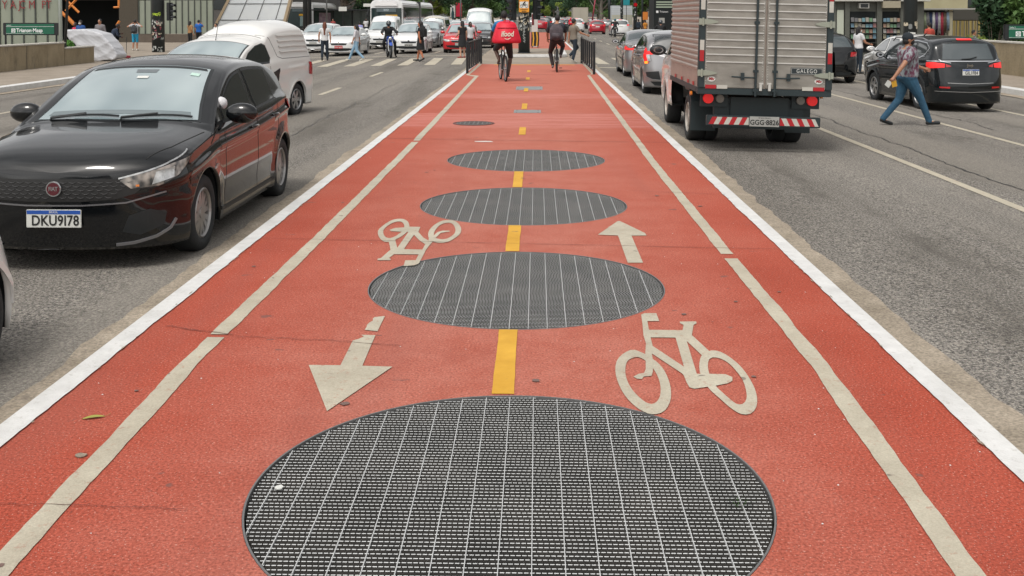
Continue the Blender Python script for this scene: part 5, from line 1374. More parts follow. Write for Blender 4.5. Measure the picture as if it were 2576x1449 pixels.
# ================================================================== BUSES
M_busglass = mat('bus_glass', (.018, .035, .035), .06, spec=.9, coat=1)
def bus(label, x, y, L=18, W=2.5, H=3.25, yaw=0, group='articulated city buses on the left', sign='8707', artic=True):
    t = thing('city_bus', label, 'bus', lx(x, y), yaw, group)
    mb = MB(); mb.prism([(-W / 2, .35), (W / 2, .35), (W / 2, H - .3), (W / 2 - .25, H), (-W / 2 + .25, H), (-W / 2, H - .3)], 'y', 0, L)
    body = mb.obj('body', mat('bus_white', (.74, .75, .75), .4, coat=.6), t, bev=.06)
    mb = MB(); mb.b2((-W / 2 + .08, -.05, .75), (W / 2 - .08, -.005, H - .62)); mb.obj('windscreen', M_busglass, t, bev=.04)
    mb = MB(); mb.b2((-W / 2 + .03, -.04, .30), (W / 2 - .03, -.004, .72)); mb.obj('front_bumper', M_black, t, bev=.03)
    mb = MB(); mb.prism([(-.95, H - .50), (.95, H - .50), (.72, H - .06), (-.72, H - .06)], 'y', -.10, -.004); mb.obj('roof_cowl', mat('bus_cowl', (.78, .78, .78), .4), t, bev=.05)
    mb = MB(); mb.b2((-.75, -.075, H - .92), (.75, -.052, H - .66)); d = mb.obj('destination_sign', mat('led_panel', (.10, .13, .14), .3), t)
    text(sign, .2, TM((0, -.08, H - .79)), mat('sign_white', (.6, .68, .72), .5), d)
    mb = MB(); mb.b2((-.05, -.07, H - 1.32), (.85, -.052, H - 1.14)); mb.obj('yellow_strip', M_yel, t)
    mb = MB(); mb.b2((.05, -.06, .95), (.80, -.052, H - 1.36)); mb.obj('windscreen_panel', mat('pale_panel', (.22, .30, .30), .3), t)
    for sd in (-1, 1):
        for y0, y1 in ((.5, L * .48), (L * .55, L - .5)):
            mb = MB(); mb.b2((sd * (W / 2 - .005), y0, 1.35), (sd * (W / 2 + .01), y1, H - .55)); mb.obj('side_glass', M_busglass, t)
        for yy in (2.6, L * .42, L - 3):
            w = MB(); w.lathe([(.25, -.14), (.46, -.14), (.48, -.1), (.48, .1), (.46, .14), (.25, .14)], None, 24); w.cyl((-.1, 0, 0), (.1, 0, 0), .25, n=16); o = w.obj('wheel', M_tyre, t); o.location = (sd * (W / 2 - .12), yy, .48)
        mb = MB(); mb.ell((0, 0, 0), (.08, .06, .2)); mb.tube([(0, 0, .15), (-sd * .1, .05, .4), (-sd * .25, .1, .45)], .02, 6); o = mb.obj('mirror', M_black, t); o.location = (sd * (W / 2 + .22), -.12, 2.1)
        mb = MB(); mb.cyl((sd * .95, -.06, .55), (sd * .95, -.02, .55), .1, n=16); mb.obj('headlight', M_lamp, t)
    if artic: mb = MB(); mb.b2((-W / 2 - .004, L * .49, .5), (W / 2 + .004, L * .54, H + .004)); mb.obj('bellows', M_black, t, bev=.0)
    return t
bus('white-topped articulated bus with dark front and yellow strip, behind the motorbike', -11.6, 80, 20, yaw=R(-1.0))
bus('bus showing only its front edge between the slanted panel wall and the dark poles', -22.9, 100, 12, artic=False, sign='')
# ================================================================== PEOPLE
SKN = mat('skin_medium', (.36, .17, .10), .5); SKD = mat('skin_dark', (.075, .035, .022), .5); SKL = mat('skin_light', (.50, .28, .19), .5)
M_eyeW = mat('eye_white', (.6, .6, .58), .3)
HB = mat('hair_black', (.012, .010, .010), .6, bump=.5, bscale=90); HR = mat('hair_auburn', (.13, .035, .015), .6, bump=.5, bscale=90)
def cloth(n, c, **k): return mat(n, c, .85, bump=.35, bscale=14, **k)
def V(*a): return Vector(a)
def lerp(a, b, t): return a + (b - a) * t
def standing(): 
    return dict(pel=V(0, 0, .95), che=V(0, .01, 1.30), nek=V(0, 0, 1.47), hed=V(0, .02, 1.625), hipL=V(-.09, 0, .92), hipR=V(.09, 0, .92),
        kneL=V(-.10, .02, .50), kneR=V(.10, .02, .50), ankL=V(-.11, -.02, .09), ankR=V(.11, -.02, .09), toeL=V(-.13, .17, .035), toeR=V(.13, .17, .035),
        shoL=V(-.185, 0, 1.41), shoR=V(.185, 0, 1.41), elbL=V(-.24, -.03, 1.13), elbR=V(.24, -.03, 1.13), wriL=V(-.25, .06, .88), wriR=V(.25, .06, .88))
def walking(s=.32, arm=.22, lead='R'):
    j = standing(); a, b = ('R', 'L') if lead == 'R' else ('L', 'R'); sg = 1 if lead == 'R' else -1
    j['pel'].z -= .03
    for k in ('hipL', 'hipR', 'che', 'nek', 'hed', 'shoL', 'shoR'): j[k].z -= .03
    j['kne' + a] = V(sg * .10, s * .62, .49); j['ank' + a] = V(sg * .11, s * 1.05, .10); j['toe' + a] = V(sg * .12, s * 1.05 + .18, .06)
    j['kne' + b] = V(-sg * .10, -s * .12, .48); j['ank' + b] = V(-sg * .11, -s * 1.0, .16); j['toe' + b] = V(-sg * .12, -s * 1.0 + .17, .03)
    j['elb' + a] = V(sg * .25, -arm * .5, 1.13); j['wri' + a] = V(sg * .25, -arm * .75 , .90)
    j['elb' + b] = V(-sg * .25, arm * .25, 1.12); j['wri' + b] = V(-sg * .25, arm * 1.1, .92)
    return j
def hand(mb, w, e, side, r=.0085, curl=.5, s=1.0):
    """palm, four fingers and a thumb; w wrist, e elbow"""
    d = (w - e).normalized(); up = V(0, 1, 0) if abs(d.y) < .8 else V(0, 0, 1)
    x = d.cross(up).normalized() * (1 if side == 'R' else -1); y = x.cross(d).normalized()
    inn = -x                                 # palms face the body
    for k in range(4):
        o = (k - 1.5) * .019 * s
        L_ = (.040, .044, .041, .033)[k] * s
        p0 = w + d * .075 * s - y * o; d1 = (d + inn * curl * .6).normalized(); p1 = p0 + d1 * L_; d2 = (d + inn * curl * 2).normalized(); p2 = p1 + d2 * L_ * .8
        mb.tube([p0 - d * .02, p0, p1, p2], [r * 1.05, r * 1.05, r, r * .8], 6)
    q0 = w + d * .025 * s + y * .026 * s; q1 = q0 + (d * .7 + y * .8).normalized() * .035 * s; q2 = q1 + (d + y * .2 + inn * .5).normalized() * .028 * s
    mb.tube([q0, q1, q2], [r * 1.25, r * 1.1, r * .85], 6)
    return w + d * .045 * s, d, x, y
def person(label, loc, rz, j, h=1.75, skin=SKN, top=None, bottom=None, shoes=M_black, hair=HB, hairlen=0, sleeve=.55, legs=1.0, fat=1.0, vox=.016, mask=None, cap=None, dress=None, group=None, face=True, tilt=None, bare_feet=False, belly=0, curl=.5, tuck=0):
    t = thing('person', label, 'person', loc, rz, group); k = h / 1.75; t.scale = (k, k, k)
    J = j; up = (J['nek'] - J['pel'])
    # --- body, one continuous skin
    mb = MB()
    def torso(mb, g, z0=0.0, z1=1.0, neck=True):
        P = [(-.10, .145, .11), (0, .165, .118), (.10, .158, .112), (.25, .140, .102), (.45, .152, .110), (.65, .172, .118), (.82, .178, .104), (.93, .135, .08), (1.0, .062, .062)]
        n = 18; vs = []; fs = []; rings = 0
        f = up.normalized(); X = (J['shoR'] - J['shoL']).normalized(); Yd = f.cross(X).normalized() * 1
        if Yd.y < 0 and abs(f.z) > .5: Yd = -Yd
        for u, rx, ry_ in P:
            if u < z0 - .11 or u > z1: continue
            c0 = lerp(J['pel'], J['nek'], u) if True else None
            ch = lerp(J['pel'], J['nek'], .6); off = (J['che'] - ch) * math.sin(min(max(u, 0), 1) * math.pi)
            bl = belly * math.exp(-((u - .25) / .22) ** 2)
            for i in range(n):
                a = 2 * math.pi * i / n
                vs.append(c0 + off + X * math.cos(a) * (rx * fat + g) + Yd * (math.sin(a) * (ry_ * fat + g) + (bl if math.sin(a) > 0 else 0) * math.sin(a)))
            rings += 1
        for q in range(rings - 1):
            a = q * n; fs += [(a + i, a + (i + 1) % n, a + n + (i + 1) % n, a + n + i) for i in range(n)]
        fs += [tuple(range(n - 1, -1, -1)), tuple(range((rings - 1) * n, rings * n))]
        mb.add(vs, fs)
    torso(mb, -.012)
    mb.cap(lerp(J['nek'], J['pel'], .05), lerp(J['nek'], J['hed'], .5), .055, .050)
    hd = J['hed']; hr = tilt or (0, 0, 0); HM = Matrix.Translation(hd) @ Euler(hr).to_matrix().to_4x4()
    def hp(x, y, z): return HM @ V(x, y, z)
    mb.ell(hd, (.076, .096, .112), 16, 12, hr); mb.ell(hp(0, .035, -.065), (.052, .058, .052), 12, 8, hr)
    mb.ell(hp(0, .100, -.012), (.013, .020, .022), 8, 6, hr)
    for s_ in (-1, 1): mb.ell(hp(s_ * .076, -.005, -.01), (.012, .02, .032), 8, 6, hr)
    for s_ in 'LR':
        mb.cap(J['hip' + s_], J['kne' + s_], .083 * fat, .054, 12); mb.cap(J['kne' + s_], lerp(J['kne' + s_], J['ank' + s_], .3), .054, .056, 12); mb.cap(lerp(J['kne' + s_], J['ank' + s_], .3), J['ank' + s_], .056, .036, 12)
        mb.cap(J['ank' + s_] - V(0, 0, .03), J['toe' + s_], .038, .026, 10)
        mb.cap(J['sho' + s_], J['elb' + s_], .052 * fat, .041, 12); mb.cap(J['elb' + s_], lerp(J['elb' + s_], J['wri' + s_], .3), .042, .042, 10); mb.cap(lerp(J['elb' + s_], J['wri' + s_], .3), J['wri' + s_], .042, .028, 10)
        w, e = J['wri' + s_], J['elb' + s_]; d = (w - e).normalized(); mb.cap(w + d * .02, w + d * .075, .028, .034, 10)
        mb.cap(lerp(J['nek'], J['sho' + s_], .1), J['sho' + s_], .05, .055, 10)
    me = remesh(mb, vox, 2, 'body')
    fm = MB()
    for s_ in 'LR': hand(fm, J['wri' + s_], J['elb' + s_], s_, curl=curl)
    addto(me, fm, 0)
    body = mkobj('body', me, [skin], t, True)
    if face:
        for s_ in (-1, 1):
            e_ = MB(); e_.ell(hp(s_ * .030, .083, .012), (.013, .009, .008), 8, 6, hr); o = e_.obj('eye', M_eyeW, t, True)
            e_ = MB(); e_.ell(hp(s_ * .030, .0905, .012), (.005, .003, .005), 6, 5, hr); e_.obj('pupil', M_ink, o)
        e_ = MB(); e_.ell(hp(0, .092, -.055), (.022, .007, .006), 8, 5, hr); e_.obj('mouth', mat('lips', (.30, .09, .07), .5), t, True)
    # --- hair
    if hair and not cap:
        m_ = MB(); m_.ell(hp(0, -.018, .022), (.085, .098, .108), 16, 12, hr)
        if hairlen:
            m_.cap(hp(0, -.06, .03), hp(0, -.085, -.06), .075, .065); m_.cap(hp(0, -.085, -.06), hp(0, -.09, -.08 - hairlen), .068, .05)
            for s_ in (-1, 1): m_.cap(hp(s_ * .06, -.03, .0), hp(s_ * .075, -.03, -.08 - hairlen * .5), .035, .028)
        o = mkobj('hair', remesh(m_, .012, 1, 'hair'), hair, t, True)
    if cap:
        m_ = MB(); m_.ell(hp(0, -.008, .035), (.088, .106, .098), 18, 12, hr); o = m_.obj('cap_crown', cap, t, True)
        m_ = MB(); vs = []
        for i in range(9):
            a = math.pi * i / 8; vs += [hp(.078 * math.cos(a), .075 + .085 * math.sin(a), .032), hp(.078 * math.cos(a), .075 + .085 * math.sin(a), .040), hp(.07 * math.cos(a), .05, .046)]
        fs = []
        for i in range(8): fs += [(3 * i, 3 * i + 3, 3 * i + 4, 3 * i + 1), (3 * i + 1, 3 * i + 4, 3 * i + 5, 3 * i + 2), (3 * i, 3 * i + 2, 3 * i + 5, 3 * i + 3)]
        m_.add(vs, fs); m_.obj('cap_peak', cap, o)
        m_ = MB(); m_.ell(hp(0, -.035, -.03), (.079, .075, .07), 12, 8, hr); m_.obj('hair', hair or HB, t, True)
    if mask:
        m_ = MB(); m_.ell(hp(0, .050, -.048), (.067, .062, .058), 14, 10, hr); m_.ell(hp(0, .092, -.03), (.02, .022, .03), 8, 6, hr); o = mkobj('face_mask', remesh(m_, .008, 1), mask, t, True)
        m_ = MB()
        for s_ in (-1, 1): m_.tube([hp(s_ * .060, .06, -.035), hp(s_ * .083, -.01, -.012)], .003, 5)
        m_.obj('mask_strap', mask, o)
    # --- clothes
    if top:
        m_ = MB(); torso(m_, .012, -.0 + tuck, .97)
        for s_ in 'LR':
            a, b, w = J['sho' + s_], J['elb' + s_], J['wri' + s_]
            m_.cap(lerp(J['nek'], a, .25), a, .056, .066 * fat, 12)
            if sleeve <= 1: m_.cap(a, lerp(a, b, sleeve), .067 * fat, .060 * fat, 12)
            else: m_.cap(a, b, .067 * fat, .054, 12); m_.cap(b, lerp(b, w, sleeve - 1), .054, .042, 12)
        mkobj('shirt', remesh(m_, vox, 2, 'shirt'), top, t, True)
    if bottom:
        m_ = MB()
        c_ = J['pel']; f = up.normalized()
        m_.ell(c_ - f * .02, (.172 * fat, .130 * fat, .115), 16, 10)
        for s_ in 'LR':
            a, b, w = J['hip' + s_], J['kne' + s_], J['ank' + s_]
            if legs <= 1: m_.cap(a, lerp(a, b, legs), .098 * fat, .080 if legs < 1 else .072, 12)
            else: m_.cap(a, b, .098 * fat, .070, 12); m_.cap(b, lerp(b, w, min(1, legs - 1)), .070, .056, 12)
        mkobj('shorts' if legs < 1.4 else 'trousers', remesh(m_, vox, 2, 'trousers'), bottom, t, True)
    if dress:
        m_ = MB(); torso(m_, .014, 0, .97); m_.loft([(J['pel'] + V(0, 0, .1), .16, .125), (J['pel'], .18, .14), (J['pel'] - V(0, 0, .25), .20, .165), (J['pel'] - V(0, 0, .42), .21, .18)])
        for s_ in 'LR': m_.cap(J['sho' + s_], lerp(J['sho' + s_], J['elb' + s_], .3), .066, .06, 12)
        mkobj('dress', remesh(m_, vox, 2, 'dress'), dress, t, True)
    for s_ in 'LR':
        a, b = J['ank' + s_], J['toe' + s_]
        m_ = MB(); heel = a - V(0, 0, .045) - (b - a).normalized() * .03
        m_.cap(heel, b, .040, .034, 10); m_.cap(a - V(0, 0, .01), heel, .043, .040, 10)
        if bare_feet: m_ = MB(); m_.cap(heel - V(0, 0, .035), b - V(0, 0, .028), .02, .02, 8)
        mkobj('shoe', remesh(m_, .012, 1, 'shoe'), shoes, t, True)
    return t
def backpack(label, col, loc, rz, s=(.30, .18, .45), name='backpack', cat='backpack'):
    t = thing(name, label, cat, loc, rz); w, d, h = s
    m_ = MB(); m_.ell((0, 0, h * .5), (w * .52, d * .55, h * .52), 16, 10); m_.box((0, 0, h * .38), (w * .95, d * .9, h * .66)); mkobj('bag_body', remesh(m_, .02, 3), col, t, True)
    m_ = MB(); m_.box((0, -d * .5, h * .28), (w * .7, d * .25, h * .36)); m_.obj('pocket', col, t, True, bev=.02)
    for x in (-1, 1): m_ = MB(); m_.tube([(x * w * .3, d * .45, h * .9), (x * w * .32, d * .9, h * .95), (x * w * .34, d * 1.2, h * .6), (x * w * .32, d * .5, h * .15)], .014, 6); m_.obj('strap', col, t)
    return t
# the man walking across between the lanes
DEN = cloth('blue_denim', (.015, .05, .095), noise=.5, nscale=7, c2=(.035, .12, .20))
TSH = cloth('printed_grey_shirt', (.11, .03, .06), noise=.16, nscale=20, c2=(.26, .29, .31), stretch=(1, 1, .4), detail=2)
f0 = gp(2330, 316)
j = walking(.36, .2, 'R')
j['ankL'] = V(-.11, -.40, .13); j['kneL'] = V(-.10, -.10, .48); j['toeL'] = V(-.13, -.23, .03)
j['elbR'] = V(.32, -.22, 1.15); j['wriR'] = V(.34, -.40, .93)
j['elbL'] = V(-.26, .18, 1.13); j['wriL'] = V(-.24, .43, 1.05)
px_ = (gp(2215, 302) + gp(2325, 316)) / 2
man = person('man in a black cap and mask, grey patterned shirt and jeans, walking across the lanes', (px_.x - .10, px_.y - .52, gz(px_.x)), R(-83), j, 1.67, SKN, TSH, DEN, M_black, HB, 0, .62, 2.0, 1.36, .011, mask=mat('black_mask', (.008, .009, .010), .8), cap=cloth('navy_cap', (.012, .018, .025)), belly=.05, tilt=(0, 0, R(-8)), curl=.55)
# papers in his right hand (nearest the camera)
def inhand(root, j, s_, off, k): 
    d = (j['wri' + s_] - j['elb' + s_]).normalized(); p = j['wri' + s_] + d * .10 + V(*off); return Matrix.LocRotScale(root.location, root.rotation_euler, root.scale) @ p
for nm, lab, m, o_, rr in (('folded_paper', 'folded white paper in the hand of the man crossing the lanes', M_plateW, (0, -.06, -.05), .5), ('yellow_card', 'yellow card in the hand of the man crossing the lanes', M_yel, (0, .05, -.055), -.4)):
    p = inhand(man, j, 'R', o_, 1); mb = MB(); mb.prism([(-.05, -.045), (.045, -.06), (.055, .05), (-.04, .055)], 'y', -.002, .002)
    o = mb.obj(nm, m); o.location = p; o.rotation_euler = (.1, rr, .2); tag(o, lab, 'paper' if 'paper' in nm else 'card')
# ------------------------------------------------------------------ bicycles and riders
def bicycle(label, loc, rz, col=M_blackiron, R0=.335, wb=1.02):
    """rear wheel contact at the origin, front to +Y"""
    t = thing('bicycle', label, 'bicycle', loc, rz)
    for y, nm in ((0, 'rear'), (wb, 'front')):
        w = thing('wheel', None, None, (0, y, R0)); w.parent = t
        m_ = MB(); m_.tube([(0, R0 * math.cos(a) * .955, R0 * math.sin(a) * .955) for a in [2 * math.pi * i / 40 for i in range(40)]], .023, 10, True); m_.obj('tyre', M_tyre, w, True)
        m_ = MB(); m_.tube([(0, R0 * .88 * math.cos(a), R0 * .88 * math.sin(a)) for a in [2 * math.pi * i / 36 for i in range(36)]], .011, 6, True)
        for i in range(24): a = 2 * math.pi * i / 24; m_.cyl((.02 * (-1) ** i, 0, 0), (0, R0 * .88 * math.cos(a), R0 * .88 * math.sin(a)), .0016, n=4)
        m_.cyl((-.05, 0, 0), (.05, 0, 0), .016, n=8); m_.obj('rim', M_steel, w)
    bb = V(0, .43, .28); st = V(0, .24, .76); ht = V(0, .80, .80); hb = V(0, .84, .66); rw = V(0, 0, R0); fw = V(0, wb, R0)
    m_ = MB()
    for a, b, r in ((bb, st, .016), (bb, hb, .02), (st, ht, .017), (hb, ht, .019)): m_.cyl(a, b, r, n=8)
    for s_ in (-1, 1):
        m_.cyl(bb + V(s_ * .03, 0, 0), rw + V(s_ * .06, 0, 0), .010, n=6); m_.cyl(st + V(s_ * .01, 0, -.05), rw + V(s_ * .06, 0, 0), .009, n=6)
    m_.obj('frame', col, t)
    m_ = MB()
    for s_ in (-1, 1): m_.tube([hb + V(s_ * .04, .02, 0), hb + V(s_ * .055, .06, -.08), fw + V(s_ * .055, 0, 0)], .013, 6)
    m_.obj('fork', col, t)
    m_ = MB(); m_.tube([ht, ht + V(0, -.01, .10), ht + V(0, .05, .16)], .014, 8); m_.tube([ht + V(-.30, -.02, .18), ht + V(-.12, .04, .16), ht + V(.12, .04, .16), ht + V(.30, -.02, .18)], .013, 8); m_.obj('handlebar', col, t)
    m_ = MB(); m_.cyl(st, st + V(0, -.04, .16), .013, n=8); m_.obj('seat_post', M_steel, t)
    m_ = MB(); m_.ell(st + V(0, -.08, .18), (.085, .09, .03)); m_.ell(st + V(0, .04, .18), (.03, .12, .024)); m_.obj('saddle', M_black, t, True)
    m_ = MB(); m_.cyl(bb + V(-.06, 0, 0), bb + V(.07, 0, 0), .02, n=8); m_.cyl(bb + V(.05, 0, 0), bb + V(.055, 0, 0), .09, n=20)
    m_.cyl(bb + V(.065, 0, 0), bb + V(.075, 0, -.17), .009, n=6); m_.cyl(bb + V(-.065, 0, 0), bb + V(-.075, 0, .17), .009, n=6); m_.obj('crank', M_steel, t)
    for s_, z in ((1, -.17), (-1, .17)): m_ = MB(); m_.box(bb + V(s_ * .12, 0, z), (.09, .07, .02)); m_.obj('pedal', M_black, t)
    return t
def riding(lean=.16, low='R', outk=.0):
    j = standing(); s = 1 if low == 'R' else -1
    j['pel'] = V(0, .17, 1.01); j['che'] = V(0, .17 + lean * .55, 1.34); j['nek'] = V(0, .17 + lean, 1.51); j['hed'] = V(0, .22 + lean, 1.665)
    for n_, sg in (('L', -1), ('R', 1)):
        j['hip' + n_] = V(sg * .09, .19, .98); j['sho' + n_] = V(sg * .19, .17 + lean * .95, 1.44)
        j['elb' + n_] = V(sg * (.29), .38 + lean, 1.22); j['wri' + n_] = V(sg * .28, .70, 1.02)
        dn = (low == n_)
        j['kne' + n_] = V(sg * (.14 + outk), .50 if dn else .56, .60 if dn else .80)
        j['ank' + n_] = V(sg * .12, .38, .20 if dn else .53); j['toe' + n_] = V(sg * .13, .54, .13 if dn else .45)
    return j
b1 = gp(1272, 205); b2 = gp(1257, 199.5); a1 = math.atan2(-(b2.x - b1.x), b2.y - b1.y) * .8
bicycle('black bicycle ridden by the cyclist with the big red delivery bag', b1, a1)
j1 = riding(.12, 'R', .05)
rider1 = person('cyclist in a blue shirt and dark knee-length shorts riding away with a red delivery bag', b1, a1, j1, 1.80, SKD, cloth('blue_jersey', (.02, .16, .36)), cloth('charcoal_shorts', (.016, .018, .020)), mat('dark_sandal', (.03, .03, .035), .7), HB, 0, .6, 1.0, 1.12, .014, face=True, bare_feet=True)
rm = Matrix.LocRotScale(b1, rider1.rotation_euler, (1, 1, 1))
t = thing('delivery_bag', 'big red trapezoid food delivery bag with white lettering, on the back of the left cyclist', 'delivery bag', rm @ V(0, -.12, 1.0), a1)
M_bag = mat('red_bag_fabric', (.62, .012, .035), .6, bump=.3, bscale=9)
mb = MB(); n = 0
secs = [(0.0, .345, .185), (.03, .36, .20), (.10, .355, .20), (.34, .285, .185), (.40, .262, .175), (.50, .23, .15), (.555, .17, .10), (.565, .05, .03)]
vs = []
for z, a, b in secs: vs += [(-a, -b, z), (a, -b, z), (a, b, z), (-a, b, z)]
fs = [(3, 2, 1, 0)] + [(4 * i + k, 4 * i + (k + 1) % 4, 4 * i + 4 + (k + 1) % 4, 4 * i + 4 + k) for i in range(len(secs) - 1) for k in range(4)] + [(28, 29, 30, 31)]
mb.add(vs, fs); mb.obj('bag_body', M_bag, t, True, bev=.022, seg=3)
mb = MB(); mb.b2((-.262, -.19, .385), (.262, -.172, .40)); mb.obj('zip_seam', mat('dark_red_seam', (.30, .006, .02), .7), t)
mb = MB(); mb.tube([(-.10, -.10, .53), (-.05, -.13, .585), (.05, -.13, .585), (.10, -.10, .53)], .012, 6); mb.obj('handle', M_bag, t)
M_cr = mat('bag_print', (.62, .58, .48), .6)
text('ifood', .19, TM((0, -.212, .235), 87), M_cr, t, sx=.82, ext=.002, shear=.15, off=.006)
mb = MB(); mb.tube([(-.08, -.222, .135), (-.04, -.224, .105), (.02, -.224, .10), (.07, -.222, .125), (.085, -.221, .145)], [.004, .01, .012, .009, .004], 6); mb.obj('smile_print', M_cr, t)
b1 = gp(1401, 181.8)
bicycle('black bicycle ridden by the cyclist with the grey backpack', b1, R(0))
j1 = riding(.14, 'L', .06); j1['hed'].x += .02
person('cyclist in black clothes and a black cap riding away with a grey backpack', b1, R(0), j1, 1.70, SKN, cloth('black_tee', (.020, .024, .032)), cloth('dark_brown_trousers', (.022, .015, .017)), mat('grey_trainer', (.16, .15, .15), .7), HB, 0, .7, 1.95, 1.32, .014)
backpack('dark grey backpack with blue and red straps on the right cyclist', cloth('grey_pack', (.03, .030, .036), noise=.5, nscale=8, c2=(.10, .08, .09)), b1 + V(-.02, -.03, .96), 0, (.42, .25, .50))
# pedestrians
W_ = cloth('white_tee', (.55, .55, .56)); NV = cloth('navy_trousers', (.012, .022, .035)); BK = cloth('black_cloth', (.012, .013, .015))
def gpl(px, py): p = gp(px, py); return p
j = walking(.12, .05, 'L'); j['kneL'] = V(-.1, .25, .60); j['ankL'] = V(-.1, -.10, .30); j['toeL'] = V(-.1, .02, .18)
j['elbR'] = V(.27, .12, 1.17); j['wriR'] = V(.36, .35, 1.08)
person('man in a grey-brown shirt and white mask stepping past the right railing', gpl(1443, 159), R(-55), j, 1.64, SKN, cloth('khaki_tee', (.17, .15, .12)), NV, M_rw, HB, 0, .6, 2.0, 1.0, .017, mask=mat('white_mask', (.6, .6, .58), .8))
j = walking(.10, .04, 'R')
person('woman with long auburn hair, white shirt and dark trousers walking away near the pickup', gpl(817, 153), R(8), j, 1.74, SKN, W_, NV, M_black, HR, .34, .3, 1.95, .92, .02)
j = walking(.36, .1, 'R')
person('woman in a pale shirt and light blue jeans striding left over the zebra crossing', gpl(897, 153.5), R(82), j, 1.62, SKN, cloth('pale_check_shirt', (.42, .42, .48), noise=.5, nscale=20, c2=(.55, .52, .52)), cloth('light_jeans', (.20, .33, .45)), M_rw, HB, .06, .9, 2.0, .98, .02)
j = walking(.16, -.05, 'R')
person('woman in a short black dress with a big dark backpack, walking left on the crossing', gpl(1058, 155), R(78), j, 1.72, mat('skin_tan', (.44, .16, .08), .5), None, None, M_black, HB, .05, .3, 1, .95, .02, dress=BK)
backpack('large black backpack on the woman in the short black dress', BK, gpl(1058, 155) + V(.10, -.16, 1.0), R(150), (.34, .24, .50))
j = standing(); j['wriL'] = V(-.16, .25, 1.02)
person('woman in a knee-length black dress standing by the left railing', gpl(1163, 146.5), R(40), j, 1.66, SKL, None, None, mat('red_sandal', (.25, .05, .04), .6), HB, .22, .3, 1, 1.02, .02, dress=BK)
person('woman in a white T-shirt with long dark hair behind the woman in the black dress', gpl(1183, 143), R(-150), standing(), 1.60, SKD, W_, BK, M_black, HB, .26, .45, 1.9, .95, .02)
def gx(px, Y): p = PY(px, 100, Y); return V(p.x, Y, gz(p.x))
j = standing(); j['elbL'] = V(-.40, -.04, 1.34); j['elbR'] = V(.40, -.04, 1.34); j['wriL'] = V(-.16, .06, 1.53); j['wriR'] = V(.16, .06, 1.53)
person('man in bright blue shorts with a grey backpack, hands raised to his head', gx(340, 57), R(5), j, 1.72, SKN, cloth('pale_grey_tee', (.40, .42, .44)), cloth('sky_blue_shorts', (.02, .30, .50)), M_rw, HB, 0, .5, 1.0, 1.0, .02)
backpack('grey backpack on the man in bright blue shorts', cloth('charcoal_pack', (.035, .038, .042)), gx(340, 57) + V(.02, -.22, .95), 0, (.32, .2, .48))
person('person in a grey button shirt standing behind the white tarpaulin', gx(252, 49.5), R(175), standing(), 1.78, SKN, cloth('grey_shirt', (.16, .15, .16)), BK, M_black, HB, 0, 1.7, 1.9, 1, .022)
person('man in a blue T-shirt and white mask behind the white tarpaulin', gx(203, 50.5), R(170), standing(), 1.72, SKD, cloth('royal_blue_tee', (.01, .06, .22)), BK, M_black, HB, 0, .5, 1.9, 1.05, .022, mask=mat('white_mask', (.6, .6, .58), .8))
person('person in red half hidden behind the man in the blue T-shirt', gx(190, 51.2), R(150), standing(), 1.60, SKD, cloth('crimson_tee', (.45, .02, .06)), BK, M_black, HB, 0, .5, 1.9, 1, .022)
j = standing(); j['che'] = V(0, .10, 1.27); j['nek'] = V(0, .20, 1.40); j['hed'] = V(0, .27, 1.52); j['shoL'] = V(-.18, .16, 1.35); j['shoR'] = V(.18, .16, 1.35); j['elbR'] = V(.24, .2, 1.08); j['wriR'] = V(.12, .38, 1.0); j['elbL'] = V(-.24, .2, 1.12); j['wriL'] = V(-.10, .40, 1.16)
sw = gx(283, 47.2)
person('street sweeper in dark blue overalls bending beside the tarpaulin', sw, R(-60), j, 1.66, SKD, cloth('overall_blue', (.012, .022, .045)), cloth('overall_blue', (.012, .022, .045)), M_black, HB, 0, 1.8, 1.95, 1.08, .022)
t = thing('dustpan', 'long-handled red dustpan at the feet of the street sweeper', 'dustpan', sw + V(.72, -.25, 0), .3)
mb = MB(); mb.box((0, 0, .06), (.38, .26, .10)); mb.obj('pan', mat('dustpan_red', (.22, .015, .03), .5), t, bev=.02)
mb = MB(); mb.cyl((0, .06, .1), (.02, .1, .95), .013, n=8); mb.obj('handle', M_blackiron, t)
j = standing(); j['wriL'] = V(-.10, .24, 1.25); j['elbL'] = V(-.22, .10, 1.14)
person('woman with long dark hair in an orange patterned top by the stone wall', gx(478, 64), R(-30), j, 1.60, SKN, cloth('orange_print', (.35, .12, .05), noise=.6, nscale=12, c2=(.25, .20, .08)), BK, M_black, HB, .25, .9, 1.9, 1, .024)
j = standing(); j['wriR'] = V(.14, .14, 1.48); j['elbR'] = V(.30, .10, 1.28)
person('man in a bright blue T-shirt with a phone at his ear by the stone wall', gx(500, 64.5), R(-10), j, 1.68, SKN, cloth('bright_blue_tee', (.01, .10, .38)), BK, M_black, HB, 0, .5, 1.9, 1.08, .024)
person('dark-haired person looking over the roof of the white pickup', gx(544, 60), R(150), standing(), 1.50, SKN, W_, BK, M_black, HB, 0, .5, 1.9, 1, .024)
person('person in a lilac shirt beyond the white saloon', gx(905, 76), R(0), standing(), 1.62, SKN, cloth('lilac_shirt', (.28, .30, .60)), BK, M_black, HB, 0, .5, 1.9, 1, .026)
p = gx(2160, 36.5)
j = standing(); j['elbR'] = V(.26, .10, 1.15); j['wriR'] = V(.22, .36, 1.08)
person('woman in a white T-shirt and mask beside the white car on the right', p + V(0, 0, .0), R(-70), j, 1.66, SKN, W_, NV, M_black, HB, .10, .45, 1.9, 1.12, .02, mask=mat('white_mask', (.6, .6, .58), .8))
person('man in an orange-red shirt in front of the clothes stall', gx(2338, 42), R(20), standing(), 1.62, SKN, cloth('orange_red_tee', (.42, .06, .04)), BK, M_black, HB, 0, .5, 1.9, 1, .024)
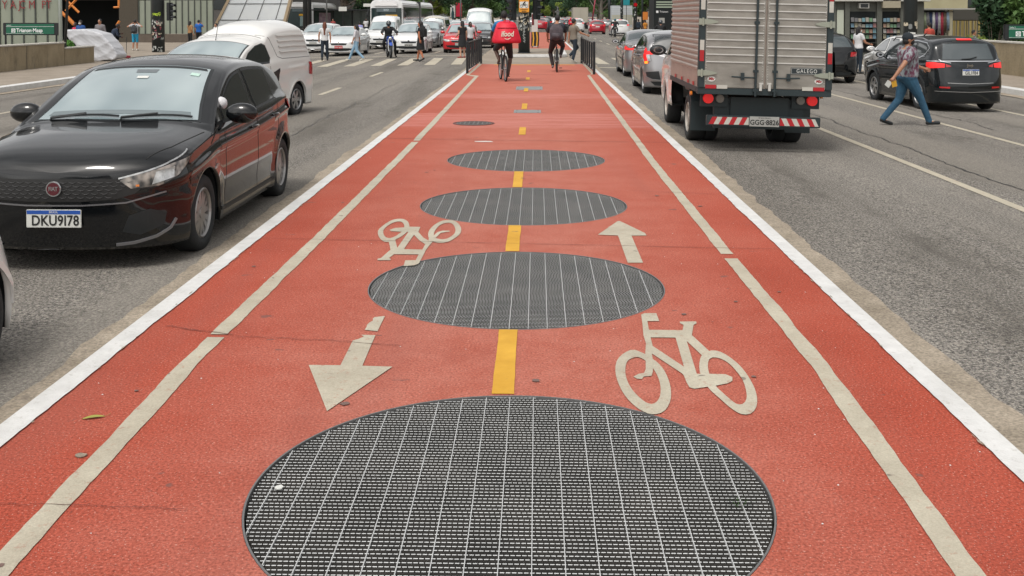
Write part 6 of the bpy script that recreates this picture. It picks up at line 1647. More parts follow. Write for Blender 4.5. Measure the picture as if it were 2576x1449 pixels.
person('dark-haired person in grey-blue behind the right-hand wall', gx(2449, 38.3), R(-120), standing(), 1.38, SKN, cloth('grey_blue_shirt', (.10, .14, .17)), BK, M_black, HB, 0, .5, 1.9, 1, .024)
person('person in an orange top on the pavement left of the metro entrance', gx(1623, 92), R(30), standing(), 1.62, SKN, cloth('orange_top', (.55, .22, .03)), BK, M_black, HB, 0, .6, 1.9, 1, .028)
person('person in dark clothes beside the person in the orange top', gx(1606, 96), R(-40), standing(), 1.70, SKD, NV, BK, M_black, HB, 0, 1.7, 1.9, 1.1, .028)
person('person in a red shirt waiting under the bus shelter roof', gx(838, 96), R(160), standing(), 1.68, SKN, cloth('shelter_red', (.30, .05, .05)), BK, M_black, HB, 0, .6, 1.9, 1, .03)
person('person in a pale shirt waiting at the right end of the bus shelter', gx(921, 95), R(190), standing(), 1.70, SKD, W_, NV, M_black, HB, 0, .6, 1.9, 1, .03)
# driver's arm and shoulder behind the open window of the black hatchback
hw_ = hatch0.root.location
t = person('driver of the black hatchback resting a white-sleeved arm on the open window', hw_ + V(.30, -.24, -.12), LW, {**standing(), **dict(pel=V(0, 0, .75), che=V(0, .02, 1.0), nek=V(0, 0, 1.14), hed=V(0, .02, 1.27), hipL=V(-.09, 0, .75), hipR=V(.09, 0, .75), kneL=V(-.12, .45, .80), kneR=V(.12, .45, .80), ankL=V(-.12, .6, .50), ankR=V(.12, .6, .50), toeL=V(-.12, .75, .5), toeR=V(.12, .75, .5), shoL=V(-.17, .05, 1.10), shoR=V(.17, 0, 1.10), elbL=V(-.455, .23, 1.24), elbR=V(.2, .1, .9), wriL=V(-.27, .36, 1.16), wriR=V(.15, .35, .9))}, 1.75, SKN, cloth('white_sleeve', (.6, .6, .62)), BK, M_black, HB, 0, .98, 1.0, 1.0, .016)
# ------------------------------------------------------------------ motorbike
def motorbike(label, loc, rz, col, group=None):
    t = thing('motorbike', label, 'motorcycle', loc, rz, group); R0 = .32; wb = 1.36
    for y in (0, wb):
        w = thing('wheel', None, None, (0, y, R0)); w.parent = t
        m_ = MB(); m_.tube([(0, (R0 - .045) * math.cos(a), (R0 - .045) * math.sin(a)) for a in [2 * math.pi * i / 28 for i in range(28)]], .05, 10, True); m_.obj('tyre', M_tyre, w, True)
        m_ = MB(); m_.tube([(0, .235 * math.cos(a), .235 * math.sin(a)) for a in [2 * math.pi * i / 28 for i in range(28)]], .018, 6, True)
        for i in range(8): a = 2 * math.pi * i / 8; m_.cyl((0, 0, 0), (0, .235 * math.cos(a), .235 * math.sin(a)), .006, n=4)
        m_.cyl((-.06, 0, 0), (.06, 0, 0), .05, n=10); m_.obj('rim', M_steel, w)
    m_ = MB(); m_.ell((0, .62, .48), (.15, .24, .17)); m_.box((0, .5, .42), (.2, .35, .2)); m_.obj('engine', M_iron, t)
    m_ = MB(); m_.ell((0, .82, .86), (.15, .25, .14)); m_.prism([(.9, .60), (1.15, .78), (1.22, .98), (1.05, 1.0), (.85, .9)], 'x', -.15, .15); m_.prism([(1.2, .66), (1.62, .58), (1.35, .72), (1.15, .74)], 'x', -.07, .07); m_.obj('fairing', col, t, bev=.01)
    m_ = MB(); m_.ell((0, .35, .82), (.14, .38, .07)); m_.obj('seat', M_black, t, True)
    m_ = MB(); m_.prism([(-.25, .80), (.15, .72), (.2, .84), (-.28, .92)], 'x', -.10, .10); m_.obj('tail', col, t, bev=.01)
    m_ = MB()
    for s_ in (-1, 1): m_.tube([(s_ * .09, 1.12, .98), (s_ * .09, wb, R0)], .024, 8)
    m_.obj('fork', M_steel, t)
    m_ = MB(); m_.tube([(-.38, .92, 1.08), (-.16, 1.06, 1.05), (.16, 1.06, 1.05), (.38, .92, 1.08)], .014, 6); m_.obj('handlebar', M_black, t)
    for s_ in (-1, 1): m_ = MB(); m_.ell((s_ * .33, 1.0, 1.2), (.07, .02, .045)); m_.cyl((s_ * .3, .98, 1.07), (s_ * .33, 1.0, 1.18), .006, n=5); m_.obj('mirror', M_black, t)
    m_ = MB(); m_.ell((0, 1.24, .90), (.09, .05, .08)); m_.obj('headlight', M_lamp, t, True)
    m_ = MB(); m_.tube([(.12, .6, .32), (.14, .2, .36), (.15, -.15, .46)], [.025, .035, .045], 8); m_.obj('exhaust', M_chrome, t)
    m_ = MB(); m_.tube([(0, 0, R0), (0, .5, .42), (0, .95, .92)], .03, 6); m_.obj('frame', M_blackiron, t)
    return t
def helmet(root, j, col, M0=None):
    m_ = MB(); m_.ell(j['hed'] + V(0, 0, .01), (.125, .14, .14), 16, 12); h = m_.obj('helmet', col, root, True)
    m_ = MB(); m_.ell(j['hed'] + V(0, .035, -.005), (.105, .115, .055), 14, 8); m_.obj('visor', M_glassD, h, True)
def sitting():
    j = riding(.10, 'R', .1)
    for k, v in dict(pel=V(0, .30, .93), che=V(0, .36, 1.24), nek=V(0, .40, 1.41), hed=V(0, .44, 1.57), hipL=V(-.09, .32, .92), hipR=V(.09, .32, .92), kneL=V(-.26, .72, .72), kneR=V(.26, .72, .72), ankL=V(-.32, .42, .12), ankR=V(.20, .45, .36), toeL=V(-.34, .60, .05), toeR=V(.20, .62, .32),
                     shoL=V(-.19, .38, 1.36), shoR=V(.19, .38, 1.36), elbL=V(-.34, .62, 1.18), elbR=V(.34, .62, 1.18), wriL=V(-.34, .88, 1.10), wriR=V(.34, .88, 1.10)).items(): j[k] = v
    return j
mp_ = gp(983, 146.5)
rzm = R(180 + 14); fwd = V(-math.sin(rzm), math.cos(rzm), 0); base = mp_ - fwd * 1.36
motorbike('blue and black motorbike waiting at the zebra crossing between two white cars', base, rzm, mat('bike_blue', (.01, .07, .42), .3, coat=1))
j = sitting()
t = person('motorcyclist in black with a dark helmet on the blue motorbike', base, rzm, j, 1.75, SKN, BK, BK, M_black, None, 0, 1.9, 1.95, 1.1, .02); helmet(t, j, mat('helmet_black', (.02, .03, .04), .2, coat=1))
for px, Y, col, hc, lb in ((1548, 96, 'silver', (.02, .10, .13), 'motorcyclist with a teal helmet beyond the far white car'), (1664, 60, 'black', (.35, .65, .03), 'motorcyclist with a lime green helmet left of the box truck'),
                       (1436, 118, 'red', (.5, .01, .02), 'far motorcyclist with a red delivery box behind the right cyclist')):
    p = gx(px, Y); motorbike(lb.replace('motorcyclist with a', 'motorbike under the rider with the').replace('far motorbike', 'distant motorbike'), p, 0, mat('mb_' + col, {'silver': (.3, .3, .3), 'black': (.02, .02, .02), 'red': (.4, .01, .02)}[col], .3, coat=1), 'motorbikes among the right-hand traffic')
    j = sitting(); t = person(lb, p, 0, j, 1.75, SKN, BK, BK, M_black, None, 0, 1.9, 1.95, 1.1, .03); helmet(t, j, mat('helmet_' + col, hc, .25, coat=1))
t = thing('delivery_box', 'red delivery box on the back of the far motorcyclist', 'delivery box', gx(1436, 118) + V(0, .05, .95)); mb = MB(); mb.prism([(-.28, 0), (.28, 0), (.23, .50), (-.23, .50)], 'y', -.25, .15); mb.obj('box_body', M_bag, t, bev=.02)
mb = MB(); mb.b2((-.12, -.262, .2), (.12, -.254, .28)); mb.obj('white_print', M_plateW, t)
# ================================================================== STREET FURNITURE ON THE MEDIAN
def railing(label, a, b, n, h=.93):
    a, b = V(*a), V(*b); d = b - a; L = d.length; t = thing('railing', label, 'railing', a, math.atan2(-d.x, d.y), 'black railings at the median crossing')
    mb = MB(); 
    for z in (.10, h - .02): mb.cyl((0, 0, z), (0, L, z), .02, n=8)
    mb.obj('rails', M_blackiron, t)
    for i in (0, n):
        m = MB(); m.cyl((0, L * i / n, -.02), (0, L * i / n, h), .038, n=10); m.ell((0, L * i / n, h), (.04, .04, .03), 8, 6); m.obj('post', M_blackiron, t)
    for i in range(1, n): m = MB(); m.cyl((0, L * i / n, .10), (0, L * i / n, h - .02), .030, n=8); m.obj('baluster', M_blackiron, t)
railing('black railing on the left kerb of the cycle path, in front of the two women', (-2.06, 30.7, 0), (-2.0, 37.2, 0), 7)
railing('black railing on the right kerb of the cycle path', (1.66, 30.3, 0), (1.60, 37.4, 0), 6)
M_pole = mat('sticker_covered_pole', (.012, .016, .018), .5, noise=.5, nscale=3, c2=(.02, .028, .03))
def scraps(parent, x, y, z0, z1, r, n, seed, cols):
    q = random.Random(seed)
    for k in range(n):
        m = MB(); a = -math.pi / 2 + q.uniform(-1.1, 1.1); z = q.uniform(z0, z1); w, h = q.uniform(.02, .10), q.uniform(.02, .09)
        pts = []
        for u, v in ((-1, -1), (0, -1.2), (1, -.8), (.9, .7), (.1, 1.1), (-1, .8)):
            aa = a + u * w / r; pts.append((x + (r + .004) * math.cos(aa), y + (r + .004) * math.sin(aa), z + v * h))
        m.add(pts, [tuple(range(6))]); m.obj('sticker', q.choice(cols), parent, fix=False)
def scribble(parent, x, y, z, r, w, h, m, seed, th=.010):
    q = random.Random(seed); mb = MB(); P = []
    n = 26
    for i in range(n):
        u = i / (n - 1); zz = z + h * (u - .5) + .05 * math.sin(i * 1.9); aa = -math.pi / 2 + (w * math.sin(i * 2.4 + q.random())) / r
        P.append((x + (r + .008) * math.cos(aa), y + (r + .008) * math.sin(aa), zz))
    mb.tube(P, th, 5); mb.obj('graffiti', m, parent)
M_stk = [mat('sticker_pale', (.40, .42, .40), .7), mat('sticker_grey', (.16, .17, .17), .7), mat('sticker_cream', (.45, .40, .30), .7)]
M_graf = mat('graffiti_pale', (.45, .47, .45), .6)
pc = V(-.545, 43.9, .125)
t = thing('lamp_post', 'thick black graffiti-covered post on the traffic island between the two cyclists', 'post', pc)
mb = MB(); mb.cyl((0, 0, 0), (0, 0, 7), .243, .225, 32); mb.obj('shaft', M_pole, t, True)
scraps(t, 0, 0, 1.0, 2.0, .238, 34, 3, M_stk)
scribble(t, 0, 0, .95, .24, .06, 1.0, M_graf, 5, .011)
mb = MB(); mb.lathe([(.27, .0), (.27, .05), (.245, .05), (.245, 0)], Euler((0, R(-90), 0)).to_matrix().to_4x4(), 24); mb.obj('base_ring', M_pole, t)
t = thing('warning_sign', 'yellow-framed sign with a cyclist symbol fixed to the thick central post', 'sign', (-.545, 43.60, 0))
z = lambda py: 1.7 + (HOR - py) / FP * 43.6
mb = MB(); mb.b2((-.225, 0, z(31.5)), (.225, .03, z(-16))); mb.obj('panel', mat('sign_amber', (.72, .30, .02), .45), t, bev=.02)
mb = MB(); mb.b2((-.185, -.006, z(20.5)), (.185, -.001, z(4))); mb.obj('white_field', M_plateW, t, bev=.004)
mb = MB(); c0 = z(15)
for s_ in (-1, 1): mb.tube([(s_ * .105, -.010, c0 - .0) , ] and [(s_ * .105 + .055 * math.cos(a), -.010, c0 + .055 * math.sin(a)) for a in [2 * math.pi * i / 16 for i in range(16)]], .007, 5, True)
for a, b in (((-.105, 0), (-.04, .07)), ((-.04, .07), (.06, .07)), ((.06, .07), (.105, 0)), ((-.02, -.005), (-.04, .08)), ((-.02, -.005), (.06, .065))): mb.cyl((a[0], -.010, c0 + a[1]), (b[0], -.010, c0 + b[1]), .006, n=5)
mb.cap((-.03, -.012, c0 + .10), (.03, -.012, c0 + .16), .024, .018); mb.ell((.045, -.012, c0 + .195), (.022, .008, .025)); mb.cap((-.03, -.012, c0 + .10), (.02, -.012, c0 + .03), .018, .012); mb.cap((.03, -.012, c0 + .15), (.06, -.012, c0 + .09), .011, .009)
mb.obj('cyclist_symbol', M_ink, t)
for zz, s1 in ((z(24.3), 'ATENÇÃO'), (z(28.3), 'ciclistas')): text(s1, .06, TM((0, -.004, zz)), M_ink, t, sx=1.1, ext=.001, off=.002)
def traffic_light(label, loc, rz, pole=True, h=0):
    t = thing('traffic_light', label, 'traffic light', loc, rz, 'black traffic lights')
    mb = MB(); mb.b2((-.16, -.1, 0), (.16, .1, .95)); mb.obj('housing', M_blackiron, t, bev=.02)
    for i, z_ in enumerate((.16, .47, .78)):
        mb = MB(); n = 12
        for k in range(n):
            a0, a1 = math.pi * (k / n) - .2, math.pi * ((k + 1) / n) - .2; b = len(mb.v)
            mb.v += [(.12 * math.cos(a0), -.1, z_ + .12 * math.sin(a0)), (.12 * math.cos(a1), -.1, z_ + .12 * math.sin(a1)), (.12 * math.cos(a1), -.34, z_ - .02 + .12 * math.sin(a1)), (.12 * math.cos(a0), -.34, z_ - .02 + .12 * math.sin(a0))]
            mb.f.append([b, b + 1, b + 2, b + 3]); mb.m.append(0)
        mb.obj('visor', M_blackiron, t, fix=False)
        mb = MB(); mb.cyl((0, -.115, z_), (0, -.10, z_), .10, n=18); mb.obj('lens', mat('unlit_lens', (.03, .04, .04), .2, coat=1), t)
    return t
traffic_light('black traffic light on the right side of the thick central post, turned sideways', (-.02, 43.9, 1.55), R(55))
traffic_light('black traffic light on the left side of the thick central post, turned sideways', (-1.02, 43.9, 1.50), R(-60))
Yh = 55.6
t = thing('hazard_board', 'black and yellow striped hazard board beyond the traffic island', 'hazard board', (PY(1346, 100, Yh).x, Yh, 0))
mb = MB(); mb.prism([(-.21, .08), (.20, .10), (.22, .50), (.20, .86), (-.20, .84)], 'y', 0, .05); mb.obj('board', M_ink, t, bev=.01)
mb = MB()
for x in (-.11, .085): mb.prism([(x - .035, .10), (x + .03, .10), (x + .065, .48), (x + .03, .85), (x - .035, .85), (x, .48)], 'y', -.006, -.001)
mb.obj('yellow_stripes', M_yel, t)
mb = MB(); mb.cyl((-.15, .08, 0), (-.15, .08, .5), .025, n=8); mb.cyl((.15, .08, 0), (.15, .08, .5), .025, n=8); mb.obj('feet', M_blackiron, t)
t = thing('totem_sign', 'narrow white and maroon upright panel above the striped hazard board', 'sign', (PY(1345, 60, 57).x, 57, 0))
mb = MB(); mb.b2((-.17, 0, 0), (.17, .12, 1.86)); mb.obj('panel', mat('totem_white', (.5, .5, .48), .5), t, bev=.01)
mb = MB(); mb.b2((-.16, -.01, 1.2), (-.03, -.002, 1.80)); mb.obj('maroon_strip', mat('maroon', (.12, .015, .02), .5), t)
# ================================================================== LEFT SIDE
def wall(name, label, x0, x1, y0, y1, z0, z1, m, cat='wall', cap=.05):
    t = thing(name, label, cat, (x0, y0, 0)); mb = MB(); mb.b2((0, 0, z0), (x1 - x0, y1 - y0, z1)); mb.obj('wall_body', m, t, bev=.012)
    if cap: mb = MB(); mb.b2((-.03, -.03, z1 - .002), (x1 - x0 + .03, y1 - y0 + .03, z1 + cap)); mb.obj('coping', mat('pale_coping', (.42, .40, .36), .8, noise=.5, nscale=6, c2=(.55, .53, .48)), t, bev=.008)
    return t
zl = gz(KL - 1)
w1 = wall('concrete_wall', 'stained tan concrete wall below the green station sign on the left', -18.7, -18.3, 12, 39.9, zl - .3, .64, M_conc)
mb = MB()
for y in (36.9, 33.2, 29.6, 26): mb.b2((.398, y - 12, zl), (.403, y - 11.97, .63))
mb.obj('wall_joints', M_ink, w1)
wall('low_wall', 'low tan concrete planter wall in front of the white tarpaulin', -18.7, -18.3, 39.95, 42.6, zl - .3, .42, M_conc)
M_green = mat('metro_green', (.004, .10, .055), .45)
def metro_sign(label, x, y, w=2.15, txt='Trianon·Masp'):
    t = thing('station_sign', label, 'sign', (x, y, 0), 0, 'green metro station signs')
    mb = MB(); mb.b2((0, 0, .92), (w, .12, 1.42)); mb.obj('frame', M_blackiron, t, bev=.02)
    mb = MB(); mb.b2((.14, -.012, .965), (w - .18, -.002, 1.375)); mb.obj('green_panel', M_green, t)
    mb = MB(); mb.b2((.14, -.018, 1.265), (w - .18, -.012, 1.275)); mb.b2((.14, -.018, .985), (w - .6, -.012, .992)); mb.obj('white_lines', M_white, t)
    mb = MB(); mb.b2((.36, -.020, 1.03), (.52, -.012, 1.19)); lg = mb.obj('logo', M_white, t); mb = MB(); mb.lathe([(.06, -.001), (.06, .001), (.045, .001), (.045, -.001)], Matrix.Translation((.44, -.022, 1.11)) @ Euler((0, 0, R(90))).to_matrix().to_4x4(), 16); mb.cyl((.44, -.024, 1.08), (.44, -.022, 1.14), .008, n=4); mb.obj('logo_ring', M_green, lg)
    text(txt, .22, TM((.56, -.016, 1.11)), M_white, t, align='LEFT', sx=.88, ext=.002, off=.004)
    text('Linha 2', .065, TM((.16, -.016, 1.32)), M_white, t, align='LEFT', ext=.001)
    for x_ in (.08, w - .12): mb = MB(); mb.cyl((x_, .06, -.3), (x_, .06, .95), .04, n=8); mb.obj('post', M_blackiron, t)
    return t
metro_sign('green Trianon-Masp station sign above the left concrete wall', PY(7, 60, 41.6).x, 41.6, 2.28)
def pole(name, label, px, Y, r, m=M_blackiron, h=7, z0=None, cat='pole', lean=0, group=None):
    p = PY(px, 50, Y); z0 = gz(p.x) if z0 is None else z0
    t = thing(name, label, cat, (p.x, Y, z0), 0, group); mb = MB(); mb.cyl((0, 0, 0), (lean, 0, h), r, r * .9, 14); mb.obj('shaft', m, t, True)
    mb = MB(); mb.cyl((0, 0, 0), (0, 0, .12), r * 1.4, n=14); mb.obj('base', m, t)
    return t
pole('pipe', 'light grey vertical pipe right of the green station sign', 152, 40.6, .07, mat('pale_pipe', (.40, .45, .42), .5), cat='pipe')
pole('pole', 'slim black leaning pole between the station sign and the tarpaulin', 160, 40.2, .055, cat='pole', lean=.45)
# tarpaulin over a stall
Yt = 43.4
tp = lambda x, y: (PY(x * .852 / 5.152, y * .852 / 5.152, Yt).x, PY(x * .852 / 5.152, y * .852 / 5.152, Yt).z)
pr = [tp(985, 462), tp(1130, 446), tp(1280, 440), tp(1420, 470), tp(1530, 510), tp(1620, 590), tp(1710, 700), tp(1780, 830), tp(1765, 900), tp(1600, 925), tp(1440, 940), tp(1250, 935), tp(1200, 800), tp(1150, 690), tp(1080, 640), tp(1010, 570)]
mb = MB(); mb.prism(pr, 'y', Yt, Yt + 1.1)
me = remesh(mb, .035, 14, 'tarpaulin')
for v in me.vertices:
    x, y, z_ = v.co; a_, b_ = x * 5 + z_ * 3 + 1.5 * math.sin(z_ * 2.2 + y), z_ * 7 - x * 2.5 + 1.3 * math.sin(x * 3)
    n_ = .014 * (1 - 2 * abs(math.sin(a_))) + .012 * (1 - 2 * abs(math.sin(b_))) + .004 * (1 - 2 * abs(math.sin(a_ * 2.7 + b_)))
    v.co += v.normal * n_
tag(mkobj('tarpaulin', me, mat('white_tarpaulin', (.50, .51, .54), .55, bump=.5, bscale=5), None, True), 'large crumpled white tarpaulin draped over a stall beside the low concrete wall', 'tarpaulin')
# foliage helper
def leafmat(n, c, c2): return mat(n, c, .6, noise=.6, nscale=2.5, c2=c2, spec=.3)
LG1 = leafmat('leaf_mid_green', (.032, .075, .022), (.095, .17, .04)); LG2 = leafmat('leaf_dark_green', (.014, .038, .02), (.045, .095, .038)); LG3 = leafmat('leaf_yellow_green2', (.10, .16, .025), (.24, .29, .05))
M_bark = mat('bark', (.07, .055, .042), .9, noise=.6, nscale=5, c2=(.15, .125, .10), bump=.5, bscale=20)
def crown(name, m, parent, clumps, n, ls, seed):
    q = random.Random(seed); vs = []; fs = []
    for k in range(n):
        cx, cy, cz, r, rz_ = q.choice(clumps)
        u = V(q.gauss(0, 1), q.gauss(0, 1), q.gauss(0, 1)).normalized() * (q.random() ** .45)
        c = V(cx + u.x * r, cy + u.y * r, cz + u.z * rz_)
        a = V(q.gauss(0, 1), q.gauss(0, 1), q.gauss(0, .6)).normalized(); b = a.cross(V(q.gauss(0, 1), q.gauss(0, 1), q.gauss(0, 1))).normalized(); s_ = ls * q.uniform(.6, 1.4); i = len(vs)
        vs += [c - a * s_, c + b * s_ * .45, c + a * s_, c - b * s_ * .45]; fs.append((i, i + 1, i + 2, i + 3))
    me = bpy.data.meshes.new(name); me.from_pydata(vs, [], fs); return mkobj(name, me, m, parent)
def tree(label, x, y, m, h=9, r=4, low=1.2, seed=1, n=5000, ls=.22, group='street trees', z=None):
    q = random.Random(seed); t = thing('tree', label, 'tree', (x, y, gz(x) if z is None else z), q.uniform(0, 6), group)
    mb = MB(); mb.tube([(0, 0, -.1), (q.uniform(-.1, .1), 0, h * .25), (q.uniform(-.3, .3), q.uniform(-.3, .3), h * .5), (q.uniform(-.5, .5), 0, h * .8)], [.30, .22, .16, .06], 10)
    cl = []
    for k in range(11):
        a = q.uniform(0, 6.28); rr = r * q.uniform(.2, .85); zz = q.uniform(low + r * .25, h)
        cl.append((rr * math.cos(a), rr * math.sin(a), zz, r * q.uniform(.25, .5), r * q.uniform(.2, .38)))
        mb.tube([(0, 0, min(zz, h * .6) * .6), (rr * .5 * math.cos(a), rr * .5 * math.sin(a), zz * .8), (rr * math.cos(a), rr * math.sin(a), zz)], [.10, .06, .02], 6)
    mb.obj('trunk', M_bark, t, True)
    crown('crown', m, t, cl, n, ls, seed); return t
def shrub(label, x, y, m, r, h, seed, n=700, ls=.07, z=None, name='shrub', cat='shrub'):
    q = random.Random(seed); t = thing(name, label, cat, (x, y, gz(x) if z is None else z))
    mb = MB(); cl = []
    for k in range(7):
        a = q.uniform(0, 6.28); rr = r * q.uniform(.2, .7); zz = h * q.uniform(.35, .9); cl.append((rr * math.cos(a), rr * math.sin(a), zz, r * .4, h * .22)); mb.tube([(0, 0, 0), (rr * .6 * math.cos(a), rr * .6 * math.sin(a), zz * .6), (rr * math.cos(a), rr * math.sin(a), zz)], [.02, .015, .006], 5)
    mb.obj('stems', M_bark, t); crown('leaves', m, t, cl, n, ls, seed); return t
shrub('bright green bush between the concrete wall and the tarpaulin', PY(170, 100, 41.5).x - .1, 41.4, leafmat('leaf_bright', (.05, .15, .03), (.12, .28, .05)), .45, .85, 5, 900, .07)
# building with hoardings on the left
M_hoard = mat('grey_green_hoarding', (.19, .215, .17), .7, noise=.5, nscale=1.2, c2=(.26, .285, .23), stretch=(1, 1, .3))
M_dark = mat('dark_void', (.008, .011, .012), .9)
M_brown = mat('brown_column', (.050, .042, .030), .85, noise=.5, nscale=8, c2=(.075, .062, .045))
M_bld = mat('dark_concrete_facade', (.06, .058, .055), .85, noise=.5, nscale=.8, c2=(.10, .095, .09))
def P3(px, py, Y): p = PY(px, py, Y); return p
t = thing('concrete_building', 'dark building behind the grey-green hoardings on the left', 'building', (0, 0, 0))
mb = MB(); mb.b2((P3(335, 0, 78).x, 76.5, 2.85), (P3(520, 0, 78).x, 80, 9)); mb.b2((-60, 78, 2.95), (P3(335, 0, 78).x, 90, 9)); mb.obj('upper_storeys', M_bld, t)
mb = MB(); mb.b2((-60, 84, -.4), (-30.5, 85, 3.2)); mb.obj('dark_entrance', M_dark, t)
for i in range(8): mb = MB(); mb.b2((-50 + i * 4, 76.3, 5.5), (-47.5 + i * 4, 76.6, 8.5)); mb.obj('window', M_glassD, t)
x0 = P3(299, 0, 75).x; x1 = P3(346, 0, 75).x
mb = MB(); mb.b2((x0, 75, -.4), (x1, 76.4, 3.4)); mb.obj('column', M_brown, t)
x2 = P3(536, 0, 75).x
def hoarding(label, xa, xb, Y, z0, z1, n):
    t = thing('hoarding', label, 'hoarding', (xa, Y, 0), 0, 'grey-green panel hoardings'); w = (xb - xa) / n
    for i in range(n):
        mb = MB(); mb.b2((i * w + .02, 0, z0), ((i + 1) * w - .02, .05, z1)); mb.obj('panel', M_hoard, t)
    mb = MB()
    for i in range(n + 1): mb.b2((i * w - .035, -.05, z0), (i * w + .035, .04, z1))
    mb.b2((0, .06, z0), (xb - xa, .1, z1)); mb.obj('posts', mat('hoarding_posts', (.05, .058, .05), .8), t); return t
hoarding('grey-green panel hoarding on a stone base behind the graffiti-covered post', x1 + .1, x2, 75, .40, 2.82, 12)
mb = MB(); mb.b2((x1 + .05, 74.7, -.4), (x2 + .6, 75.0, .38)); o = mb.obj('stone_base', mat('brown_stone', (.085, .068, .052), .9, noise=.6, nscale=5, c2=(.13, .105, .085)), None, bev=.01); tag(o, 'low brown stone base wall under the left hoarding', 'wall')
xa, xb = P3(-120, 0, 55).x, P3(149, 0, 55).x
hb = hoarding('pale hoarding with red lettering behind the green station sign', xa, xb, 55, -.4, 3.2, 9)
M_rg = mat('faded_red_paint', (.20, .03, .03), .7)
for s_, px in (('Y A J', 30), ('C M', 70), ('PT', 118)): text(s_, .62, TM((P3(px, 0, 55).x - xa, -.065, 2.28)), M_rg, hb, name='graffiti', ext=.003, sx=.8)
M_or = mat('orange_paint', (.62, .20, .03), .6)
t = thing('orange_scaffold', 'orange diagonal braces in the dark entrance left of the brown column', 'scaffold', (0, 60, 0))
def zp(x, y): p = PY(x * .852 / 5.152, y * .852 / 5.152, 60); return (p.x, 0, p.z)
for a, b, r in (((1010, 0), (1200, 190), .07), ((1180, -30), (1000, 165), .07), ((990, 225), (1125, 370), .11), ((935, 180), (985, 235), .09), ((1730, 112), (1815, 108), .06), ((1806, -40), (1806, 90), .06), ((1815, 320), (1775, 390), .07)):
    mb = MB(); mb.cyl(zp(*a), zp(*b), r, n=6); mb.obj('brace', M_or, t)
# slanted pale panel wall
Ys = 95; q4 = [PY(531, 92, Ys), PY(709, 92, Ys), PY(785, -200, Ys), PY(680, -200, Ys)]
t = thing('slanted_panel_facade', 'pale slanted wall of large square panels behind the white pickup', 'building', (0, Ys, 0))
mb = MB(); mb.prism([(p.x, p.z) for p in q4], 'y', 0, .6); mb.obj('panel_wall', mat('pale_blue_panels', (.68, .73, .77), .45, noise=.5, nscale=.7, c2=(.76, .80, .82)), t)
mb = MB(); LL = lambda a, b, u: a + (b - a) * u
for u in (0.0, .28, .56, .84, 1): 
    a, b = LL(q4[0], q4[1], u), LL(q4[3], q4[2], u); mb.cyl((a.x, -.02, a.z), (b.x, -.02, b.z), .035, n=5)
for py in (9, 50, 92, -32): 
    f = (92 - py) / 292; a, b = LL(q4[0], q4[3], f), LL(q4[1], q4[2], f); mb.cyl((a.x, -.02, a.z), (b.x, -.02, b.z), .03, n=5)
mb.obj('panel_joints', mat('joint_grey', (.14, .15, .16), .7), t)
for a, b in ((q4[0], q4[3]), (q4[1], q4[2])): mb = MB(); mb.prism([(a.x - .25, a.z), (a.x + .02, a.z), (b.x + .02, b.z), (b.x - .25, b.z)], 'y', -.08, .5); mb.obj('edge_trim', mat('tan_trim', (.42, .33, .22), .6), t)
# big post with stickers on the left pavement + traffic light
p = PY(398, 60, 54.7)
t = thing('lamp_post', 'thick black sticker-covered post left of the white pickup', 'post', (p.x, 54.7, gz(p.x)))
mb = MB(); mb.cyl((0, 0, 0), (0, 0, 7), .33, .31, 28); mb.obj('shaft', M_pole, t, True)
scraps(t, 0, 0, .7, 1.7, .325, 40, 8, M_stk + [mat('sticker_wine', (.18, .04, .05), .7)]); scraps(t, 0, 0, .05, .6, .327, 8, 9, [M_stk[0]])
scribble(t, 0, 0, 2.0, .325, .24, .12, mat('lime_spray', (.45, .62, .05), .6), 4, .016)
traffic_light('black traffic light on the sticker-covered post left of the white pickup', (p.x + .62, 54.7, 1.45), R(75))
# bus shelter, banners, poles beyond the crossing on the left
def shelter(label, px0, px1, Y, ztop=2.2):
    xa, xb = P3(px0, 0, Y).x, P3(px1, 0, Y).x; t = thing('bus_shelter', label, 'bus shelter', (xa, Y, 0), 0, 'dark bus shelters'); w = xb - xa
    mb = MB(); mb.b2((-.2, -1, ztop), (w + .2, 1, ztop + .12)); mb.obj('roof', M_black, t, bev=.03)
    mb = MB(); mb.b2((0, .8, .1), (w, .84, ztop)); mb.obj('back_glass', mat('dark_green_glass', (.02, .04, .036), .15, coat=1, noise=.6, nscale=1.5, c2=(.05, .075, .065)), t)
    for i in range(4): mb = MB(); mb.cyl((w * i / 3, .7, -.3), (w * i / 3, .7, ztop), .05, n=8); mb.obj('post', M_blackiron, t)
    mb = MB(); mb.b2((.2, .3, .25), (w - .2, .7, .32)); mb.obj('bench', M_black, t)
    return t
s1 = shelter('dark glass bus shelter beyond the crossing, left of the first articulated bus', 786, 930, 98)
mb = MB(); mb.b2((.5, .6, .5), (1.6, .72, 2.0)); mb.obj('poster', mat('purple_poster', (.12, .05, .12), .4, noise=.5, nscale=3, c2=(.35, .30, .30)), s1)
for px, Y, r, lb in ((768, 66, .16, 'dark double pole right of the slanted panel wall'), (779, 68, .13, 'dark post just right of the double pole'), (1066, 96, .10, 'grey post in front of the side of the articulated bus'), (1159, 118, .09, 'slim grey pole left of the tall white passenger van'), (822, 90, .06, 'thin pole above the bus shelter roof')):
    pole('pole', lb, px, Y, r, M_blackiron if r > .1 else mat('grey_pole', (.12, .125, .125), .6), 7, cat='pole')
def board(name, label, cat, px0, py0, px1, py1, Y, m, legs=True):
    a, b = PY(px0, py1, Y), PY(px1, py0, Y); t = thing(name, label, cat, (a.x, Y, 0)); mb = MB(); mb.b2((0, 0, a.z), (b.x - a.x, .08, b.z)); mb.obj('panel', m, t, bev=.01)
    if legs: mb = MB(); mb.cyl(((b.x - a.x) / 2, .12, gz(a.x) - .1), ((b.x - a.x) / 2, .12, a.z + .2), .04, n=8); mb.obj('post', M_blackiron, t)
    return t
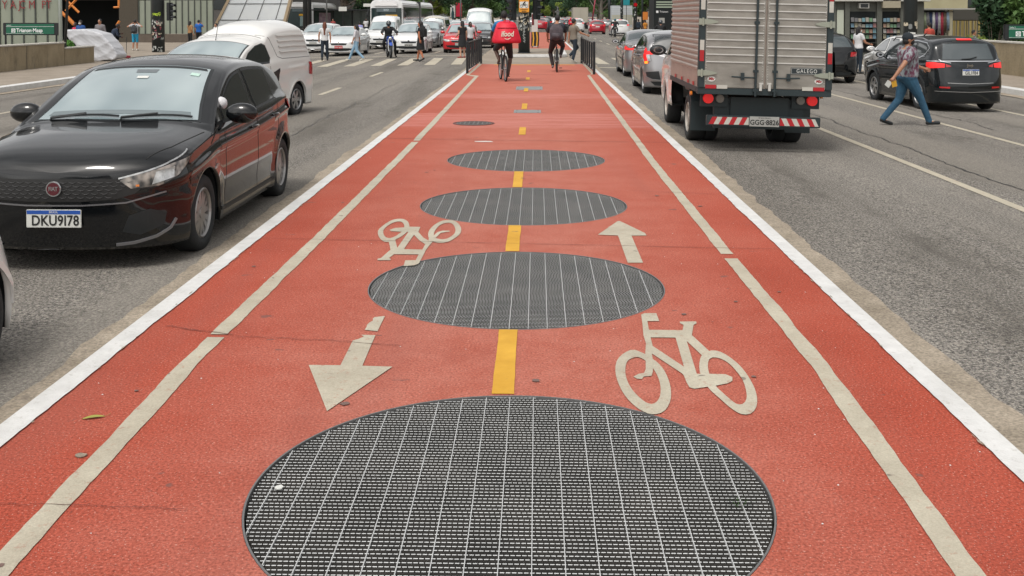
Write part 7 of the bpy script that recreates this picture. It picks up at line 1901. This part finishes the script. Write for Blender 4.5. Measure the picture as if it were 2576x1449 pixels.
board('banner', 'tall red banner above the far queue left of the passenger van', 'banner', 1147, 7, 1162, 42, 185, mat('banner_red', (.45, .01, .04), .6))
b_ = board('poster_board', 'white poster with a dark figure beside the red banner', 'poster', 1133, 12, 1145, 44, 186, M_plateW)
mb = MB(); mb.ell((.42, -.02, 1.9), (.28, .02, .9)); mb.ell((.42, -.02, 2.95), (.16, .02, .22)); mb.obj('printed_figure', mat('poster_teal', (.02, .06, .07), .5), b_)
board('street_sign', 'small white sign panel over the bus shelter', 'sign', 852, 17, 872, 28, 94, M_plateW)
board('street_sign', 'white-topped dark sign beside the articulated bus roof', 'sign', 914, 9, 940, 17, 92, M_plateW)
# ================================================================== RIGHT SIDE
wr = wall('concrete_wall', 'stained concrete wall on the right with a pale coping, under the second station sign', 15.05, 15.45, 10, 38.2, gz(14) - .3, .83, M_conc)
metro_sign('green station sign on the right wall, cut off by the edge of the picture', PY(2527, 80, 34.6).x, 34.6)
Yk = 45
t = thing('newsstand', 'grey newsstand with shelves of magazines, right of the box truck', 'newsstand', (PY(2090, 0, Yk).x, Yk, gz(13)))
KX = lambda px: PY(px, 0, Yk).x - PY(2090, 0, Yk).x
KZ = lambda py: PY(1351, py, Yk).z - gz(13)
M_kiosk = mat('kiosk_grey', (.065, .07, .06), .6, noise=.5, nscale=2, c2=(.10, .105, .09))
mb = MB(); mb.b2((0, .35, 0), (4.1, 2.8, KZ(4))); mb.obj('kiosk_body', M_kiosk, t, bev=.02)
mb = MB(); mb.b2((-.15, .0, KZ(4) + .003), (4.25, 2.95, KZ(-2))); mb.obj('roof', mat('kiosk_roof', (.45, .45, .42), .6), t, bev=.02)
for a, b in ((2096, 2107), (2130, 2142), (2211, 2224), (2270, 2280)): mb = MB(); mb.b2((KX(a), .22, 0), (KX(b), .36, KZ(4))); mb.obj('column', M_kiosk, t)
mb = MB(); mb.b2((KX(2110), .24, .45), (KX(2127), .34, KZ(25))); mb.obj('pale_panel', mat('kiosk_pale_panel', (.40, .43, .36), .6), t)
mb = MB(); mb.b2((KX(2164), .1, KZ(21)), (KX(2189), .34, KZ(8))); a_ = mb.obj('window_unit', M_plateG, t); mb = MB(); mb.b2((KX(2167), .09, KZ(19)), (KX(2186), .1, KZ(10))); mb.obj('unit_grille', M_black, a_)
mb = MB(); mb.b2((KX(2222), .0, KZ(20)), (KX(2266), .3, KZ(0))); mb.obj('awning_box', mat('kiosk_cream', (.30, .27, .20), .7), t)
for a, b in ((2144, 2209), (2226, 2269)):
    mb = MB(); mb.b2((KX(a), .34, .3), (KX(b), .36, KZ(29))); mb.obj('shelf_back', M_dark, t)
    for py in (55, 69, 83, 97, 107): mb = MB(); mb.b2((KX(a), .10, KZ(py) - .012), (KX(b), .34, KZ(py))); mb.obj('shelf', M_kiosk, t)
q = random.Random(11)
mc = [('blue', (.02, .25, .42)), ('green', (.05, .32, .08)), ('white', (.5, .5, .47)), ('red', (.40, .05, .04)), ('orange', (.45, .18, .05)), ('grey', (.16, .16, .17)), ('pale yellow', (.42, .38, .18)), ('dark', (.05, .05, .06)), ('sky blue', (.05, .35, .45)), ('cream', (.42, .38, .28))]
for a, b, n, cn_ in ((2144, 2209, 7, 'left'), (2226, 2269, 5, 'right')):
    for ri, py in enumerate((55, 69, 83, 97)):
        for i in range(n):
            cn2, cc = q.choice(mc); cc = tuple(.5 * c_ + .04 for c_ in cc); w = (KX(b) - KX(a)) / n
            m_ = mat('cover_' + cn2.replace(' ', '_'), cc, .4, noise=.6, nscale=14, c2=tuple(min(.6, c_ * .4 + .12) for c_ in cc))
            mb = MB(); hh = q.uniform(.14, .2); mb.b2((-w * .42, -.01, 0), (w * .42, .01, hh)); o = mb.obj('magazine', m_)
            o.location = (t.location.x + KX(a) + w * (i + .5), Yk + .18, t.location.z + KZ(py) + .004); o.rotation_euler = (R(-12), 0, 0)
            tag(o, f'{cn2} magazine, {["first", "second", "third", "fourth", "fifth", "sixth", "seventh"][i]} on the {["top", "second", "third", "lowest"][ri]} row of the {cn_} shelves', 'magazine', 'magazines on the newsstand shelves')
t = pole('lamp_post', 'thick black post with pasted white sheets right of the newsstand', 2290, 38.5, .25, M_pole, 7, cat='post')
scraps(t, 0, 0, 1.25, 1.75, .25, 9, 2, M_stk)
mb = MB(); mb.prism([(-.10, 1.02), (.10, 1.02), (.10, 1.28), (-.09, 1.30)], 'y', -.262, -.25); mb.obj('pasted_sheet', M_plateW, t)
# clothes stall
Yc = 46.5
t = thing('market_stall', 'clothes stall frame with cream sheets right of the thick black post', 'stall', (PY(2312, 0, Yc).x, Yc, gz(14)))
SX = lambda px: PY(px, 0, Yc).x - PY(2312, 0, Yc).x
SZ = lambda py: PY(1351, py, Yc).z - gz(14)
for px in (2308, 2392): mb = MB(); mb.b2((SX(px) - .09, 0, 0), (SX(px) + .09, .1, SZ(22))); mb.obj('post', mat('stall_post', (.30, .28, .20), .7), t)
mb = MB(); mb.cyl((SX(2308), .02, SZ(30)), (SX(2400), .02, SZ(30)), .025, n=8); mb.obj('rail', M_blackiron, t)
mb = MB(); mb.b2((SX(2330), .5, SZ(22)), (SX(2446), .55, SZ(-14))); mb.obj('cream_sheet', mat('cream_canvas', (.28, .25, .15), .8, noise=.5, nscale=1.5, c2=(.36, .33, .21)), t)
mb = MB(); mb.b2((SX(2312), -.2, SZ(24)), (SX(2480), 1.2, SZ(24) + .05)); mb.obj('canopy', M_plateG, t)
mb = MB(); mb.b2((SX(2312), 1.0, 0), (SX(2400), 1.05, SZ(26))); mb.obj('back_cloth', M_dark, t)
gc = [('rust', (.25, .08, .05)), ('pale green', (.28, .33, .22)), ('grey', (.20, .20, .21)), ('navy', (.03, .05, .12)), ('white', (.55, .55, .54)), ('violet', (.14, .09, .20)), ('black and white', (.4, .4, .4)), ('crimson', (.35, .03, .06)), ('brown', (.14, .09, .06)), ('light blue', (.25, .33, .42))]
for i, (cn2, cc) in enumerate(gc):
    w = (SX(2388) - SX(2316)) / 10; hh = q.uniform(.75, 1.1)
    mb = MB(); n = 9; vs = []
    for k in range(n):
        x_ = -w * .5 + w * k / (n - 1); yy = .05 * math.sin(k * 1.9 + i)
        vs += [(x_ * .7, yy * .5, 0), (x_ * 1.1, yy, -hh * .5), (x_, yy, -hh - .04 * math.sin(k))]
    fs = [(3 * k + e, 3 * k + 3 + e, 3 * k + 4 + e, 3 * k + 1 + e) for k in range(n - 1) for e in (0, 1)]
    mb.add(vs, fs); o = mb.obj('garment', mat('garment_' + cn2.replace(' ', '_'), cc, .85, noise=.6, nscale=9, c2=tuple(c_ * .35 for c_ in cc)), None, True, fix=False)
    md = o.modifiers.new('s', 'SOLIDIFY'); md.thickness = .02
    o.location = (t.location.x + SX(2316) + w * (i + .5), Yc - .02, t.location.z + SZ(31)); tag(o, f'{cn2} garment hanging on the clothes stall rail', 'clothes', 'garments on the clothes stall')
# stake fence and foliage
Yf = 50; xa = PY(2394, 0, Yf).x; xb = PY(2482, 0, Yf).x
t = thing('stake_fence', 'fence of yellowish upright stakes between the clothes stall and the dark foliage', 'fence', (xa, Yf, gz(20)))
FZ = lambda py: PY(1351, py, Yf).z - gz(20)
mb = MB(); mb.b2((-.2, .1, FZ(50)), (xb - xa + .2, .3, FZ(26))); mb.obj('top_beam', mat('beam_dark', (.05, .048, .04), .9), t)
mb = MB(); mb.b2((-.2, .25, -.2), (xb - xa + .2, .3, FZ(45))); mb.obj('backing', mat('fence_backing', (.07, .07, .055), .9, noise=.6, nscale=6, c2=(.16, .15, .11)), t)
for i in range(26):
    x_ = (xb - xa) * i / 25; mb = MB(); mb.cyl((x_, .08, 0), (x_ + q.uniform(-.02, .02), .08, FZ(52)), q.uniform(.018, .03), n=6); mb.obj('stake', mat('stake_' + 'abc'[i % 3], [(.26, .20, .08), (.20, .18, .13), (.33, .26, .08)][i % 3], .8), t)
for i, (px, Y, r, h, m, lb) in enumerate(((2400, 47.5, .5, .7, LG1, 'low green plant at the foot of the stake fence'), (2500, 40.5, 1.1, 3.2, LG2, 'tall dark bush behind the right wall, left of the second station sign'), (2545, 41.5, 1.3, 3.6, LG2, 'tall dark bush directly behind the second station sign'), (2585, 39.5, 1.1, 3.3, LG1, 'bush at the right edge of the picture'),
        (2463, 37.9, .5, .50, LG3, 'yellow-green ground plant on the right wall'), (2490, 36.9, .45, .42, LG3, 'small yellow-green plant beside the second station sign'))):
    p = PY(px, 50, Y); shrub(lb, p.x, Y, m, r, h, 20 + i, 2600 if h > 2 else 500, .13 if h > 2 else .05, z=(.45 if h < .6 else gz(p.x)))
t = thing('concrete_building', 'dark building beyond the newsstand and the stall on the right', 'building', (24, 58, 0))
mb = MB(); mb.b2((-9, 0, -.4), (30, 30, 16)); mb.obj('wall', mat('dark_olive_wall', (.045, .047, .038), .9, noise=.5, nscale=1, c2=(.075, .075, .06)), t)
for i in range(5): mb = MB(); mb.b2((-7 + i * 5, -.05, 2.2), (-4 + i * 5, .02, 4.5)); mb.obj('window', M_glassD, t)
# far right-hand street furniture
def Yx(px, X): return FP * X / (px - VPX)
for px, X, r, lb in ((1533, 12.9, .26, 'thick black pole left of the white slatted kiosk in the distance'), (1564, 12.9, .22, 'black pole with white stickers in front of the white slatted kiosk'), (1598, 12.9, .26, 'black pole with a red disc right of the slatted kiosk'), (1616, 13.0, .14, 'slimmer black pole between the red disc pole and the metro entrance'), (1635, 13.2, .12, 'curved-top black pole left of the dark metro entrance')):
    Y = Yx(px, X); t = pole('pole', lb, px, Y, r, M_pole, 7, cat='pole', group='black poles along the right pavement')
    if px in (1564, 1598): scraps(t, 0, 0, 1.2, 3.2, r, 8, int(px), [M_stk[0]])
    if px == 1598: mb = MB(); mb.cyl((0, -r - .06, 3.35), (0, -r - .01, 3.35), .25, n=20); mb.obj('red_disc', M_redlamp, t)
Y = 168; xa = PY(1538, 0, Y).x; xb = PY(1591, 0, Y).x
t = thing('white_kiosk', 'white kiosk with slatted panels behind the far black poles', 'kiosk', (xa, Y, gz(13)))
mb = MB(); mb.b2((0, 0, 0), (xb - xa, 2.5, 3.55)); mb.obj('kiosk_body', mat('kiosk_white', (.42, .45, .47), .6), t)
for k in range(9): mb = MB(); mb.b2((.05, -.04, .5 + k * .32), (xb - xa - .05, -.005, .72 + k * .32)); mb.obj('slat_panel', mat('slat_white' if k > 4 else 'slat_cream', (.5, .53, .55) if k > 4 else (.45, .44, .34), .6), t)
board('awning', 'turquoise awning panel above the white slatted kiosk', 'awning', 1568, -12, 1584, 13, 166, mat('turquoise', (.01, .22, .26), .5))
board('sign_board', 'orange and cream sign on the pavement left of the metro entrance', 'sign', 1617, 30, 1630, 50, 122, M_or)
t = thing('metro_entrance', 'dark metro entrance block with a station name, left of the box truck', 'building', (PY(1645, 0, 116).x, 116, gz(13)))
mb = MB(); mb.b2((0, 0, 0), (3.2, 5, 3.9)); mb.obj('entrance_block', M_dark, t, bev=.05)
for k in range(3): mb = MB(); mb.b2((.25, -.04, 3.35 - k * .28), (3.0, -.005, 3.50 - k * .28)); mb.obj('pale_strip', mat('pale_strip', (.32, .38, .30), .5), t)
text('Trianon', .30, TM((.62, -.03, 2.35)), M_white, t, align='LEFT', ext=.01)
mb = MB(); mb.b2((.25, -.03, 2.22), (.50, -.01, 2.47)); mb.obj('logo', M_white, t)
board('litter_sign', 'small grey panel leaning by the metro entrance', 'sign', 1658, 45, 1672, 58, 112, M_plateG)
pole('pole', 'thin red leaning pole beside the bare tree on the right', 1487, 158, .11, mat('red_pole', (.25, .03, .05), .6), 5, cat='pole', lean=.7)
# beige box lorry in the far queue
t = thing('box_lorry', 'beige two-door box lorry seen from behind in the far right-hand queue', 'truck', (6.5, 156, gz(6.5)))
mb = MB(); mb.b2((-1.15, 0, .9), (1.15, 6, 3.2)); mb.obj('cargo_box', mat('beige_box', (.34, .31, .26), .6), t, bev=.03)
for s_ in (-1, 1): mb = MB(); mb.b2((s_ * .03, -.04, 1.0), (s_ * 1.08, -.005, 3.1)); mb.obj('rear_door', mat('beige_door', (.38, .35, .29), .6), t); mb = MB(); mb.cyl((s_ * .75, .6, .45), (s_ * 1.1, .6, .45), .45, n=20); mb.obj('wheel', M_tyre, t)
mb = MB(); mb.b2((-1.1, .1, .5), (1.1, .3, .88)); mb.obj('bumper', M_black, t)
# ================================================================== TREES
tp_ = {}
def tr2(kind, x, y, label):
    if kind not in tp_:
        m, h, r, low, n, ls = {'d': (LG2, 9, 4.6, .6, 5200, .26), 'm': (LG1, 8, 4.2, .9, 4600, .24), 'y': (LG3, 7, 3.6, .8, 3800, .22)}[kind]
        tp_[kind] = tree(label, x, y, m, h, r, low, {'d': 3, 'm': 5, 'y': 8}[kind], n, ls); return
    o = copytree(tp_[kind], None, (x, y, gz(x)), rnd.uniform(0, 6)); o['label'] = label; s_ = rnd.uniform(.9, 1.15); o.scale = (s_, s_, s_)
kn = {'d': 'dark green', 'm': 'mid green', 'y': 'yellow-green'}
L_ = [('d', -21, 112), ('m', -18.5, 124), ('d', -24, 130), ('m', -20, 146), ('y', -17.5, 158), ('d', -18, 176), ('m', -15.5, 196), ('d', -13.5, 216), ('m', -12.5, 240), ('d', -12, 268), ('m', -10.5, 300), ('d', -9, 335), ('d', -26, 150), ('y', -19.5, 200), ('m', -16, 255), ('d', -5, 372), ('m', -30, 118)]
R_ = [('d', 13.5, 226), ('m', 12, 262), ('d', 11, 300), ('y', 8.5, 330), ('m', 17, 205), ('d', 16, 240), ('d', 6, 376), ('m', 19, 185), ('d', 20, 150), ('m', 22, 132), ('d', 24, 116), ('d', 17.5, 285), ('m', 25, 98), ('d', 21, 84), ('m', 22, 72)]
C_ = [('y', 1.2, 352), ('m', 3.4, 398), ('d', -1.8, 404), ('y', 4.6, 428), ('d', 0, 446), ('m', -6, 430), ('d', 10, 424), ('d', 15, 350), ('d', -14, 400), ('m', -20, 330), ('d', 22, 380), ('d', 28, 300), ('m', -27, 260)]
nn = ['nearest', 'second', 'third', 'fourth', 'fifth', 'sixth', 'seventh', 'eighth', 'ninth', 'tenth', 'eleventh', 'twelfth', 'thirteenth', 'fourteenth', 'fifteenth', 'sixteenth', 'seventeenth']
for lst, side in ((L_, 'along the left pavement'), (R_, 'along the right pavement'), (C_, 'closing the far end of the avenue')):
    for i, (k_, x, y) in enumerate(sorted(lst, key=lambda a: a[2])):
        tr2(k_, x, y, f'{kn[k_]} street tree {side}, {nn[i]} from the camera')
t = thing('tree', 'bare grey branching tree beside the thin red pole', 'tree', (12.9, 212, gz(13)))
mb = MB(); mb.tube([(0, 0, 0), (.2, 0, 2), (.1, 0, 4), (.5, 0, 8)], [.5, .4, .32, .2], 8)
for a in range(7): s_ = (-1) ** a; mb.tube([(.1, 0, 1.6 + a * .6), (s_ * 1.2, 0, 2.8 + a * .6), (s_ * 2.2, 0, 4.6 + a * .5)], [.16, .12, .05], 6)
mb.obj('trunk', mat('pale_bark', (.16, .145, .12), .9), t, True)
crown('crown', LG2, t, [(0, 0, 7, 3, 1.5), (1.5, 0, 8, 2, 1.2)], 1200, .25, 77)
for x0_, x1_, y0_, y1_, h_, lb in ((-75, -38, 150, 330, 17, 'tall dark office block along the left side of the avenue'), (34, 75, 110, 300, 17, 'tall dark office block along the right side of the avenue')):
    t = thing('office_block', lb, 'building', (x0_, y0_, -.4)); mb = MB(); mb.b2((0, 0, 0), (x1_ - x0_, y1_ - y0_, h_)); mb.obj('wall', M_bld, t)
    for k in range(9): mb = MB(); mb.b2((-.05, -.06, 3 + k * 4), (x1_ - x0_ + .05, -.005, 5 + k * 4)); mb.obj('window_band', M_glassD, t)
